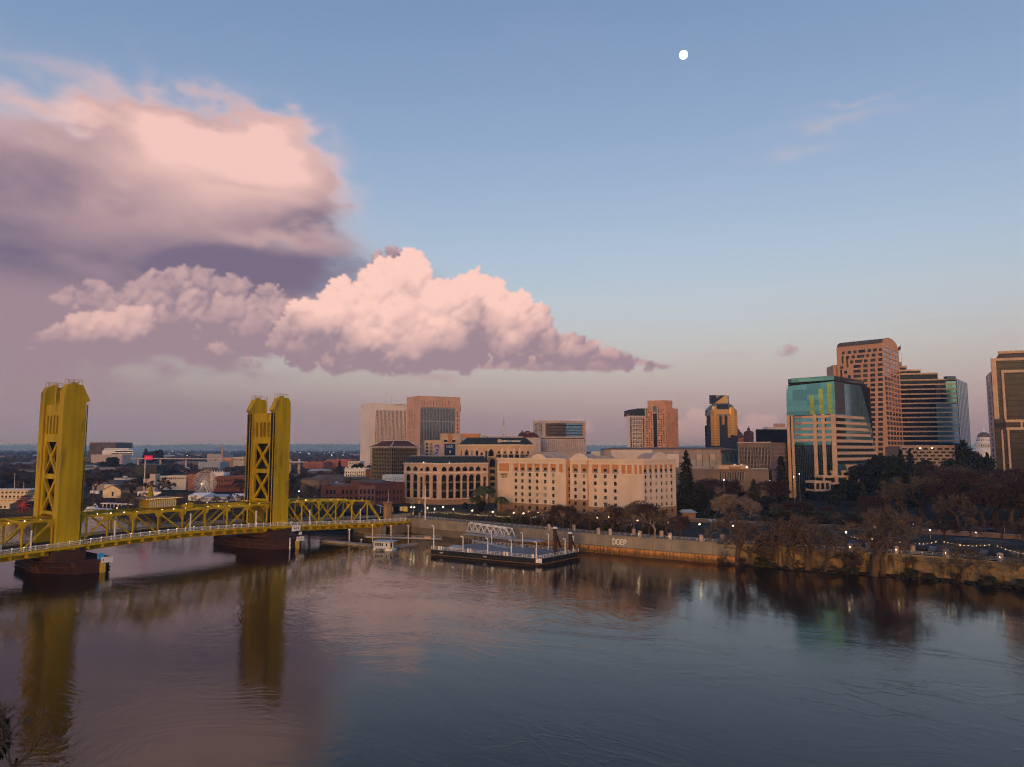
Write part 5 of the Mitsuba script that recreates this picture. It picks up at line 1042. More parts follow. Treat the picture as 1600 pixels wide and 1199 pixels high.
part(k, 'reflection_glass', f.rect(f.x(1478, 610), f.x(1494, 610), zz(631), zz(596.5), .35, .33), 'm_mintglass', label='panes tinted pale mint as a reflection of the western sky')  # sky reflection put into a paler glass colour
part(k, 'warm_glass', f.rect(f.x(1462, 610), f.x(1470, 610), zz(624), zz(602), .35, .33), 'm_bronzeglass')
part(k, 'blue_glass', f.rect(f.x(1464, 660), f.W - .2, zz(693), zz(632), .3, .28), 'm_blueglass')
part(k, 'corner_bay', slab([b + (-9, -1.0), b + (-1, -1.2), b + (-1, 4), b + (-9, 4)], zr + .01, zz(589)), 'm_steelglass')
k = thing('lattice_garage', 'parking garage with a lattice of pale bars at the foot of the banded tower', 'building')
a, b = xy(1407, 586), xy(1492, 578); f = Face(a, b); y0 = 582; zz = lambda p: Z(p, y0)
wins = [sbox(x, zz(q) - 1.15, min(x + 3.6, f.W - .3), zz(q) + .35) for i, q in enumerate((701, 706.3, 711.6, 716.9, 722.2)) for x in np.arange(1.2 + (i % 2) * 2.6, f.W - 2, 5.3)]
wall(k, f, G, zz(697), wins, 'm_mauve', 'm_black', .8, .6)
part(k, 'core', slab([a + (.5, 1), b + (-.5, 1), b + (-1, 30), a + (2, 30)], G, zz(698)), 'm_brownwall')
part(k, 'roof_edge', f.rect(-.2, f.W, zz(696.9), zz(696), .3, .9), 'm_greypink')
for p in (1437.5, 1456.5): part(k, 'garage_light', ball(f.p(f.x(p), zz(700.5), .2), .3), 'm_globe', extra=E_GLOBE)

# ---------------------------------------------------------------- capitol dome and the framed tower on the right
k = thing('domed_capitol', 'white classical rotunda with a dark dome, seen far off between two towers', 'building')
y0 = 1450; cx = X(1538.5, y0); zz = lambda p: Z(p, y0)
part(k, 'drum', lathe((cx, y0, 0), [(20, G), (20, zz(704)), (18.5, zz(703.5)), (15.5, zz(701.5)), (14.6, zz(701)), (14.6, zz(692.5)), (15.4, zz(692)), (15.4, zz(690.8)), (12.6, zz(690.5)), (12.4, zz(685)), (12.9, zz(684.5)), (12.9, zz(683.4)), (0, zz(683.2))], 40), 'm_white', 30)
part(k, 'dome', lathe((cx, y0, 0), [(11.6 * math.cos(t), zz(683.3) + (zz(675.2) - zz(683.3)) * math.sin(t)) for t in np.linspace(0, 1.38, 12)], 36), 'm_roofbrown', 40)
part(k, 'lantern', cat([lathe((cx, y0, 0), [(3.0, zz(675.8)), (2.6, zz(672)), (3, zz(671.7)), (1.2, zz(670.3)), (.25, zz(669.5)), (.1, zz(666.5))], 14)]), 'm_white', 30)
part(k, 'column', cat([tube((cx + 16.6 * math.cos(t), y0 + 16.6 * math.sin(t), zz(700.8)), (cx + 16.6 * math.cos(t), y0 + 16.6 * math.sin(t), zz(692.6)), .75, n=6) for t in np.linspace(0, 2 * math.pi, 25)[:-1]]), 'm_white')
part(k, 'window', cat([obox((cx + 12.7 * math.cos(t) - .5, y0 + 12.7 * math.sin(t) - .5, zz(689.2)), (1, 0, 0), (0, 1, 0), (0, 0, 3.0)) for t in np.linspace(0, 2 * math.pi, 21)[:-1]] + [obox((cx + 14.8 * math.cos(t) - .5, y0 + 14.8 * math.sin(t) - .5, zz(699.5)), (1, 0, 0), (0, 1, 0), (0, 0, 6.0)) for t in np.linspace(0, 2 * math.pi, 25)[:-1] + .13]), 'm_winglass')
part(k, 'wing', obox((cx - 22, y0 + 6, G), (60, 0, 0), (0, 30, 0), (0, 0, zz(704) - G)), 'm_white')
k = thing('framed_bronze_tower', 'bronze glass tower with broad tan frames, cut by the right edge of the picture', 'tower')
a, b, c = xy(1547.5, 545), xy(1556.5, 512), xy(1660, 500); f = Face(b, c); y0 = 510; zz = lambda p: Z(p, y0, 1580)
X_ = lambda p: f.x(p, 620)
part(k, 'side_wall', slab([a, b + (-.2, .6), b + (24, 12), a + (26, 22)], G, zz(580.5)), 'm_pinkstone')
fs2 = Face(a, b + (-.2, .6)); sw_ = [sbox(fs2.W * .45, zz(q) - 1.3, fs2.W * .72, zz(q) + 1.3) for q in np.arange(586, 740, 8.4)]
part(k, 'side_window', cat([fs2.panel(w, 0, .06, .05) for w in sw_]), 'm_winglass')
part(k, 'glass_body', slab([b, c, c + (30, 40), b + (30, 40)], G, zz(561.5)), 'm_bronzeglass')
fr = lambda x0, x1, q0, q1, o_=.8: part(k, 'stone_frame', f.rect(X_(x0) if x0 > 1558 else .02, X_(x1), zz(q1), zz(q0), o_, o_ - .01), 'm_sandstone')
fr(1556, 1700, 560, 564); fr(1556, 1559, 564, 655); fr(1566.3, 1700, 579, 583, 1.1); fr(1566.3, 1570, 583, 656, 1.1)
fr(1568, 1700, 656, 660.2, 1.1); fr(1568, 1700, 668, 672, 1.1); fr(1560.5, 1563, 672, 742); fr(1569.5, 1572.5, 672, 742, 1.1)
for p in (1591, 1612): part(k, 'stone_frame', f.rect(X_(p), X_(p) + 1.2, zz(668), zz(660.2), 1.1, 1.09), 'm_sandstone')
part(k, 'dark_band', f.rect(.03, X_(1569), zz(668), zz(661), .4, .38), 'm_black')
part(k, 'floor_line', cat([f.rect(.1, f.W, zz(q), zz(q) + .5, .2, .19) for q in np.arange(568, 740, 8.4)]), 'm_darkmetal')
ft = [b + (7, 6), c + (0, 6), c + (22, 34), b + (28, 34)]
part(k, 'mansard', frustum(ft, zz(561.4), insetn(ft, 2.8), zz(550.5)), 'm_roofbrown'); part(k, 'roof_cap', slab(insetn(ft, 2.2), zz(550.4), zz(546.5)), 'm_sandstone')
# ---------------------------------------------------------------- moorings
def oriented(a, b): d = np.array(b, float) - np.array(a, float); return d / np.linalg.norm(d)
bA, bB, bC = np.array([-28.6, 254.3]), np.array([9.2, 232.1]), np.array([23.1, 248.4]); bD = bA + bC - bB
bg = thing('mooring_barge', 'black steel mooring barge with a white railing, tied up off the river wall', 'barge')
part(bg, 'hull', slab([bA, bB, bC, bD], -.6, 2.0), 'm_hull')
part(bg, 'rub_rail', cat([beam((*(p + oriented(p, q) * .1), .35), (*(q - oriented(p, q) * .1), .35), .3, .25) for p, q in ((bA - (.1, .12), bB - (.1, .12)), (bB + (.12, -.1), bC + (.12, -.1)))]), 'm_sheetpile')
part(bg, 'deck', slab(insetn([bA, bB, bC, bD], .15), 2.002, 2.06), 'm_roofgrey')
for p, q in ((bA, bB), (bB, bC), (bC, bD)):
    L = np.linalg.norm(q - p); d = oriented(p, q); n_ = int(L / 1.75); nn = np.array([-d[1], d[0]]) * .35
    for i in range(n_ + 1): part(bg, 'rail_post', beam((*(p + d * L * i / n_ + nn), 2.06), (*(p + d * L * i / n_ + nn), 3.2), .13), 'm_offwhite')
    for z in (2.25, 2.7, 3.15): part(bg, 'rail', beam((*(p + nn), z), (*(q + nn), z), .08), 'm_offwhite')
for t in (.07, .095, .35, .375, .68, .705, .93): p = bA + (bB - bA) * t; part(bg, 'bollard', beam((*(p + (.3, .4)), 2.06), (*(p + (.3, .4)), 3.35), .5), 'm_whitepaint')
part(bg, 'sign_board', obox((*(bB + (-1.6, -.1)), .9), (1.9, -1.1, 0), (.06, .1, 0), (0, 0, 1.3)), 'm_whitepaint')
for t in (.09, .5): part(bg, 'hull_number', obox((*(bA + (bB - bA) * t - (.06, .09)), 1.0), (1.2, -.7, 0), (.02, .03, 0), (0, 0, .5)), 'm_greymetal')
pp = [bA + (bB - bA) * t + (.4, .5) for t in (.015, .30, .53, .74, .955)] + [bD + (bC - bD) * t - (.4, .6) for t in (.2, .5, .74, .96)] + [bB + (bC - bB) * .62]
for i, p in enumerate(pp):
    hgt = 5.2 if i else 8.2
    k = thing('dock_lamp', 'slim white lamp post with a small round head on the black barge', 'lamp post', 'white lamp posts on the barge')
    part(k, 'post', tube((*p, 2.06), (*p, 2.06 + hgt), .2 if i % 2 else .26, .16, 8), 'm_whitepaint', 40); part(k, 'head', cat([tube((*p, 2.06 + hgt), (p[0] - .5, p[1], 2.2 + hgt), .1, .1, 6), ball((p[0] - .55, p[1] - .1, 2.1 + hgt), .3)]), 'm_whitepaint', 40)
for nm, (px, py, top), (rx, ry) in (('left', (868, 878, 826), (876, 853)), ('right', (892, 872, 834), (907, 873))):
    b = on(px, py, 0); t = at(px - 1, top, b[1])
    k = thing('mooring_pile', f'dark rusty mooring pile with a raking brace, the {nm} one at the barge end', 'mooring pile')
    part(k, 'pile', tube((b[0], b[1], -1), t, .62, .6, 12), 'm_rust_and_shade', 40)
    r = at(rx, ry, b[1] + (5 if nm == 'left' else 0)); part(k, 'brace', tube(t - (0, 0, .8), (r[0], r[1], r[2] - .6), .42, .42, 10), 'm_rust_and_shade', 40)
    part(k, 'cap', tube(t, t + (0, 0, .5), .75, .7, 12), 'm_white', 40)
# white truss gangway and its platform
g0, g1 = at(733, 828, 296), at(801, 829, 272); d = oriented(g0[:2], g1[:2]); nn = np.array([d[1], -d[0]]); L = float(np.linalg.norm((g1 - g0)[:2]))
gw = thing('truss_gangway', 'white steel truss gangway reaching from the promenade to the mooring', 'gangway')
zb_, zt_ = g0[2] - .3, g0[2] + 2.9
for s in (0, 1):
    o_ = nn * (1.25 if s else -1.25); q = lambda t, z: (*(g0[:2] + d * L * t + o_), z)
    part(gw, 'chord', cat([beam(q(0, zb_), q(1, zb_), .3), beam(q(.06, zt_), q(.94, zt_), .3)]), 'm_whitepaint')
    nb_ = 7
    for i in range(nb_): part(gw, 'brace', cat([beam(q(i / nb_, zb_), q((i + .5) / nb_, zt_), .24), beam(q((i + .5) / nb_, zt_), q((i + 1) / nb_, zb_), .24)]), 'm_whitepaint')
part(gw, 'deck', obox((*(g0[:2] - nn * 1.2), zb_ - .2), np.append(d * L, 0), np.append(nn * 2.4, 0), (0, 0, .2)), 'm_greymetal')
for t in (.1, .32, .5, .68, .86): part(gw, 'flood_lamp', obox((*(g0[:2] + d * L * t + nn * 1.4), zt_ + .1), (.9, 0, 0), (0, .5, 0), (0, 0, .5)), 'm_whitepaint')
pf = thing('ramp_platform', 'grey steel ramp platform on thin poles between the wall and the barge', 'platform')
r0, r1, r2 = at(728, 835, 291), at(806, 844, 266), at(741, 845, 283)
rq = [r0[:2] + (0, 2.5), r1[:2] + (1, 2.5), r1[:2] - (0, 2), r0[:2] - (0, 2)]
def sloped(a, b, w, th=.3): d_ = oriented(a[:2], b[:2]); n_ = np.array([d_[1], -d_[0], 0]); return obox(np.array(a) - n_ * w / 2, np.array(b) - np.array(a), n_ * w, (0, 0, th))
part(pf, 'upper_ramp', sloped(r0, r1, 3.2), 'm_greymetal'); part(pf, 'lower_ramp', sloped(r2, at(792, 857, 256), 2.4), 'm_greymetal')
part(pf, 'landing', obox((r1[0] - 1, r1[1] - 3, r1[2]), (9, -4, 0), (3, 4, 0), (0, 0, .3)), 'm_greymetal')
for i, t in enumerate(np.linspace(.1, 1.05, 10)):
    b = r0 + (r1 - r0) * t
    for s in (-1.5, 1.5): part(pf, 'pole', tube((b[0] + .4 * s, b[1] + s, -1), (b[0] + .4 * s, b[1] + s, b[2] + 1.3), .13, n=6), 'm_greymetal')
for s in (-1.5, 1.5): part(pf, 'handrail', cat([beam(r0 + (.4 * s, s, h_), r1 + (.4 * s, s, h_), .1) for h_ in (.8, 1.25)]), 'm_greymetal')
bl = thing('tarp_pile', 'blue grey tarpaulin heap at the left end of the barge deck', 'tarpaulin')
part(bl, 'cover', ball((*(bA + (bB - bA) * .15 + (3, 4)), 2.3), 2.2, 2, (1.2, 1, .55)), 'm_roofblue', 60)
fd = thing('floating_dock', 'long narrow grey floating dock reaching out under the bridge', 'dock')
d0, d1, d2 = on(503, 845, .3), on(582, 853, .3), on(650, 850, .3)
part(fd, 'float', sloped(d0 - (0, 0, .4), d1 - (0, 0, .4), 2.6, .8), 'm_concrete'); part(fd, 'float', sloped(on(590, 862, -.1), d2 - (0, 0, .4), 2.4, .8), 'm_concrete')
gq0, gq1 = at(571, 840, 280), at(690, 843, 286)
part(fd, 'gangway', sloped(gq0, gq1, 1.8, .35), 'm_greymetal'); part(fd, 'handrail', cat([beam(gq0 + (0, -.9, h_), gq1 + (0, -.9, h_), .09) for h_ in (.6, 1.0, 1.4)] + [beam(gq0 + (gq1 - gq0) * t + (0, -.9, .3), gq0 + (gq1 - gq0) * t + (0, -.9, 1.4), .08) for t in np.linspace(0, 1, 14)]), 'm_greymetal')
part(fd, 'banner', obox(gq0 + (gq1 - gq0) * .78 + (0, -1.05, .2), (gq1 - gq0) * .08, (0, .05, 0), (0, 0, .9)), 'm_pinkstone')
for i, (px, py, top) in enumerate(((546, 846, 828), (582, 846, 821), (611, 850, 822), (638, 851, 822), (564.5, 848, 844))):
    b = on(px, py, .4); k = thing('dock_pile', 'pale steel guide pile with a lamp head standing at the floating dock', 'mooring pile', 'guide piles at the floating dock')
    part(k, 'pile', tube((b[0], b[1], -1), at(px, top, b[1]), .26 if i in (2, 0) else .17, n=8), 'm_offwhite', 40); part(k, 'head', obox(at(px, top, b[1]) - (.5, .2, 0), (1.0, 0, 0), (0, .4, 0), (0, 0, .3)), 'm_whitepaint')
hb = thing('houseboat', 'small white houseboat with a grey roof moored beside the floating dock', 'boat')
h0 = on(583.5, 860, 0); hu = np.array([.965, -.26]); hv = np.array([.26, .965])
fh = Face(h0[:2], h0[:2] + hu * 6.6)
part(hb, 'hull', obox((*h0[:2], -.2), np.append(hu * 7.4, 0), np.append(hv * 4, 0), (0, 0, .75)), 'm_whitepaint')
wall(hb, fh, .552, 3.2, gridw([.9, 1.75, 2.65, 3.5, 5.2], [2.15], .62, 1.1), 'm_bluewhite', 'm_blackglass', .3, .15)
part(hb, 'cabin', obox((*(h0[:2] + hu * .05 + hv * .31), .552), np.append(hu * 6.5, 0), np.append(hv * 3.2, 0), (0, 0, 2.6)), 'm_bluewhite')
part(hb, 'door', obox((*(h0[:2] + hu * 6.56 + hv * 1.2), .56), np.append(hu * .06, 0), np.append(hv * 1.0, 0), (0, 0, 2.0)), 'm_blackglass')
part(hb, 'roof', obox((*(h0[:2] - hu * .4 - hv * .4), 3.21), np.append(hu * 8.4, 0), np.append(hv * 4.6, 0), (0, 0, .22)), 'm_roofblue')
part(hb, 'post', beam((*(h0[:2] + hu * 7.6), .5), (*(h0[:2] + hu * 7.6), 3.2), .14), 'm_whitepaint')
part(hb, 'orange_drum', tube((*(h0[:2] + hu * 6.9 + hv * .5), .56), (*(h0[:2] + hu * 6.9 + hv * .5), 1.3), .35, n=10), 'm_yellowbox')

# ---------------------------------------------------------------- lamps
for i, (px, py) in enumerate(((642.5, 793), (647.5, 793), (668, 794), (679, 795), (692.5, 792.5), (708.5, 796), (738, 798), (770, 800), (802.5, 801.5), (818, 802.5), (826, 800), (841, 801), (857, 804.5), (892, 807), (933, 809.5), (951.5, 808), (970, 809), (996, 813.5), (1043.5, 816.5), (1093, 819.5), (1145, 822), (1259, 827.5), (1322, 832), (1367, 823.5))):
    p = on(px, py, G + 4.6)
    key = thing('globe_lamp', 'lit globe street lamp on a dark post along the promenade', 'street lamp', 'globe lamps along the promenade')
    part(key, 'post', tube((p[0], p[1], G), (p[0], p[1], G + 4.3), .1, .07, 6), 'm_darkmetal'); part(key, 'globe', ball(p, .25, 2), 'm_globe', extra=E_GLOBE); part(key, 'collar', tube((p[0], p[1], G + 4.1), (p[0], p[1], G + 4.32), .16, .16, 8), 'm_darkmetal')
for i, (px, py) in enumerate(((1131, 750), (1203, 751), (1233, 803), (1427, 820), (1469, 816), (1525, 832), (1569, 819), (1453, 828), (1240, 745.5), (1249, 741))):
    Yd = (380, 395, 330, 255, 262, 250, 262, 246, 410, 415)[i]; p = at(px, py, Yd)
    key = thing('tall_street_lamp', 'tall thin street lamp with a small cool light among the dark trees', 'street lamp', 'tall street lamps among the park trees')
    part(key, 'post', tube((p[0], p[1], G), (p[0], p[1], p[2]), .1, .08, 6), 'm_greymetal'); part(key, 'lamp', ball(p, .26, 1), 'm_cool', extra=E_COOL)
ms = []; wires = []
def catenary(a, b, sag, n):
    t = np.linspace(0, 1, n); p = np.array(a)[None] * (1 - t)[:, None] + np.array(b)[None] * t[:, None]; p[:, 2] -= sag * 4 * t * (1 - t); return p
def string(pts, sag, step, label):
    key = thing('light_string', label, 'string lights')
    w_, b_ = [], []
    for a, b in zip(pts[:-1], pts[1:]):
        p = catenary(a, b, sag, max(4, int(np.linalg.norm(b - a) / step))); w_ += [beam(q, r, .035) for q, r in zip(p[:-1], p[1:])]; b_ += [ball(q - (0, 0, .12), .075, 0) for q in p[:-1]]
    for a in pts: part(key, 'pole', tube((a[0], a[1], G), a, .08, n=5), 'm_darkmetal')
    part(key, 'wire', cat(w_), 'm_darkmetal'); part(key, 'bulb', cat(b_), 'm_bulb', kind='stuff', extra={'emitter': {'type': 'area', 'radiance': rgb(1.3, .8, .33)}})
string([at(px, py, Y_d) for px, py, Y_d in ((655, 797, 318), (686, 799, 313), (708, 799.5, 309), (738, 802, 303), (770, 804, 297), (800, 805.5, 290))], .7, 1.1, 'sagging string of warm bulbs before the arcaded office')
string([at(px, py, Y_d) for px, py, Y_d in ((825, 806, 296), (841, 805, 292), (857, 807, 288))], .8, 1.1, 'short string of bulbs between lamps at the left end of the hotel')
string([at(px, py, Y_d) for px, py, Y_d in ((951, 815, 272), (972, 817, 268), (996, 818.5, 263))], .5, 1.1, 'short string of bulbs at the middle of the hotel')
string([at(px, py, Y_d) for px, py, Y_d in ((1322, 834, 238), (1367, 841, 228), (1411, 845, 219), (1469, 844.5, 211), (1552, 850, 199), (1640, 868, 187))], .9, .95, 'long scalloped string of bulbs over the riverside car park')

# ---------------------------------------------------------------- car park, carports, cars, kiosk, promenade things
for i, (px, py, paint, lab) in enumerate(((1331, 853, 'm_carblue', 'blue car parked first under the carport from the left'), (1362, 855, 'm_carsilver', 'silver car half hidden behind the river tree'), (1413, 858, 'm_carblue', 'bright blue car parked beside a stone pillar'), (1443, 860, 'm_cardark', 'black car parked left of the grey one'), (1458, 863, 'm_carsilver', 'grey car parked under the carport'), (1538, 868, 'm_carsilver', 'silver car parked under the right hand carport'), (1560, 869, 'm_cardark', 'dark car parked at the right hand carport'), (1592, 872, 'm_cardark', 'black car at the right edge of the car park'), (1540, 829, 'm_carblue', 'blue car on the road below the park trees'), (1284, 814, 'm_carwhite', 'white car on the road under the dark trees'))):
    p = on(px, py, G); d = bank_dir(bank_s(px)); car((p[0], p[1], G + .03), np.array([-d[1], d[0]]) if py > 835 else d, paint, lab, 'car', 'cars parked in the riverside car park')
for i, (x0, x1, lab) in enumerate(((1326, 1352, 'flat black carport roof, leftmost of the three'), (1392, 1470, 'long flat black carport roof between two lamp poles'), (1522, 1600, 'flat black carport roof at the right edge'))):
    s0, s1_ = bank_s(x0) - 8, bank_s(x1) - 6
    k = thing('carport', lab, 'carport')
    part(k, 'roof', wall_strip(s0, s1_, 15.5, G + 3.1, G + 3.3, 6.0), 'm_black')
    for s in np.arange(s0 + .5, s1_, 5.5):
        for o_ in (16, 21): p = bank(s, o_); part(k, 'post', tube((*p, G), (*p, G + 3.1), .1, n=6), 'm_darkmetal')
k = thing('brick_kiosk', 'small orange brick kiosk with a blue grey roof right of the hotel', 'kiosk')
q = on(1077, 812, G); part(k, 'wall', obox((q[0] - 2.4, q[1], G), (5.2, 0, 0), (0, 4, 0), (0, 0, 2.9)), 'm_stucco_brown'); part(k, 'roof', frustum(boxpts(np.array([q[0] - 3.4, q[1] - .8]), np.array([q[0] + 3.6, q[1] - .8]), 5.6), G + 2.91, boxpts(np.array([q[0] - 2.4, q[1] + 1.2]), np.array([q[0] + 1.6, q[1] + 1.2]), 1.6), G + 4.2), 'm_roofblue')
k = thing('white_shelter', 'low white roofed shelter behind the lamp on the right of the promenade', 'shelter')
q = on(1128, 826, G); part(k, 'roof', obox((q[0] - 4, q[1], G + 2.6), (8.5, -3, 0), (0, 4, 0), (0, 0, .5)), 'm_bluewhite')
for d_ in (-3.5, 3.8): part(k, 'post', tube((q[0] + d_, q[1] + 1.5, G), (q[0] + d_, q[1] + 1.5, G + 2.6), .12, n=6), 'm_greymetal')
k = thing('road_barrier', 'long pinkish concrete barrier wall along the raised road under the dark trees', 'wall')
for a in np.arange(42, 250, 12): part(k, 'wall_panel', wall_strip(a + .02, a + 11.98, 60, G - .2, G + 1.5, .4, 6), 'm_brownwall')
part(k, 'coping', wall_strip(42, 250, 59.9, G + 1.502, G + 1.65, .6), 'm_mauve')
hg = thing('dark_fence', 'long dark screen fence behind the lamps at the bridge end of the promenade', 'fence')
for a in np.arange(6, 34, 3.5): part(hg, 'fence_panel', wall_strip(a + .03, a + 3.47, 9, G, G + 2.5, .15, 3.5), 'm_roofgreen')
k = thing('cross_mast', 'tall white mast with a crossbar beside the bridge end', 'mast')
b = on(664.5, 812, G); part(k, 'mast', tube(b, at(664.5, 759, b[1]), .3, .22, 8), 'm_whitepaint'); part(k, 'crossbar', beam(at(659, 778, b[1]), at(671, 778, b[1]), .28), 'm_whitepaint')
for i, (px, top, lab) in enumerate(((642.5, 771, 'thin grey signal mast left of the white cross mast'), (645.5, 776, 'thin grey mast carrying cameras beside the signal mast'))):
    b = on(px, 806, G); k = thing('signal_mast', lab, 'mast'); part(k, 'mast', tube(b, at(px, top, b[1]), .11, n=6), 'm_greymetal')
k = thing('traffic_signal', 'pair of yellow traffic signals at the end of the bridge', 'traffic signal')
for px, py in ((655, 785), (663.5, 788), (645.5, 803), (655.5, 804)): q = at(px, py, 322); part(k, 'signal_head', obox(q - (.3, .2, .6), (.6, 0, 0), (0, .4, 0), (0, 0, 1.3)), 'm_yellowbox')
part(k, 'mast', cat([tube((*at(655.5, 804, 322.5)[:2], G), at(655.5, 802, 322.5), .1, n=6), tube((*at(645.5, 804, 322.5)[:2], G), at(645.5, 802, 322.5), .1, n=6), beam(at(640, 784, 322.6), at(664, 787, 322.6), .14)]), 'm_darkmetal')
k = thing('bus_shelter', 'small white angled shelter roof left of the bridge pylon', 'shelter')
q = at(594.5, 791, 345); part(k, 'roof', cat([beam(q + (-1.9, 0, .7), q, .5, .2), beam(q, q + (2.1, 0, -.1), .5, .2)]), 'm_whitepaint'); part(k, 'post', tube((q[0], q[1], G), q, .16, n=6), 'm_whitepaint')
k = thing('blue_banner', 'dark blue banner with a pale running figure at the bridge end', 'banner')
q = at(613, 794, 330); part(k, 'panel', obox(q - (0, 0, 2.2), (7, 0, 0), (0, .12, 0), (0, 0, 2.9)), 'm_nightglass'); part(k, 'emblem', cat([beam(q + (3.4, -.06, -.6), q + (4.6, -.06, .4), .3), beam(q + (4.5, -.06, -.7), q + (3.5, -.06, .3), .3), beam(q + (4, -.06, -1.2), q + (4, -.06, -.1), .3)]), 'm_whitepaint')

# ---------------------------------------------------------------- the old town waterfront beyond the bridge
st = thing('paddle_steamer', 'large cream paddle steamer with a dark red stern wheel at the left edge', 'boat')
sY = 415; fS = Face((X(-60, sY), sY), (X(53, sY - 3), sY - 3)); W_ = fS.W
zz = lambda p: Z(p, sY)
part(st, 'hull', fS.rect(0, W_ + 2, -.5, zz(795.5), 0, 12), 'm_hull')
for i, (q0, q1, e_) in enumerate(((795, 786.5, 13), (785, 781, 9), (779, 774, 6.5), (772.5, 766, 3))):
    part(st, 'deck_wall', fS.rect(.2, W_ - e_, zz(q0), zz(q1), -.5 - .2 * i, 10), 'm_cream')
    part(st, 'deck_edge', fS.rect(0, W_ - e_ + 2.5, zz(q1) + .02, zz(q1) + .5, .3 - .2 * i, 11), 'm_offwhite')
    for x in np.arange(1.5, W_ - e_ - 1, 2.4): part(st, 'window', fS.rect(x, x + 1.1, zz(q0) + .5, zz(q0) + 1.6, -.44 - .2 * i, .05), 'm_golddull' if i == 1 else 'm_winglass')
wx = fS.x(37, 787); wc = fS.p(wx, zz(788), -4)
part(st, 'stern_wheel', cat([tube(wc + fS.n * o_, wc + fS.n * (o_ + .3), 4.7, 4.7, 24, False) for o_ in (0.2, 3.8,)] + [beam(wc + fS.u * 4.7 * math.cos(t) + UP * 4.7 * math.sin(t), wc + fS.u * 4.7 * math.cos(t) + UP * 4.7 * math.sin(t) + fS.n * 4.4, .9, .25) for t in np.linspace(0, 2 * math.pi, 17)[:-1]]), 'm_boatred')
part(st, 'wheel_spoke', cat([beam(wc + fS.n * 4.35, wc + fS.n * 4.35 + fS.u * 4.7 * math.cos(t) + UP * 4.7 * math.sin(t), .25) for t in np.linspace(0, 2 * math.pi, 13)[:-1]]), 'm_red')
for px, top in ((18.5, 740), (33.5, 754)): part(st, 'flagpole', tube(fS.p(fS.x(px, 760), zz(767), -2), fS.p(fS.x(px, 750), zz(top), -2), .14, n=6), 'm_offwhite')
part(st, 'rear_cabin', fS.rect(W_ - 8, W_ - .5, zz(785), zz(765), -8, 5), 'm_bluewhite')
yt = thing('white_yacht', 'white motor yacht moored behind the left bridge tower', 'boat')
yc = at(155, 795, 412); pr = [(-9, 0), (9.5, 0), (10.5, 1.7), (6, 1.9), (5, 3.0), (-2, 3.1), (-4, 4.3), (-7, 4.2), (-8.6, 2.0), (-9.6, 1.6)]
part(yt, 'hull', plate(Polygon(pr), (yc[0], yc[1], .2), (1, 0, 0), UP, 4), 'm_bluewhite'); part(yt, 'window_band', plate(Polygon([(-8, 2.15), (4.6, 2.2), (4.2, 2.8), (-7.6, 2.8)]), (yc[0], yc[1] - .02, .2), (1, 0, 0), UP, 4.04), 'm_nightglass'); part(yt, 'radar_arch', cat([beam((yc[0] - 5, yc[1] + 2, 4.4), (yc[0] - 3.6, yc[1] + 2, 6.0), .25), beam((yc[0] - 3.6, yc[1] + 2, 6), (yc[0] - 2, yc[1] + 2, 4.2), .25)]), 'm_whitepaint')
k = thing('gabled_station', 'cream gabled waterfront building right of the left bridge tower', 'building')
q = at(161.5, 786, 452); fg = Face(q[:2] - (0, 0), q[:2] + (11.5, -1.5)); z0 = G - 2; ze = Z(766, 452)
wall(k, fg, z0, ze, gridw([6], [Z(772, 452)], 1.2, 2.6), 'm_cream', 'm_winglass', .4)
part(k, 'gable', fg.panel(Polygon([(0, ze + .01), (fg.W, ze + .01), (fg.W / 2 + 1.2, Z(759, 452)), (fg.W / 2 - 1.2, Z(759, 452))]), 0, 0, .4), 'm_cream')
fl = Face(q[:2] + (-6, 9), q[:2]); wall(k, fl, z0, ze, gridw([3, 7], [Z(772, 452)], 1.0, 2.6), 'm_cream', 'm_winglass', .4)
part(k, 'roof', cat([obox(fg.p(-.4, ze + .1, .5), -fg.n * 14, fg.u * (fg.W / 2 + .2) + UP * 3.0, UP * .25), obox(fg.p(fg.W + .4, ze + .1, .5), -fg.n * 14, -fg.u * (fg.W / 2 + .2) + UP * 3.0, UP * .25)]), 'm_roofbrown')
part(k, 'back_block', obox((q[0] - 4.5, q[1] + 8, ze), (7, 0, 0), (0, 5, 0), (0, 0, Z(757.5, 460) - ze)), 'm_cream'); part(k, 'cooling_unit', cat([obox((q[0] - 10 + d_, q[1] + 2, Z(772, 454)), (2.2, 0, 0), (0, 2, 0), (0, 0, 2)) for d_ in (0, 3)]), 'm_white')
cp = thing('dock_canopy', 'long white colonnaded canopy on the waterfront dock', 'canopy')
c0, c1 = at(163, 787, 432), at(262, 790, 420); part(cp, 'roof', sloped(c0, c1, 6, .5), 'm_offwhite')
for t in np.linspace(.02, .98, 17): b = c0 + (c1 - c0) * t; part(cp, 'column', tube((b[0], b[1] - 2.5, 2.5), (b[0], b[1] - 2.5, b[2]), .3, n=6), 'm_whitepaint')
part(cp, 'deck', sloped((c0[0], c0[1], 1.9), (c1[0], c1[1], 1.9), 8, .6), 'm_paving')
sg = thing('cafe_sign', 'white sign board reading RIO CITY CAFE on a pole above the dock', 'sign')
q = at(214, 775.5, 425); part(sg, 'board', plate(Polygon([(0, 0), (10, -.3), (12, .9), (14.2, 1.7), (14.2, 2.5), (.3, 2.9)]), q, (1, 0, 0), UP, .4), 'm_whitepaint'); part(sg, 'lettering', lettering('RIO CITY CAFE', 1.25, q + (.9, -.02, .75), (1, -.01, 0), UP, .06, True, 7.8), 'm_ink'); part(sg, 'pole', tube((q[0] + 6.2, q[1] + .2, 2), (q[0] + 6.2, q[1] + .2, q[2]), .4, n=8), 'm_offwhite')
rs = thing('red_pole_sign', 'lit red sign with white script on a tall pole far beyond the bridge', 'sign')
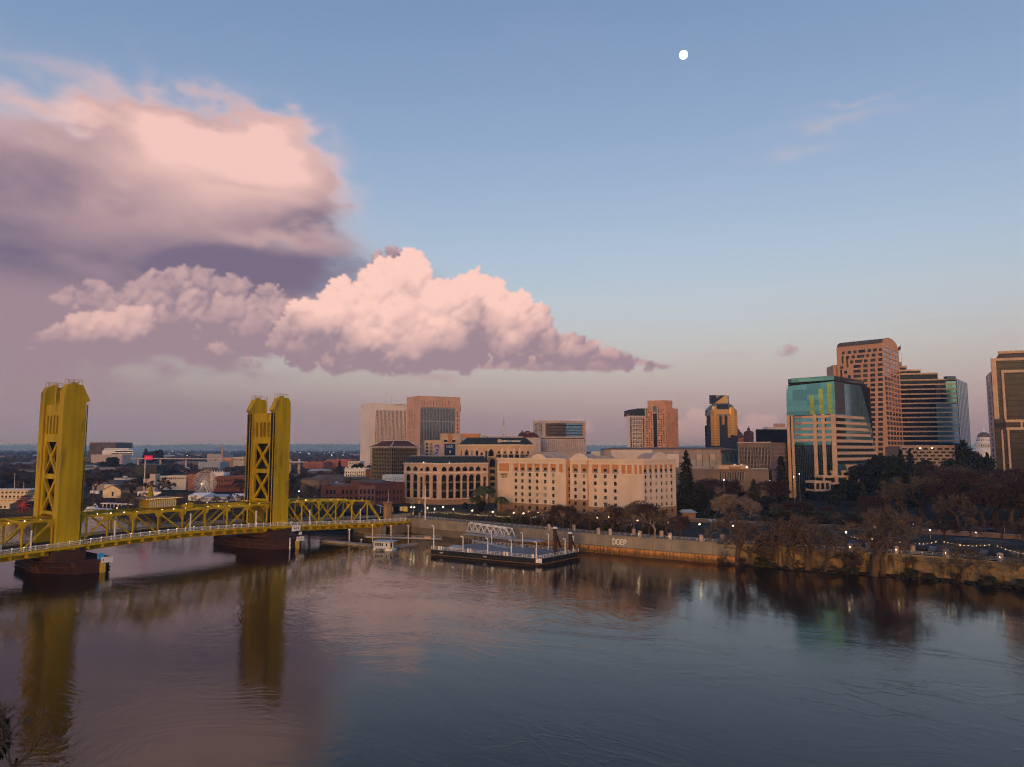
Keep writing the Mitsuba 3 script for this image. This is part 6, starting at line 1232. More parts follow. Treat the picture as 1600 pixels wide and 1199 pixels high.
q = at(225.3, 719, 470); part(rs, 'board', obox((q[0], 470, q[2]), (5.3, 0, 0), (0, .6, 0), (0, 0, 2.9)), 'm_redsign', extra=E_SIGN)
part(rs, 'script', cat([beam((q[0] + .7 + .8 * i, 469.9, q[2] + .8 + .5 * (i % 2)), (q[0] + 1.5 + .8 * i, 469.9, q[2] + 1.3 + .5 * ((i + 1) % 2)), .5, .1) for i in range(5)]), 'm_white'); part(rs, 'pole', tube((q[0] + .6, 470.3, G), (q[0] + .6, 470.3, q[2]), .42, .36, 8), 'm_offwhite')
fw = thing('ferris_wheel', 'white ferris wheel with a bright hub beyond the bridge truss', 'ferris wheel')
wc = at(320, 753.5, 470); R_ = 7.4
for o_ in (-1, 1):
    part(fw, 'rim', cat([beam(wc + (r * math.cos(a), o_, r * math.sin(a)), wc + (r * math.cos(b), o_, r * math.sin(b)), .24) for r in (R_, R_ * .8, R_ * .55) for a, b in zip(np.linspace(0, 2 * math.pi, 29)[:-1], np.linspace(0, 2 * math.pi, 29)[1:])]), 'm_greypink')
    part(fw, 'spoke', cat([beam(wc + (0, o_ * .5, 0), wc + (R_ * math.cos(a), o_, R_ * math.sin(a)), .16) for a in np.linspace(0, 2 * math.pi, 21)[:-1]]), 'm_white')
    part(fw, 'support_leg', cat([beam(wc + (0, o_ * 1.4, 0), wc + (d_, o_ * 2, -9), .5) for d_ in (-4, 4)]), 'm_white')
part(fw, 'hub', ball(wc + (-1.4, -1.6, -1.2), .28, 1), 'm_globe', extra=E_GLOBE)
for i, a in enumerate(np.linspace(0, 2 * math.pi, 17)[:-1]): part(fw, 'gondola', obox(wc + (R_ * math.cos(a) - .5, -.6, R_ * math.sin(a) - 1.1), (1.0, 0, 0), (0, 1.2, 0), (0, 0, 1.0)), ('m_greypink', 'm_brick_pale')[i % 2])
for x0, x1, q0, q1, m_, lab in ((297, 331.5, 771.5, 784, 'm_white', 'white marquee tent below the ferris wheel'), (318, 359.5, 774, 786, 'm_roofblue', 'blue roofed marquee between two white tents'), (358.5, 384, 773, 785, 'm_white', 'white marquee tent left of the far bridge tower')):
    yy = 425 if m_ == 'm_white' else 419; k = thing('marquee', lab, 'tent'); a = xy(x0, yy); b = xy(x1, yy); zt = Z(q0, yy)
    part(k, 'wall', slab(boxpts(a, b, 9), G, zt - 1.2), m_ if m_ == 'm_white' else 'm_bluewhite'); part(k, 'roof', frustum(boxpts(a - (.3, .3), b + (.3, -.3), 9.6), zt - 1.19, boxpts(a + (2, 4), b + (-2, 4), 1.5), zt + .3), m_)
# named blocks of the old town and beyond
def block(name, label, x0, x1, yt_, Yd, deep, wm, roof='m_roofgrey', wins=None, side=None, glass='m_winglass', dy=0, par=.5):
    k = thing(name, label, 'building'); a, b = xy(x0, Yd), xy(x1, Yd + dy)
    pts = boxpts(a, b, deep); faces = {0: wins} if wins else {}
    if side: faces[1] = side
    body(k, pts, G - .3, Z(yt_, Yd), wm, faces, glass, roof, par=par); return k, Face(a, b)
wg = lambda xs, qs, Yd, w, h: (lambda f: gridw([f.x(p) for p in xs], [Z(q, Yd) for q in qs], w, h))
k, f = block('brick_warehouse', 'long red brick warehouse with paired tall windows behind the end of the bridge', 503, 562, 759, 405, 26, 'm_brick', 'm_roofbrown', wg([513, 518.5, 524, 537.5, 544, 550, 558], [769, 780], 405, 1.2, 2.3))
k, f = block('brick_corner_building', 'orange brick corner building with two rows of windows left of the arcaded office', 561.5, 587, 759, 392, 30, 'm_brick_pale', 'm_roofgrey', wg([565.5, 571, 577.5, 583.5], [768.5, 779.5], 392, 1.25, 2.5))
k, f = block('brick_side_wing', 'red brick wing with arched windows against the arcaded office', 587.2, 632, 755, 393, 28, 'm_brick', 'm_roofbrown', wg([590.5, 595, 599.5, 604, 608.5, 617, 622.5, 628], [770, 780.5], 396, .95, 2.0), dy=12)
k, f = block('lettered_wall_building', 'low building with a white wall carrying faded dark script', 598, 634, 742.5, 440, 14, 'm_white')
part(k, 'faded_script', cat([f.panel(shapely.LineString([(2 + 1.1 * i, Z(749, 440) + .6 * math.sin(i * 2.2)), (2.9 + 1.1 * i, Z(748, 440) + .7 * math.cos(i * 1.7))]).buffer(.12), 0, .02, .015) for i in range(10)]), 'm_concrete')
k, f = block('white_cornice_block', 'white rendered block with a spiked parapet and small windows', 539, 571.5, 732.5, 570, 24, 'm_white', 'm_roofgrey', wg(np.arange(542, 571, 3.4), [738.5, 743], 570, 1.0, 1.5))
part(k, 'parapet_spike', cat([obox(f.p(x, Z(732.5, 570), .1), f.u * 1.1, -f.n * .6, UP * 1.3) for x in np.linspace(.5, f.W - 2, 5)]), 'm_white')
block('brick_annex', 'plain brick annex right of the white cornice block', 571.8, 598, 734, 568, 22, 'm_brick')
k, f = block('grey_roofed_market', 'long low market hall with a grey blue roof behind the brick corner', 552, 597, 751, 418, 12, 'm_roofgrey', 'm_roofgrey')
block('salmon_roof_hall', 'broad hall with a salmon red roof left of the white striped tower', 474, 506, 722, 760, 30, 'm_brick_pale', 'm_brick_pale'); block('salmon_wall_hall', 'long salmon hall with a pale roof edge behind a dark conifer', 510, 548, 718.5, 790, 40, 'm_brick_pale', 'm_offwhite'); block('pale_edge_hall', 'low hall with a pale colonnade at the foot of the white striped tower', 544, 563, 721, 740, 20, 'm_offwhite', 'm_roofgrey', wg(np.arange(546, 563, 2.3), [724], 740, .7, 2))
k, f = block('dark_glass_block', 'dark purple block on the horizon right of the left bridge tower', 139.5, 180.5, 691.5, 1350, 60, 'm_roofbrown', 'm_roofbrown', par=1); part(k, 'sign', f.rect(f.W * .02, f.W * .25, Z(693, 1350), Z(692, 1350), .1, .08), 'm_red')
k, f = block('white_terraced_block', 'white terraced block in front of the dark one on the horizon', 160, 208, 703.5, 1240, 50, 'm_white', 'm_white', lambda f: [sbox(f.W * .42, Z(706.5, 1240), f.W * .97, Z(705, 1240)), sbox(f.W * .3, Z(710, 1240), f.W * .97, Z(708.4, 1240))], par=.6); part(k, 'penthouse', slab(boxpts(f.a + (1, 4), f.a + f.u2 * f.W * .82 + (0, 4), 30), Z(704.4, 1240), Z(700.3, 1240)), 'm_bluewhite'); block('tan_podium_block', 'tan low podium below the white terraced block', 143, 192, 710.5, 1180, 30, 'm_greypink')
block('corrugated_shed', 'grey corrugated shed beside a brick chimney near the horizon', 324, 347, 709.5, 980, 40, 'm_greypanel')
k = thing('brick_chimney', 'tall thin tan chimney beside the corrugated shed', 'chimney'); q = at(347.2, 716, 960); part(k, 'stack', tube((q[0], 960, G), (q[0], 960, Z(696.5, 960)), 1.1, .8, 10), 'm_pinkstone', 40)
block('orange_fronted_hall', 'hall with an orange and white front right of the chimney', 350, 363, 715, 930, 30, 'm_stucco_orange', 'm_bluewhite'); block('white_fronted_hall', 'white fronted hall with dark bays next to the orange one', 363.3, 382, 714.5, 932, 30, 'm_cream', 'm_bluewhite', wg(np.arange(365, 382, 2.6), [718.5], 932, 1.1, 2.6)); block('blue_roof_shed', 'long shed with a pale blue roof below the corrugated shed', 311, 345, 722, 800, 26, 'm_roofblue', 'm_roofblue')
block('old_brick_row', 'long dark brick row behind the ferris wheel and the far tower', 335, 384, 745, 520, 30, 'm_brick', 'm_roofbrown', wg(np.arange(338, 384, 3.6), [751, 760], 520, .9, 1.7)); k, f = block('white_gabled_parapet', 'white toothed parapet front right of the ferris wheel', 330, 351, 739, 545, 12, 'm_white'); part(k, 'tooth', cat([f.panel(Polygon([(x, Z(739, 545)), (x + 1.6, Z(739, 545)), (x + .8, Z(735, 545))]), 0, 0, .5) for x in np.linspace(.5, f.W - 2, 5)]), 'm_white')
block('brick_gallery_row', 'brick gallery row left of the ferris wheel', 296, 309, 741, 530, 24, 'm_brick_pale'); block('white_gallery_row', 'long white balconied front left of the ferris wheel', 243, 293, 744, 540, 20, 'm_offwhite', 'm_roofbrown', wg(np.arange(246, 293, 3), [747.5], 540, 1.1, 1.0)); k, f = block('cream_tower_house', 'cream square tower house beside the red pole sign', 236, 245, 741, 470, 6, 'm_greypink'); block('cream_low_house', 'cream low house left of the square tower house', 226, 236.5, 748.5, 472, 8, 'm_greypink')
block('green_glass_shed', 'grey green glass shed with pale posts behind the red pole sign', 212, 246, 727, 640, 20, 'm_roofgreen', 'm_roofblue')
k = thing('raised_highway', 'long pale raised highway strip crossing beyond the old town', 'bridge')
part(k, 'deck', cat([beam((X(205, 860), 860, Z(716.5, 860)), (X(395, 900), 900, Z(717.3, 900)), 8, 1.2), beam((X(440, 720), 720, Z(721.5, 720)), (X(476, 700), 700, Z(722.5, 700)), 8, 1.2)]), 'm_greypink')
part(k, 'column', cat([obox((X(p, y_), y_, G), (2, 0, 0), (0, 2, 0), (0, 0, Z(718, y_) - G)) for p, y_ in ((215, 862), (250, 870), (290, 878), (335, 887), (380, 897), (452, 716), (466, 706))]), 'm_greypink')
# ---------------------------------------------------------------- trees
def segs(Pq, Qq, r0, r1, n=3):
    Pq, Qq = np.asarray(Pq), np.asarray(Qq); d = Qq - Pq; L = np.linalg.norm(d, axis=1, keepdims=True); d = d / np.maximum(L, 1e-6)
    ref = np.where(np.abs(d[:, 2:]) < .9, [[0, 0, 1.0]], [[1.0, 0, 0]]); s = np.cross(d, ref); s /= np.linalg.norm(s, axis=1, keepdims=True); t = np.cross(d, s)
    an = np.arange(n) * 2 * np.pi / n; ring = s[:, None] * np.cos(an)[None, :, None] + t[:, None] * np.sin(an)[None, :, None]
    V = np.concatenate([Pq[:, None] + ring * np.asarray(r0)[:, None, None], Qq[:, None] + ring * np.asarray(r1)[:, None, None]], 1).reshape(-1, 3)
    i, j = np.arange(n), (np.arange(n) + 1) % n; q = np.stack([i, j, j + n, i + n], 1); F = (np.arange(len(Pq)) * 2 * n)[:, None, None] + q[None]; F = F.reshape(-1, 4)
    return V, np.vstack([F[:, [0, 1, 2]], F[:, [0, 2, 3]]])
def bare_tree(seed, Ht=10.0, spread=.62, levels=5, kids=(3, 4), trunk=.3, upw=.25, tw=.022, first=.28, fan=5):
    rng = np.random.default_rng(seed); lim, twg = [], []
    def grow(p, d, L, r, lev):
        bend = rng.normal(0, .12, 3); m = p + d * L * .5; d2 = d + bend; d2 /= np.linalg.norm(d2); q = m + d2 * L * .5
        (lim if lev < 3 else twg).append((p, m, r, r * .86)); (lim if lev < 3 else twg).append((m, q, r * .86, r * .72))
        if lev >= levels:
            for _ in range(fan):
                dd = d2 + rng.normal(0, .55, 3) + (0, 0, .12); dd /= np.linalg.norm(dd); s = q - d2 * L * rng.uniform(0, .6); twg.append((s, s + dd * L * rng.uniform(.5, 1.1), tw, tw * .5))
            return
        for _ in range(rng.integers(kids[0], kids[1] + 1)):
            ax = rng.normal(0, 1, 3); ax -= d2 * ax.dot(d2); ax /= np.linalg.norm(ax); dd = d2 * (1 - spread * rng.uniform(.5, .8)) + ax * spread * rng.uniform(.7, 1.15) + (0, 0, upw * rng.uniform(.3, 1)); dd /= np.linalg.norm(dd)
            st = q - d2 * L * rng.uniform(0, .3); grow(st, dd, L * rng.uniform(.58, .82), max(r * rng.uniform(.48, .62), tw), lev + 1)
    grow(np.zeros(3), np.array([rng.normal(0, .05), rng.normal(0, .05), 1.0]), Ht * first, trunk, 0)
    out = []
    for L_, n in ((lim, 5), (twg, 3)):
        a = [np.array([s[k] for s in L_]) for k in range(4)]; out.append(segs(*a, n))
    top = max(out[1][0][:, 2].max(), 1); k_ = Ht / top
    return [(v * k_, f) for v, f in out]
def leaf_tris(c, size, rng):
    n = len(c); a = rng.normal(0, 1, (n, 3)); a /= np.linalg.norm(a, axis=1, keepdims=True); b = np.cross(a, rng.normal(0, 1, (n, 3))); b /= np.linalg.norm(b, axis=1, keepdims=True)
    s = size * rng.uniform(.6, 1.4, (n, 1)); V = np.stack([c - a * s, c + b * s * .8, c + a * s, c - b * s * .8], 1).reshape(-1, 3); F = np.arange(n)[:, None] * 4 + np.array([[0, 1, 2, 3]])
    return V, np.vstack([F[:, [0, 1, 2]], F[:, [0, 2, 3]]])
def conifer(seed, Ht=26.0, R=6.0, n=5200, sharp=.85, low=.08, size=.42):
    rng = np.random.default_rng(seed); C, Pq, Qq = [], [], []
    wh = np.arange(Ht * low, Ht * .985, Ht / 34)
    for z in wh:
        f = 1 - z / Ht; rad = R * (min(1.0, f * 1.25) ** sharp) * rng.uniform(.72, 1.12)
        for a in rng.uniform(0, 2 * math.pi, rng.integers(6, 10)):
            r = rad * rng.uniform(.55, 1.1); e = np.array([math.cos(a) * r, math.sin(a) * r, -.16 * r + rng.normal(0, .3)]); Pq.append((0, 0, z)); Qq.append(np.array([0, 0, z]) + e)
            m = max(3, int(n / (len(wh) * 8) * (.4 + r / R))); t = rng.uniform(.18, 1, m) ** .7; C.append(np.array([0, 0, z]) + e * t[:, None] + rng.normal(0, .12 + .09 * r, (m, 3)) * (1, 1, .7))
    br = segs(np.array(Pq, float), np.array(Qq), np.full(len(Pq), .07), np.full(len(Pq), .02)); V, F = tube((0, 0, 0), (0, 0, Ht * .97), Ht * .016, .04, 8)
    return [cat([(V, F), br]), leaf_tris(np.vstack(C), size, rng)]
def broadleaf(seed, Ht=14.0, R=8.0, n=6500, size=.42, base=.18):
    rng = np.random.default_rng(seed); C, Pq, Qq = [], [], []
    for _ in range(26):
        a, rr, z = rng.uniform(0, 2 * math.pi), R * math.sqrt(rng.uniform(0, .62)), Ht * rng.uniform(base + .12, .86); lim = 1 - max(0, (z / Ht - .5)) * 1.15; c = np.array([math.cos(a) * rr * lim, math.sin(a) * rr * lim, z]); s = R * rng.uniform(.2, .4)
        m = n // 26; d = rng.normal(0, 1, (m, 3)); d /= np.linalg.norm(d, axis=1, keepdims=True); C.append(c + d * s * rng.uniform(.55, 1.05, (m, 1)) * (1, 1, .75)); Pq.append((0, 0, Ht * .22)); Qq.append(c)
    V, F = tube((0, 0, 0), (0, 0, Ht * .3), R * .055, R * .04, 8)
    return [cat([(V, F), segs(np.array(Pq, float), np.array(Qq), np.full(26, R * .022), np.full(26, R * .008), 4)]), leaf_tris(np.vstack(C), size, rng)]
def palm(seed, Ht=9.0):
    rng = np.random.default_rng(seed); ms = []
    for k in range(30):
        a = k * 2.4; up_ = rng.uniform(.1, 1.1); L = rng.uniform(2.6, 3.4); pts = [np.array([math.cos(a) * L * t, math.sin(a) * L * t, Ht + up_ * L * t * .9 - 1.5 * L * t * t * .8]) for t in np.linspace(0, 1, 6)]
        s = np.array([-math.sin(a), math.cos(a), 0])
        for p, q in zip(pts[:-1], pts[1:]):
            for sg_ in (-1, 1): ms.append((np.array([p, q, q + s * sg_ * .38 - (0, 0, .28), p + s * sg_ * .42 - (0, 0, .28)]), np.array([[0, 1, 2], [0, 2, 3]])))
    return [tube((0, 0, 0), (0, 0, Ht), .3, .26, 8), cat(ms)]
TREES = {}
def proto(kind, trunk_m, crown_m, meshes): TREES[kind] = (mikit.ply(meshes[0], trunk_m), mikit.ply(meshes[1], crown_m), 'branches' if 'bare' in kind else 'crown')
for i in range(4): proto(f'bare{i}', 'm_bark', 'm_twig', bare_tree(20 + i, 10, (.62, .68, .75, .58)[i], 5, (3, 3), .24, .22, .02, .19, 8))
for i in range(2): proto(f'bare_red{i}', 'm_twig_red', 'm_twig_red', bare_tree(60 + i, 10, .68, 5, (3, 4), .2, .28, .022, .17, 6))
for i in range(2): proto(f'bare_far{i}', 'm_twig_red', 'm_twig_red', bare_tree(65 + i, 10, .7, 4, (3, 3), .25, .28, .05, .18, 7))
proto('bare_pale', 'm_bark_pale', 'm_twig', bare_tree(33, 10, .6, 5, (2, 3), .2, .3, .022, .22, 4))
proto('bare_round', 'm_bark', 'm_bark_pale', bare_tree(41, 10, .75, 5, (4, 5), .4, .2, .035, .3, 5))
for i in range(2): proto(f'conifer{i}', 'm_bark', 'm_leaf_dark', conifer(70 + i, 26, (7.5, 5.0)[i]))
proto('cypress', 'm_bark', 'm_leaf_dark', conifer(75, 26, 4.2, 6000, .35, .02)); proto('columnar', 'm_bark', 'm_leaf', conifer(76, 26, 6.5, 5200, .7, .02))
for i in range(3): proto(f'broad{i}', 'm_bark', 'm_leaf_dark', broadleaf(80 + i, 14, 8))
proto('shrub', 'm_bark', 'm_leaf', broadleaf(91, 14, 9, 3000, .8, .0)); proto('palm', 'm_bark', 'm_palm', palm(95))
_base = {'bare0': 10, 'bare1': 10, 'bare2': 10, 'bare3': 10, 'bare_red0': 10, 'bare_red1': 10, 'bare_pale': 10, 'bare_round': 10, 'bare_far0': 10, 'bare_far1': 10, 'conifer0': 26, 'conifer1': 26, 'cypress': 26, 'columnar': 26, 'broad0': 14, 'broad1': 14, 'broad2': 14, 'shrub': 14, 'palm': 9}
_trng = np.random.default_rng(8)
def tree(kind, pos, Ht, label, group=None, wide=1.0, name=None):
    key = thing(name or {'con': 'conifer', 'cyp': 'cypress', 'col': 'conifer', 'bro': 'evergreen_tree', 'shr': 'shrub', 'pal': 'palm_tree'}.get(kind[:3], 'bare_tree'), label, 'shrub' if kind == 'shrub' else 'tree', group)
    k = Ht / _base[kind]; tr = T().translate(list(map(float, pos))).rotate([0, 0, 1], float(_trng.uniform(0, 360))).scale([k * wide, k * wide, k])
    a, b, nm = TREES[kind]
    scene[key + '__trunk'] = {**a, 'to_world': tr}; scene[f'{key}__{nm}'] = {**b, 'to_world': tr}
    return key
def tree_at(kind, px, top, Yd, label, group=None, wide=1.0, z=G):
    x = X(px, Yd); return tree(kind, (x, Yd, z), Z(top, Yd) - z, label, group, wide)
# promenade trees before the hotel
for i, (px, inl, top, kind, w_) in enumerate(((786, 13, 792, 'bare0', 1.2), (800, 11, 794, 'bare1', 1.2), (812, 14, 790, 'bare2', 1.1), (830, 11, 796, 'bare3', 1.2), (846, 13, 795, 'bare0', 1.2), (864, 12, 797, 'bare1', 1.1), (879, 10, 786, 'bare_red0', 1.1), (890, 12, 792, 'bare2', 1.2), (905, 11, 801, 'bare_red1', 1.2), (921, 12, 799, 'bare0', 1.3), (940, 10, 797, 'bare1', 1.2), (955, 12, 783, 'bare3', 1.1), (967, 14, 790, 'bare_red0', 1.1), (988, 12, 786, 'bare2', 1.25), (1002, 14, 780, 'bare0', 1.2), (1012, 9, 784, 'bare_red1', 1.0), (1040, 12, 806, 'bare1', 1.3), (1052, 14, 812, 'bare2', 1.2), (1060, 10, 803, 'bare_red0', 1.1), (720, 12, 797, 'bare2', 1.3), (742, 14, 795, 'bare_red1', 1.2), (760, 13, 797, 'bare0', 1.2), (700, 15, 800, 'bare3', 1.1), (774, 12, 797, 'bare1', 1.2))):
    s = bank_s(px); p = bank(s, inl); x = X(px, p[1]); tree(kind, (x, p[1], G), max(4, Z(top, p[1]) - G), 'leafless dark twigged tree on the promenade before the hotel', 'leafless trees along the hotel promenade', w_)
tree('bare_pale', (*on(1023, 842, G)[:2], G), Z(794, 247) - G, 'pale barked leafless tree forking low before the right end of the hotel', None, 1.35)
for i, (px, inl) in enumerate(((778, 17), (792, 18), (815, 17), (838, 17), (858, 16), (884, 16), (900, 16), (930, 15), (955, 15), (985, 15), (1010, 15), (1030, 14))):
    p = bank(bank_s(px), inl); tree('shrub', (X(px, p[1]), p[1], G), 2.6 + .5 * (i % 3), 'low dark evergreen shrub at the foot of the hotel', 'shrubs at the foot of the hotel', 1.5)
tree_at('palm', 757, 762, 338, 'dark shaggy palm tree left of the hotel, tallest of three', None, 1.5); tree_at('palm', 745, 778, 345, 'smaller palm left of the tallest one', None, 1.5); tree_at('palm', 783, 778, 331, 'palm with drooping fronds against the hotel end wall', None, 1.3); tree_at('broad0', 752, 782, 335, 'dark bushy tree under the palms', None, .9); tree_at('broad1', 727, 784, 352, 'dark rounded tree before the arcaded office', None, .6)
# right of the hotel
tree_at('conifer0', 1071.5, 702, 352, 'tall dark conifer standing right of the hotel', None, .85); tree_at('broad1', 1098, 757, 330, 'broad dark evergreen right of the tall conifer', None, 1.0); tree_at('broad2', 1078, 764, 326, 'dark evergreen at the foot of the tall conifer', None, .8); tree_at('conifer1', 1112, 772, 322, 'short dark conifer right of the hotel evergreens', None, 1.1)
tree_at('bare_round', 1144, 771, 296, 'round pollarded leafless tree with straight pale shoots', None, 1.35)
tree_at('columnar', 1176, 748, 356, 'brownish conical tree before the gridded hall', None, 1.3); tree_at('cypress', 1220, 712, 418, 'dark columnar cypress beside the teal tower', None, 1.0); tree_at('broad2', 1192, 772, 340, 'dark evergreen mass below the gridded hall', None, 1.2); tree_at('bare_red0', 1120, 745, 392, 'reddish leafless tree before the brown garage', None, 1.6); tree_at('bare_red1', 1090, 752, 385, 'leafless tree left of the lamp before the brown garage', None, 1.5); tree_at('bare_red0', 1205, 748, 395, 'leafless tree at the corner of the gridded hall', None, 1.3)
for px, top, Yd, kind, w_, lab in ((1322, 748, 392, 'broad0', 1.25, 'black green oak before the teal tower terraces'), (1300, 762, 370, 'broad1', 1.0, 'lower dark evergreen left of the oak by the terraces'), (1346, 752, 352, 'columnar', .8, 'pointed dark conifer in front of the oak by the terraces'), (1374, 706, 430, 'broad2', 1.15, 'tall rounded dark evergreen before the barrel roofed tower'), (1395, 724, 410, 'broad0', 1.0, 'dark evergreen between the two tall towers'), (1407, 701, 470, 'conifer1', 1.2, 'narrow dark conifer tip before the banded tower'), (1421, 700, 475, 'conifer1', 1.0, 'second narrow conifer tip right of the first'), (1441, 716, 455, 'broad1', .8, 'dark evergreen before the lattice garage'), (1505, 686, 468, 'conifer0', 1.25, 'large dark conifer at the right end of the lattice garage'), (1490, 712, 440, 'broad2', 1.0, 'dark bushy tree left of the large conifer'), (1528, 703, 470, 'broad0', .7, 'dark tree top before the domed building'), (1542, 706, 440, 'conifer1', 1.1, 'pointed dark conifer below the dome'), (1420, 738, 380, 'conifer0', .9, 'dark conifer in the middle of the park trees'), (1385, 745, 365, 'broad1', 1.1, 'black evergreen on the left of the park'), (1580, 742, 380, 'broad2', 1.2, 'dark evergreen under the framed bronze tower')):
    tree_at(kind, px, top, Yd, lab, None, w_)
for i, (px, top, Yd, w_) in enumerate(((1436, 738, 318, 1.35), (1478, 730, 335, 1.4), (1512, 742, 300, 1.4), (1548, 738, 310, 1.4), (1592, 730, 322, 1.4), (1460, 722, 395, 1.4), (1500, 724, 385, 1.4), (1560, 728, 370, 1.3), (1610, 748, 290, 1.4), (1408, 752, 325, 1.3), (1360, 772, 322, 1.2), (1335, 790, 305, 1.2), (1572, 752, 296, 1.2), (1460, 752, 300, 1.2), (1290, 790, 330, 1.3), (1258, 792, 335, 1.3), (1625, 735, 300, 1.4), (1530, 765, 285, 1.1), (1490, 768, 284, 1.1))):
    tree_at(f'bare_red{i % 2}' if i % 3 else 'bare1', px, top, Yd, 'large purplish leafless tree in the dark park behind the river road', 'leafless trees of the dark park', w_)
for i, (px, top, Yd) in enumerate(((1190, 806, 268), (1214, 800, 276), (1242, 802, 270), (1270, 804, 262), (1300, 800, 268), (1326, 806, 258), (1348, 802, 262), (1402, 812, 246), (1430, 806, 250), (1468, 810, 246), (1510, 806, 244), (1556, 812, 238), (1590, 808, 240), (1240, 780, 300), (1212, 784, 306))):
    tree_at(('bare0', 'bare_red0', 'bare2', 'bare_red1')[i % 4], px, top, Yd, 'brown leafless roadside tree between the river wall and the dark park', 'leafless roadside trees above the river wall', 1.35)
for i, px in enumerate(range(1195, 1330, 12)):
    p = bank(bank_s(px), 68 + 6 * (i % 3)); tree('shrub', (X(px, p[1]), p[1], G), 3.5 + (i % 3), 'low dark hedge bush along the road below the teal tower', 'hedge bushes below the teal tower', 1.6)
# trees rooted at the water
for i, (px, py, top, kind, w_, lab) in enumerate(((1152, 882, 812, 'bare0', 1.1, 'leafless river tree at the end of the sheet piling'), (1176, 884, 826, 'bare2', 1.2, 'spreading leafless river tree second from the sheet piling'), (1208, 886, 822, 'bare1', 1.2, 'leafless river tree with a low brown crown, third along the bank'), (1236, 889, 826, 'bare3', 1.3, 'broad leafless river tree left of the lit masonry'), (1262, 891, 818, 'bare0', 1.2, 'tall leafless river tree just left of the lit masonry'), (1290, 893, 838, 'bare2', 1.1, 'leafless river tree at the left end of the lit masonry'), (1366, 899, 804, 'bare1', 1.1, 'dense leafless river tree covering the masonry wall'), (1380, 899, 822, 'bare3', .9, 'leafless river tree leaning against the dense one'), (1502, 909, 858, 'bare2', 1.3, 'small leafless tree fanning out before the masonry wall'), (1592, 916, 868, 'bare0', 1.2, 'leafless tree with bare stems at the right edge of the river'), (1222, 884, 838, 'bare_red0', 1.4, 'reddish leafless thicket tree behind the river trees'), (1322, 896, 868, 'bare_red1', 1.2, 'low thicket at the foot of the masonry wall'), (1425, 902, 872, 'bare3', 1.0, 'small leafless sapling leaning on the masonry wall'))):
    b = on(px, py, .3); tree(kind, (b[0], b[1], .1), (Z(top, b[1]) - .1) * 1.2, lab, None, w_ * 1.1)
for i in range(26):
    s = rng.uniform(W_END - 12, 235); p = bank(s, rng.uniform(-2.5, -.5)); tree('shrub' if i % 3 == 0 else 'bare_far0', (*p, .1), rng.uniform(1.4, 3.2), 'low tangle of brush at the foot of the river wall', 'brush along the foot of the river wall', 1.5)
# near bank, lower left corner
fx = bare_tree(7, 12, .6, 6, (2, 3), .2, .25, .012, .2, 5); proto('near_bare', 'm_bark', 'm_twig', fx); _base['near_bare'] = 12
fx = bare_tree(12, 12, .7, 6, (2, 3), .2, .15, .012, .22, 5); proto('near_bare_b', 'm_bark', 'm_twig', fx); _base['near_bare_b'] = 12
tree('near_bare', (-34.6, 53.2, 3), 17.6, 'leafless pale twigged tree in the lower left corner', None, .8, 'bare_tree'); tree('near_bare_b', (-40.2, 55.5, 3), 16.2, 'leafless tree leaning out at the bottom left edge', None, .9, 'bare_tree')
tree('broad1', (-45.2, 57.5, 3), 21.5, 'dark ivy covered tree cut by the left edge', None, .42); tree('near_bare', (-44.8, 57.2, 3), 23.6, 'bare tip rising over the ivy covered tree at the left edge', None, .35, 'bare_tree')
# behind the bridge and through the old town
for i, (px, top, Yd, kind, w_, lab) in enumerate(((531, 718, 700, 'conifer0', .8, 'dark pointed conifer before the salmon roofed hall'), (562, 723, 640, 'broad0', 1.0, 'round dark tree at the foot of the white striped tower'), (174, 712, 900, 'broad2', 1.0, 'dark rounded tree below the white terraced block'), (228, 700, 1250, 'conifer0', 1.2, 'dark tree group right of the white terraced block'), (246, 702, 1260, 'broad0', 1.0, 'round dark tree behind the red pole sign'), (452, 752, 372, 'bare2', 1.5, 'leafless tree lit by a white lamp right of the far bridge tower'), (470, 754, 380, 'bare0', 1.4, 'leafless tree between the far tower and the brick warehouse'), (486, 760, 360, 'bare3', 1.3, 'brown leafless tree before the brick warehouse'))):
    tree_at(kind, px, top, Yd, lab, None, w_)
q = at(467, 768, 368); k = thing('tall_street_lamp', 'bright white street lamp under the leafless trees right of the far bridge tower', 'street lamp'); part(k, 'post', tube((q[0], q[1], G), q, .1, n=6), 'm_darkmetal'); part(k, 'lamp', ball(q, .3, 1), 'm_cool', extra=E_COOL)
r_ = np.random.default_rng(31)
for i in range(70):
    px = r_.uniform(-20, 640); Yd = math.exp(r_.uniform(math.log(430), math.log(900))); zt = r_.uniform(8, 14)
    if px < 140 and Yd < 520: continue
    if 290 < px < 345 and Yd < 520: Yd += 120
    tree(f'bare_far{i % 2}', (X(px, Yd), Yd, G), zt, 'purplish leafless street tree in the old town beyond the bridge', 'leafless street trees of the old town', 1.5)
for i, (px, Yd) in enumerate(((150, 395), (205, 372), (226, 368), (248, 366), (268, 362), (292, 360), (318, 358), (342, 356), (368, 352), (398, 350), (480, 338), (506, 336), (530, 334), (556, 332))):
    tree(f'bare{i % 4}', (X(px, Yd), Yd, G), 7 + i % 3, 'leafless bank tree seen through the bridge truss', 'leafless bank trees behind the bridge', 1.2)

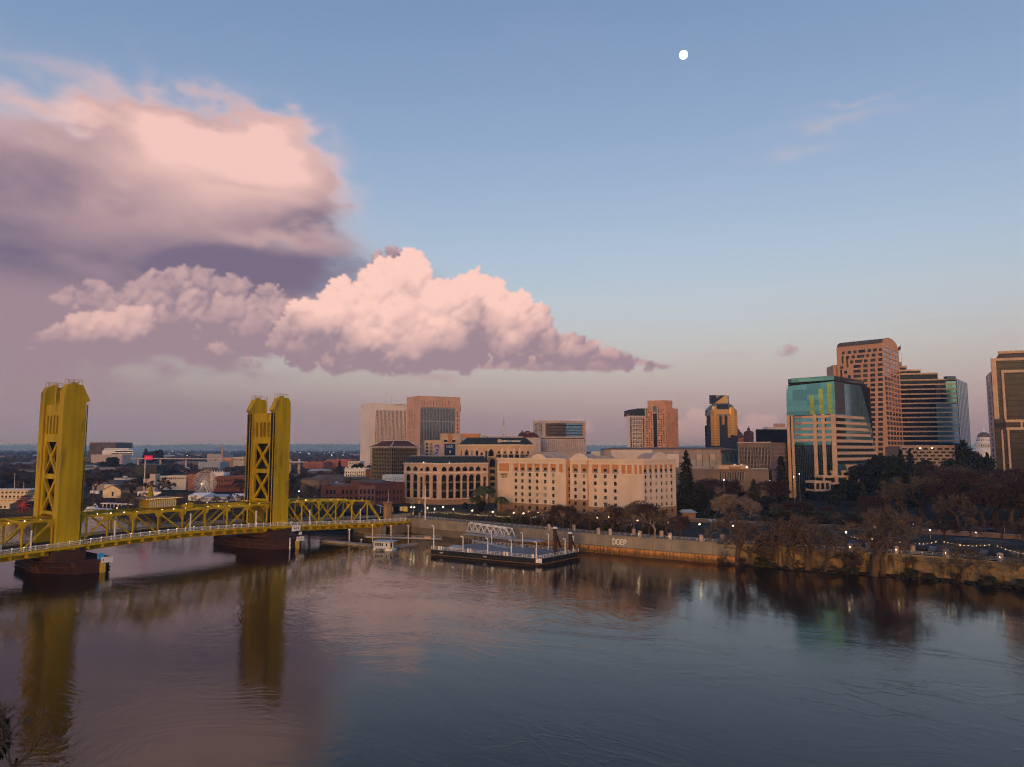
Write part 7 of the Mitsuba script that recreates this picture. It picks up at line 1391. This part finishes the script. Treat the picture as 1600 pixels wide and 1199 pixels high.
# ---------------------------------------------------------------- low blocks between the trees, and the wooded plain to the horizon
cols_ = [('m_brick', 'm_roofbrown', 'dull red'), ('m_brick_pale', 'm_roofgrey', 'brick pink'), ('m_offwhite', 'm_roofgrey', 'whitish'), ('m_roofgrey', 'm_roofblue', 'blue grey'), ('m_mauve', 'm_roofbrown', 'brown'), ('m_brownwall', 'm_roofbrown', 'dark brown')]
r_ = np.random.default_rng(77)
for i in range(150):
    px = r_.uniform(-30, 640) if i < 118 else r_.uniform(900, 1000); Yd = math.exp(r_.uniform(math.log(470 if i < 118 else 650), math.log(3200)))
    if px < 70 and Yd < 600: Yd += 250
    if 560 < px and Yd > 900: continue
    wm, rm, nm = cols_[int(r_.integers(0, 6))]; w_ = r_.uniform(10, 26) * (1 + Yd / 1600); a = np.array([X(px, Yd), Yd]); an = r_.choice([.25, .72, -.6]); d = np.array([math.cos(an), math.sin(an)]); ht = r_.uniform(4, 8.5) + Yd / 900
    pts = boxpts(a, a + d * w_, w_ * r_.uniform(.4, .8)); k = thing('low_block', f'low {nm} block among leafless trees far beyond the bridge', 'building', f'low {nm} blocks far beyond the bridge')
    part(k, 'wall', slab(pts, G - .2, G + ht), wm)
    c_ = np.mean(pts, 0)
    if i % 3: part(k, 'roof', frustum([p + (p - c_) * .03 for p in pts], G + ht + .01, [c_ + (p - c_) * np.array([.75, .35]) for p in pts], G + ht + w_ * .07), rm)
    else: part(k, 'roof', slab([c_ + (p - c_) * .97 for p in pts], G + ht + .01, G + ht + .35), rm); part(k, 'roof_unit', obox((*(c_ - 1), G + ht + .36), (2.5, 0, 0), (0, 2, 0), (0, 0, 1.3)), 'm_offwhite')
def canopy(seed, n, y0, y1, spread, m, label, hz=(5, 10)):
    r = np.random.default_rng(seed); ico = trimesh.creation.icosphere(subdivisions=1); v0, f0 = np.array(ico.vertices), np.array(ico.faces); V, F = [], []
    for i in range(n):
        Yd = math.exp(r.uniform(math.log(y0), math.log(y1))); px = r.uniform(*spread); s = r.uniform(3.5, 7) * (1 + Yd / 2500); h_ = r.uniform(*hz) * (1 + Yd / 9000)
        V.append(v0 * np.array([s, s, h_ * .62]) * (1 + r.normal(0, .16, (len(v0), 1))) + (X(px, Yd), Yd, G + h_ * .45)); F.append(f0 + len(v0) * i)
    return stuff('woodland', (np.vstack(V), np.vstack(F)), m, label, 'trees')
canopy(1, 1300, 560, 2600, (-260, 700), 'm_twig_red', 'purplish mass of leafless trees covering the town plain'); canopy(2, 500, 700, 2600, (-260, 1900), 'm_leaf_dark', 'scattered dark tree crowns over the plain'); canopy(3, 2600, 2400, 9000, (-300, 1900), 'm_leaf_dark', 'dark wooded plain reaching to the horizon', (7, 13)); canopy(4, 900, 2000, 6000, (-300, 1900), 'm_twig_red', 'far leafless woods below the horizon', (6, 11))
V, F = [], []; n_ = 200
for j, (Yd, k_) in enumerate(((15000, 1.0), (19000, 1.0))):
    xs = np.linspace(-24000, 24000, n_); hgt = 70 + 90 * meshkit.fbm(np.c_[xs * .00035 + 9 * j, xs * 0, xs * 0], 5, 3 + j) + (j * 60)
    for x, h_ in zip(xs, hgt): V += [(x, Yd, 0), (x, Yd + 900, h_), (x, Yd + 2600, 0)]
    o_ = j * n_ * 3
    for i in range(n_ - 1):
        for r in range(2): a = o_ + i * 3 + r; F.append((a, a + 3, a + 4, a + 1))
struct('far_hills', (np.array(V, float), np.array(F)), 'm_leaf_dark', True)
ms = []
for i in range(46):
    px = r_.uniform(170, 560) if i % 4 else r_.uniform(900, 980); Yd = r_.uniform(1500, 5200); ms.append(ball((X(px, Yd), Yd, G + r_.uniform(9, 16) + Yd / 900), .5 + Yd / 3500, 0))
k = thing('town_lights', 'tiny scattered white lights of the far town below the horizon', 'lights', None, cat(ms), 'm_citylight', kind='stuff'); scene[k]['emitter'] = {'type': 'area', 'radiance': rgb(.25, .21, .16)}
mp = at(1068, 86, 1); mp = (mp - [0, 0, HC]); mp = mp / np.linalg.norm(mp) * 40000 + [0, 0, HC]
k = thing('moon', 'small full white moon high in the blue sky', 'moon', None, ball(mp, 218, 4), 'm_moon', True); scene[k]['emitter'] = E_MOON['emitter']

# ---------------------------------------------------------------- the evening air
scene['haze_air'] = {'type': 'homogeneous', 'albedo': rgb(.95, .95, .95), 'sigma_t': rgb(HAZE * .55, HAZE * .9, HAZE * 1.5)}
scene['haze'] = {'type': 'cube', 'to_world': T().translate([0, 0, HAZE_TOP / 2 - .75]).scale([26600, 26600, HAZE_TOP / 2 + .75]), 'bsdf': {'type': 'null'}, 'interior': {'type': 'ref', 'id': 'haze_air'}}
labels['haze'] = {'kind': 'stuff', 'label': 'thin bluish evening haze over the plain', 'category': 'haze'}
scene['camera']['medium'] = {'type': 'ref', 'id': 'haze_air'}
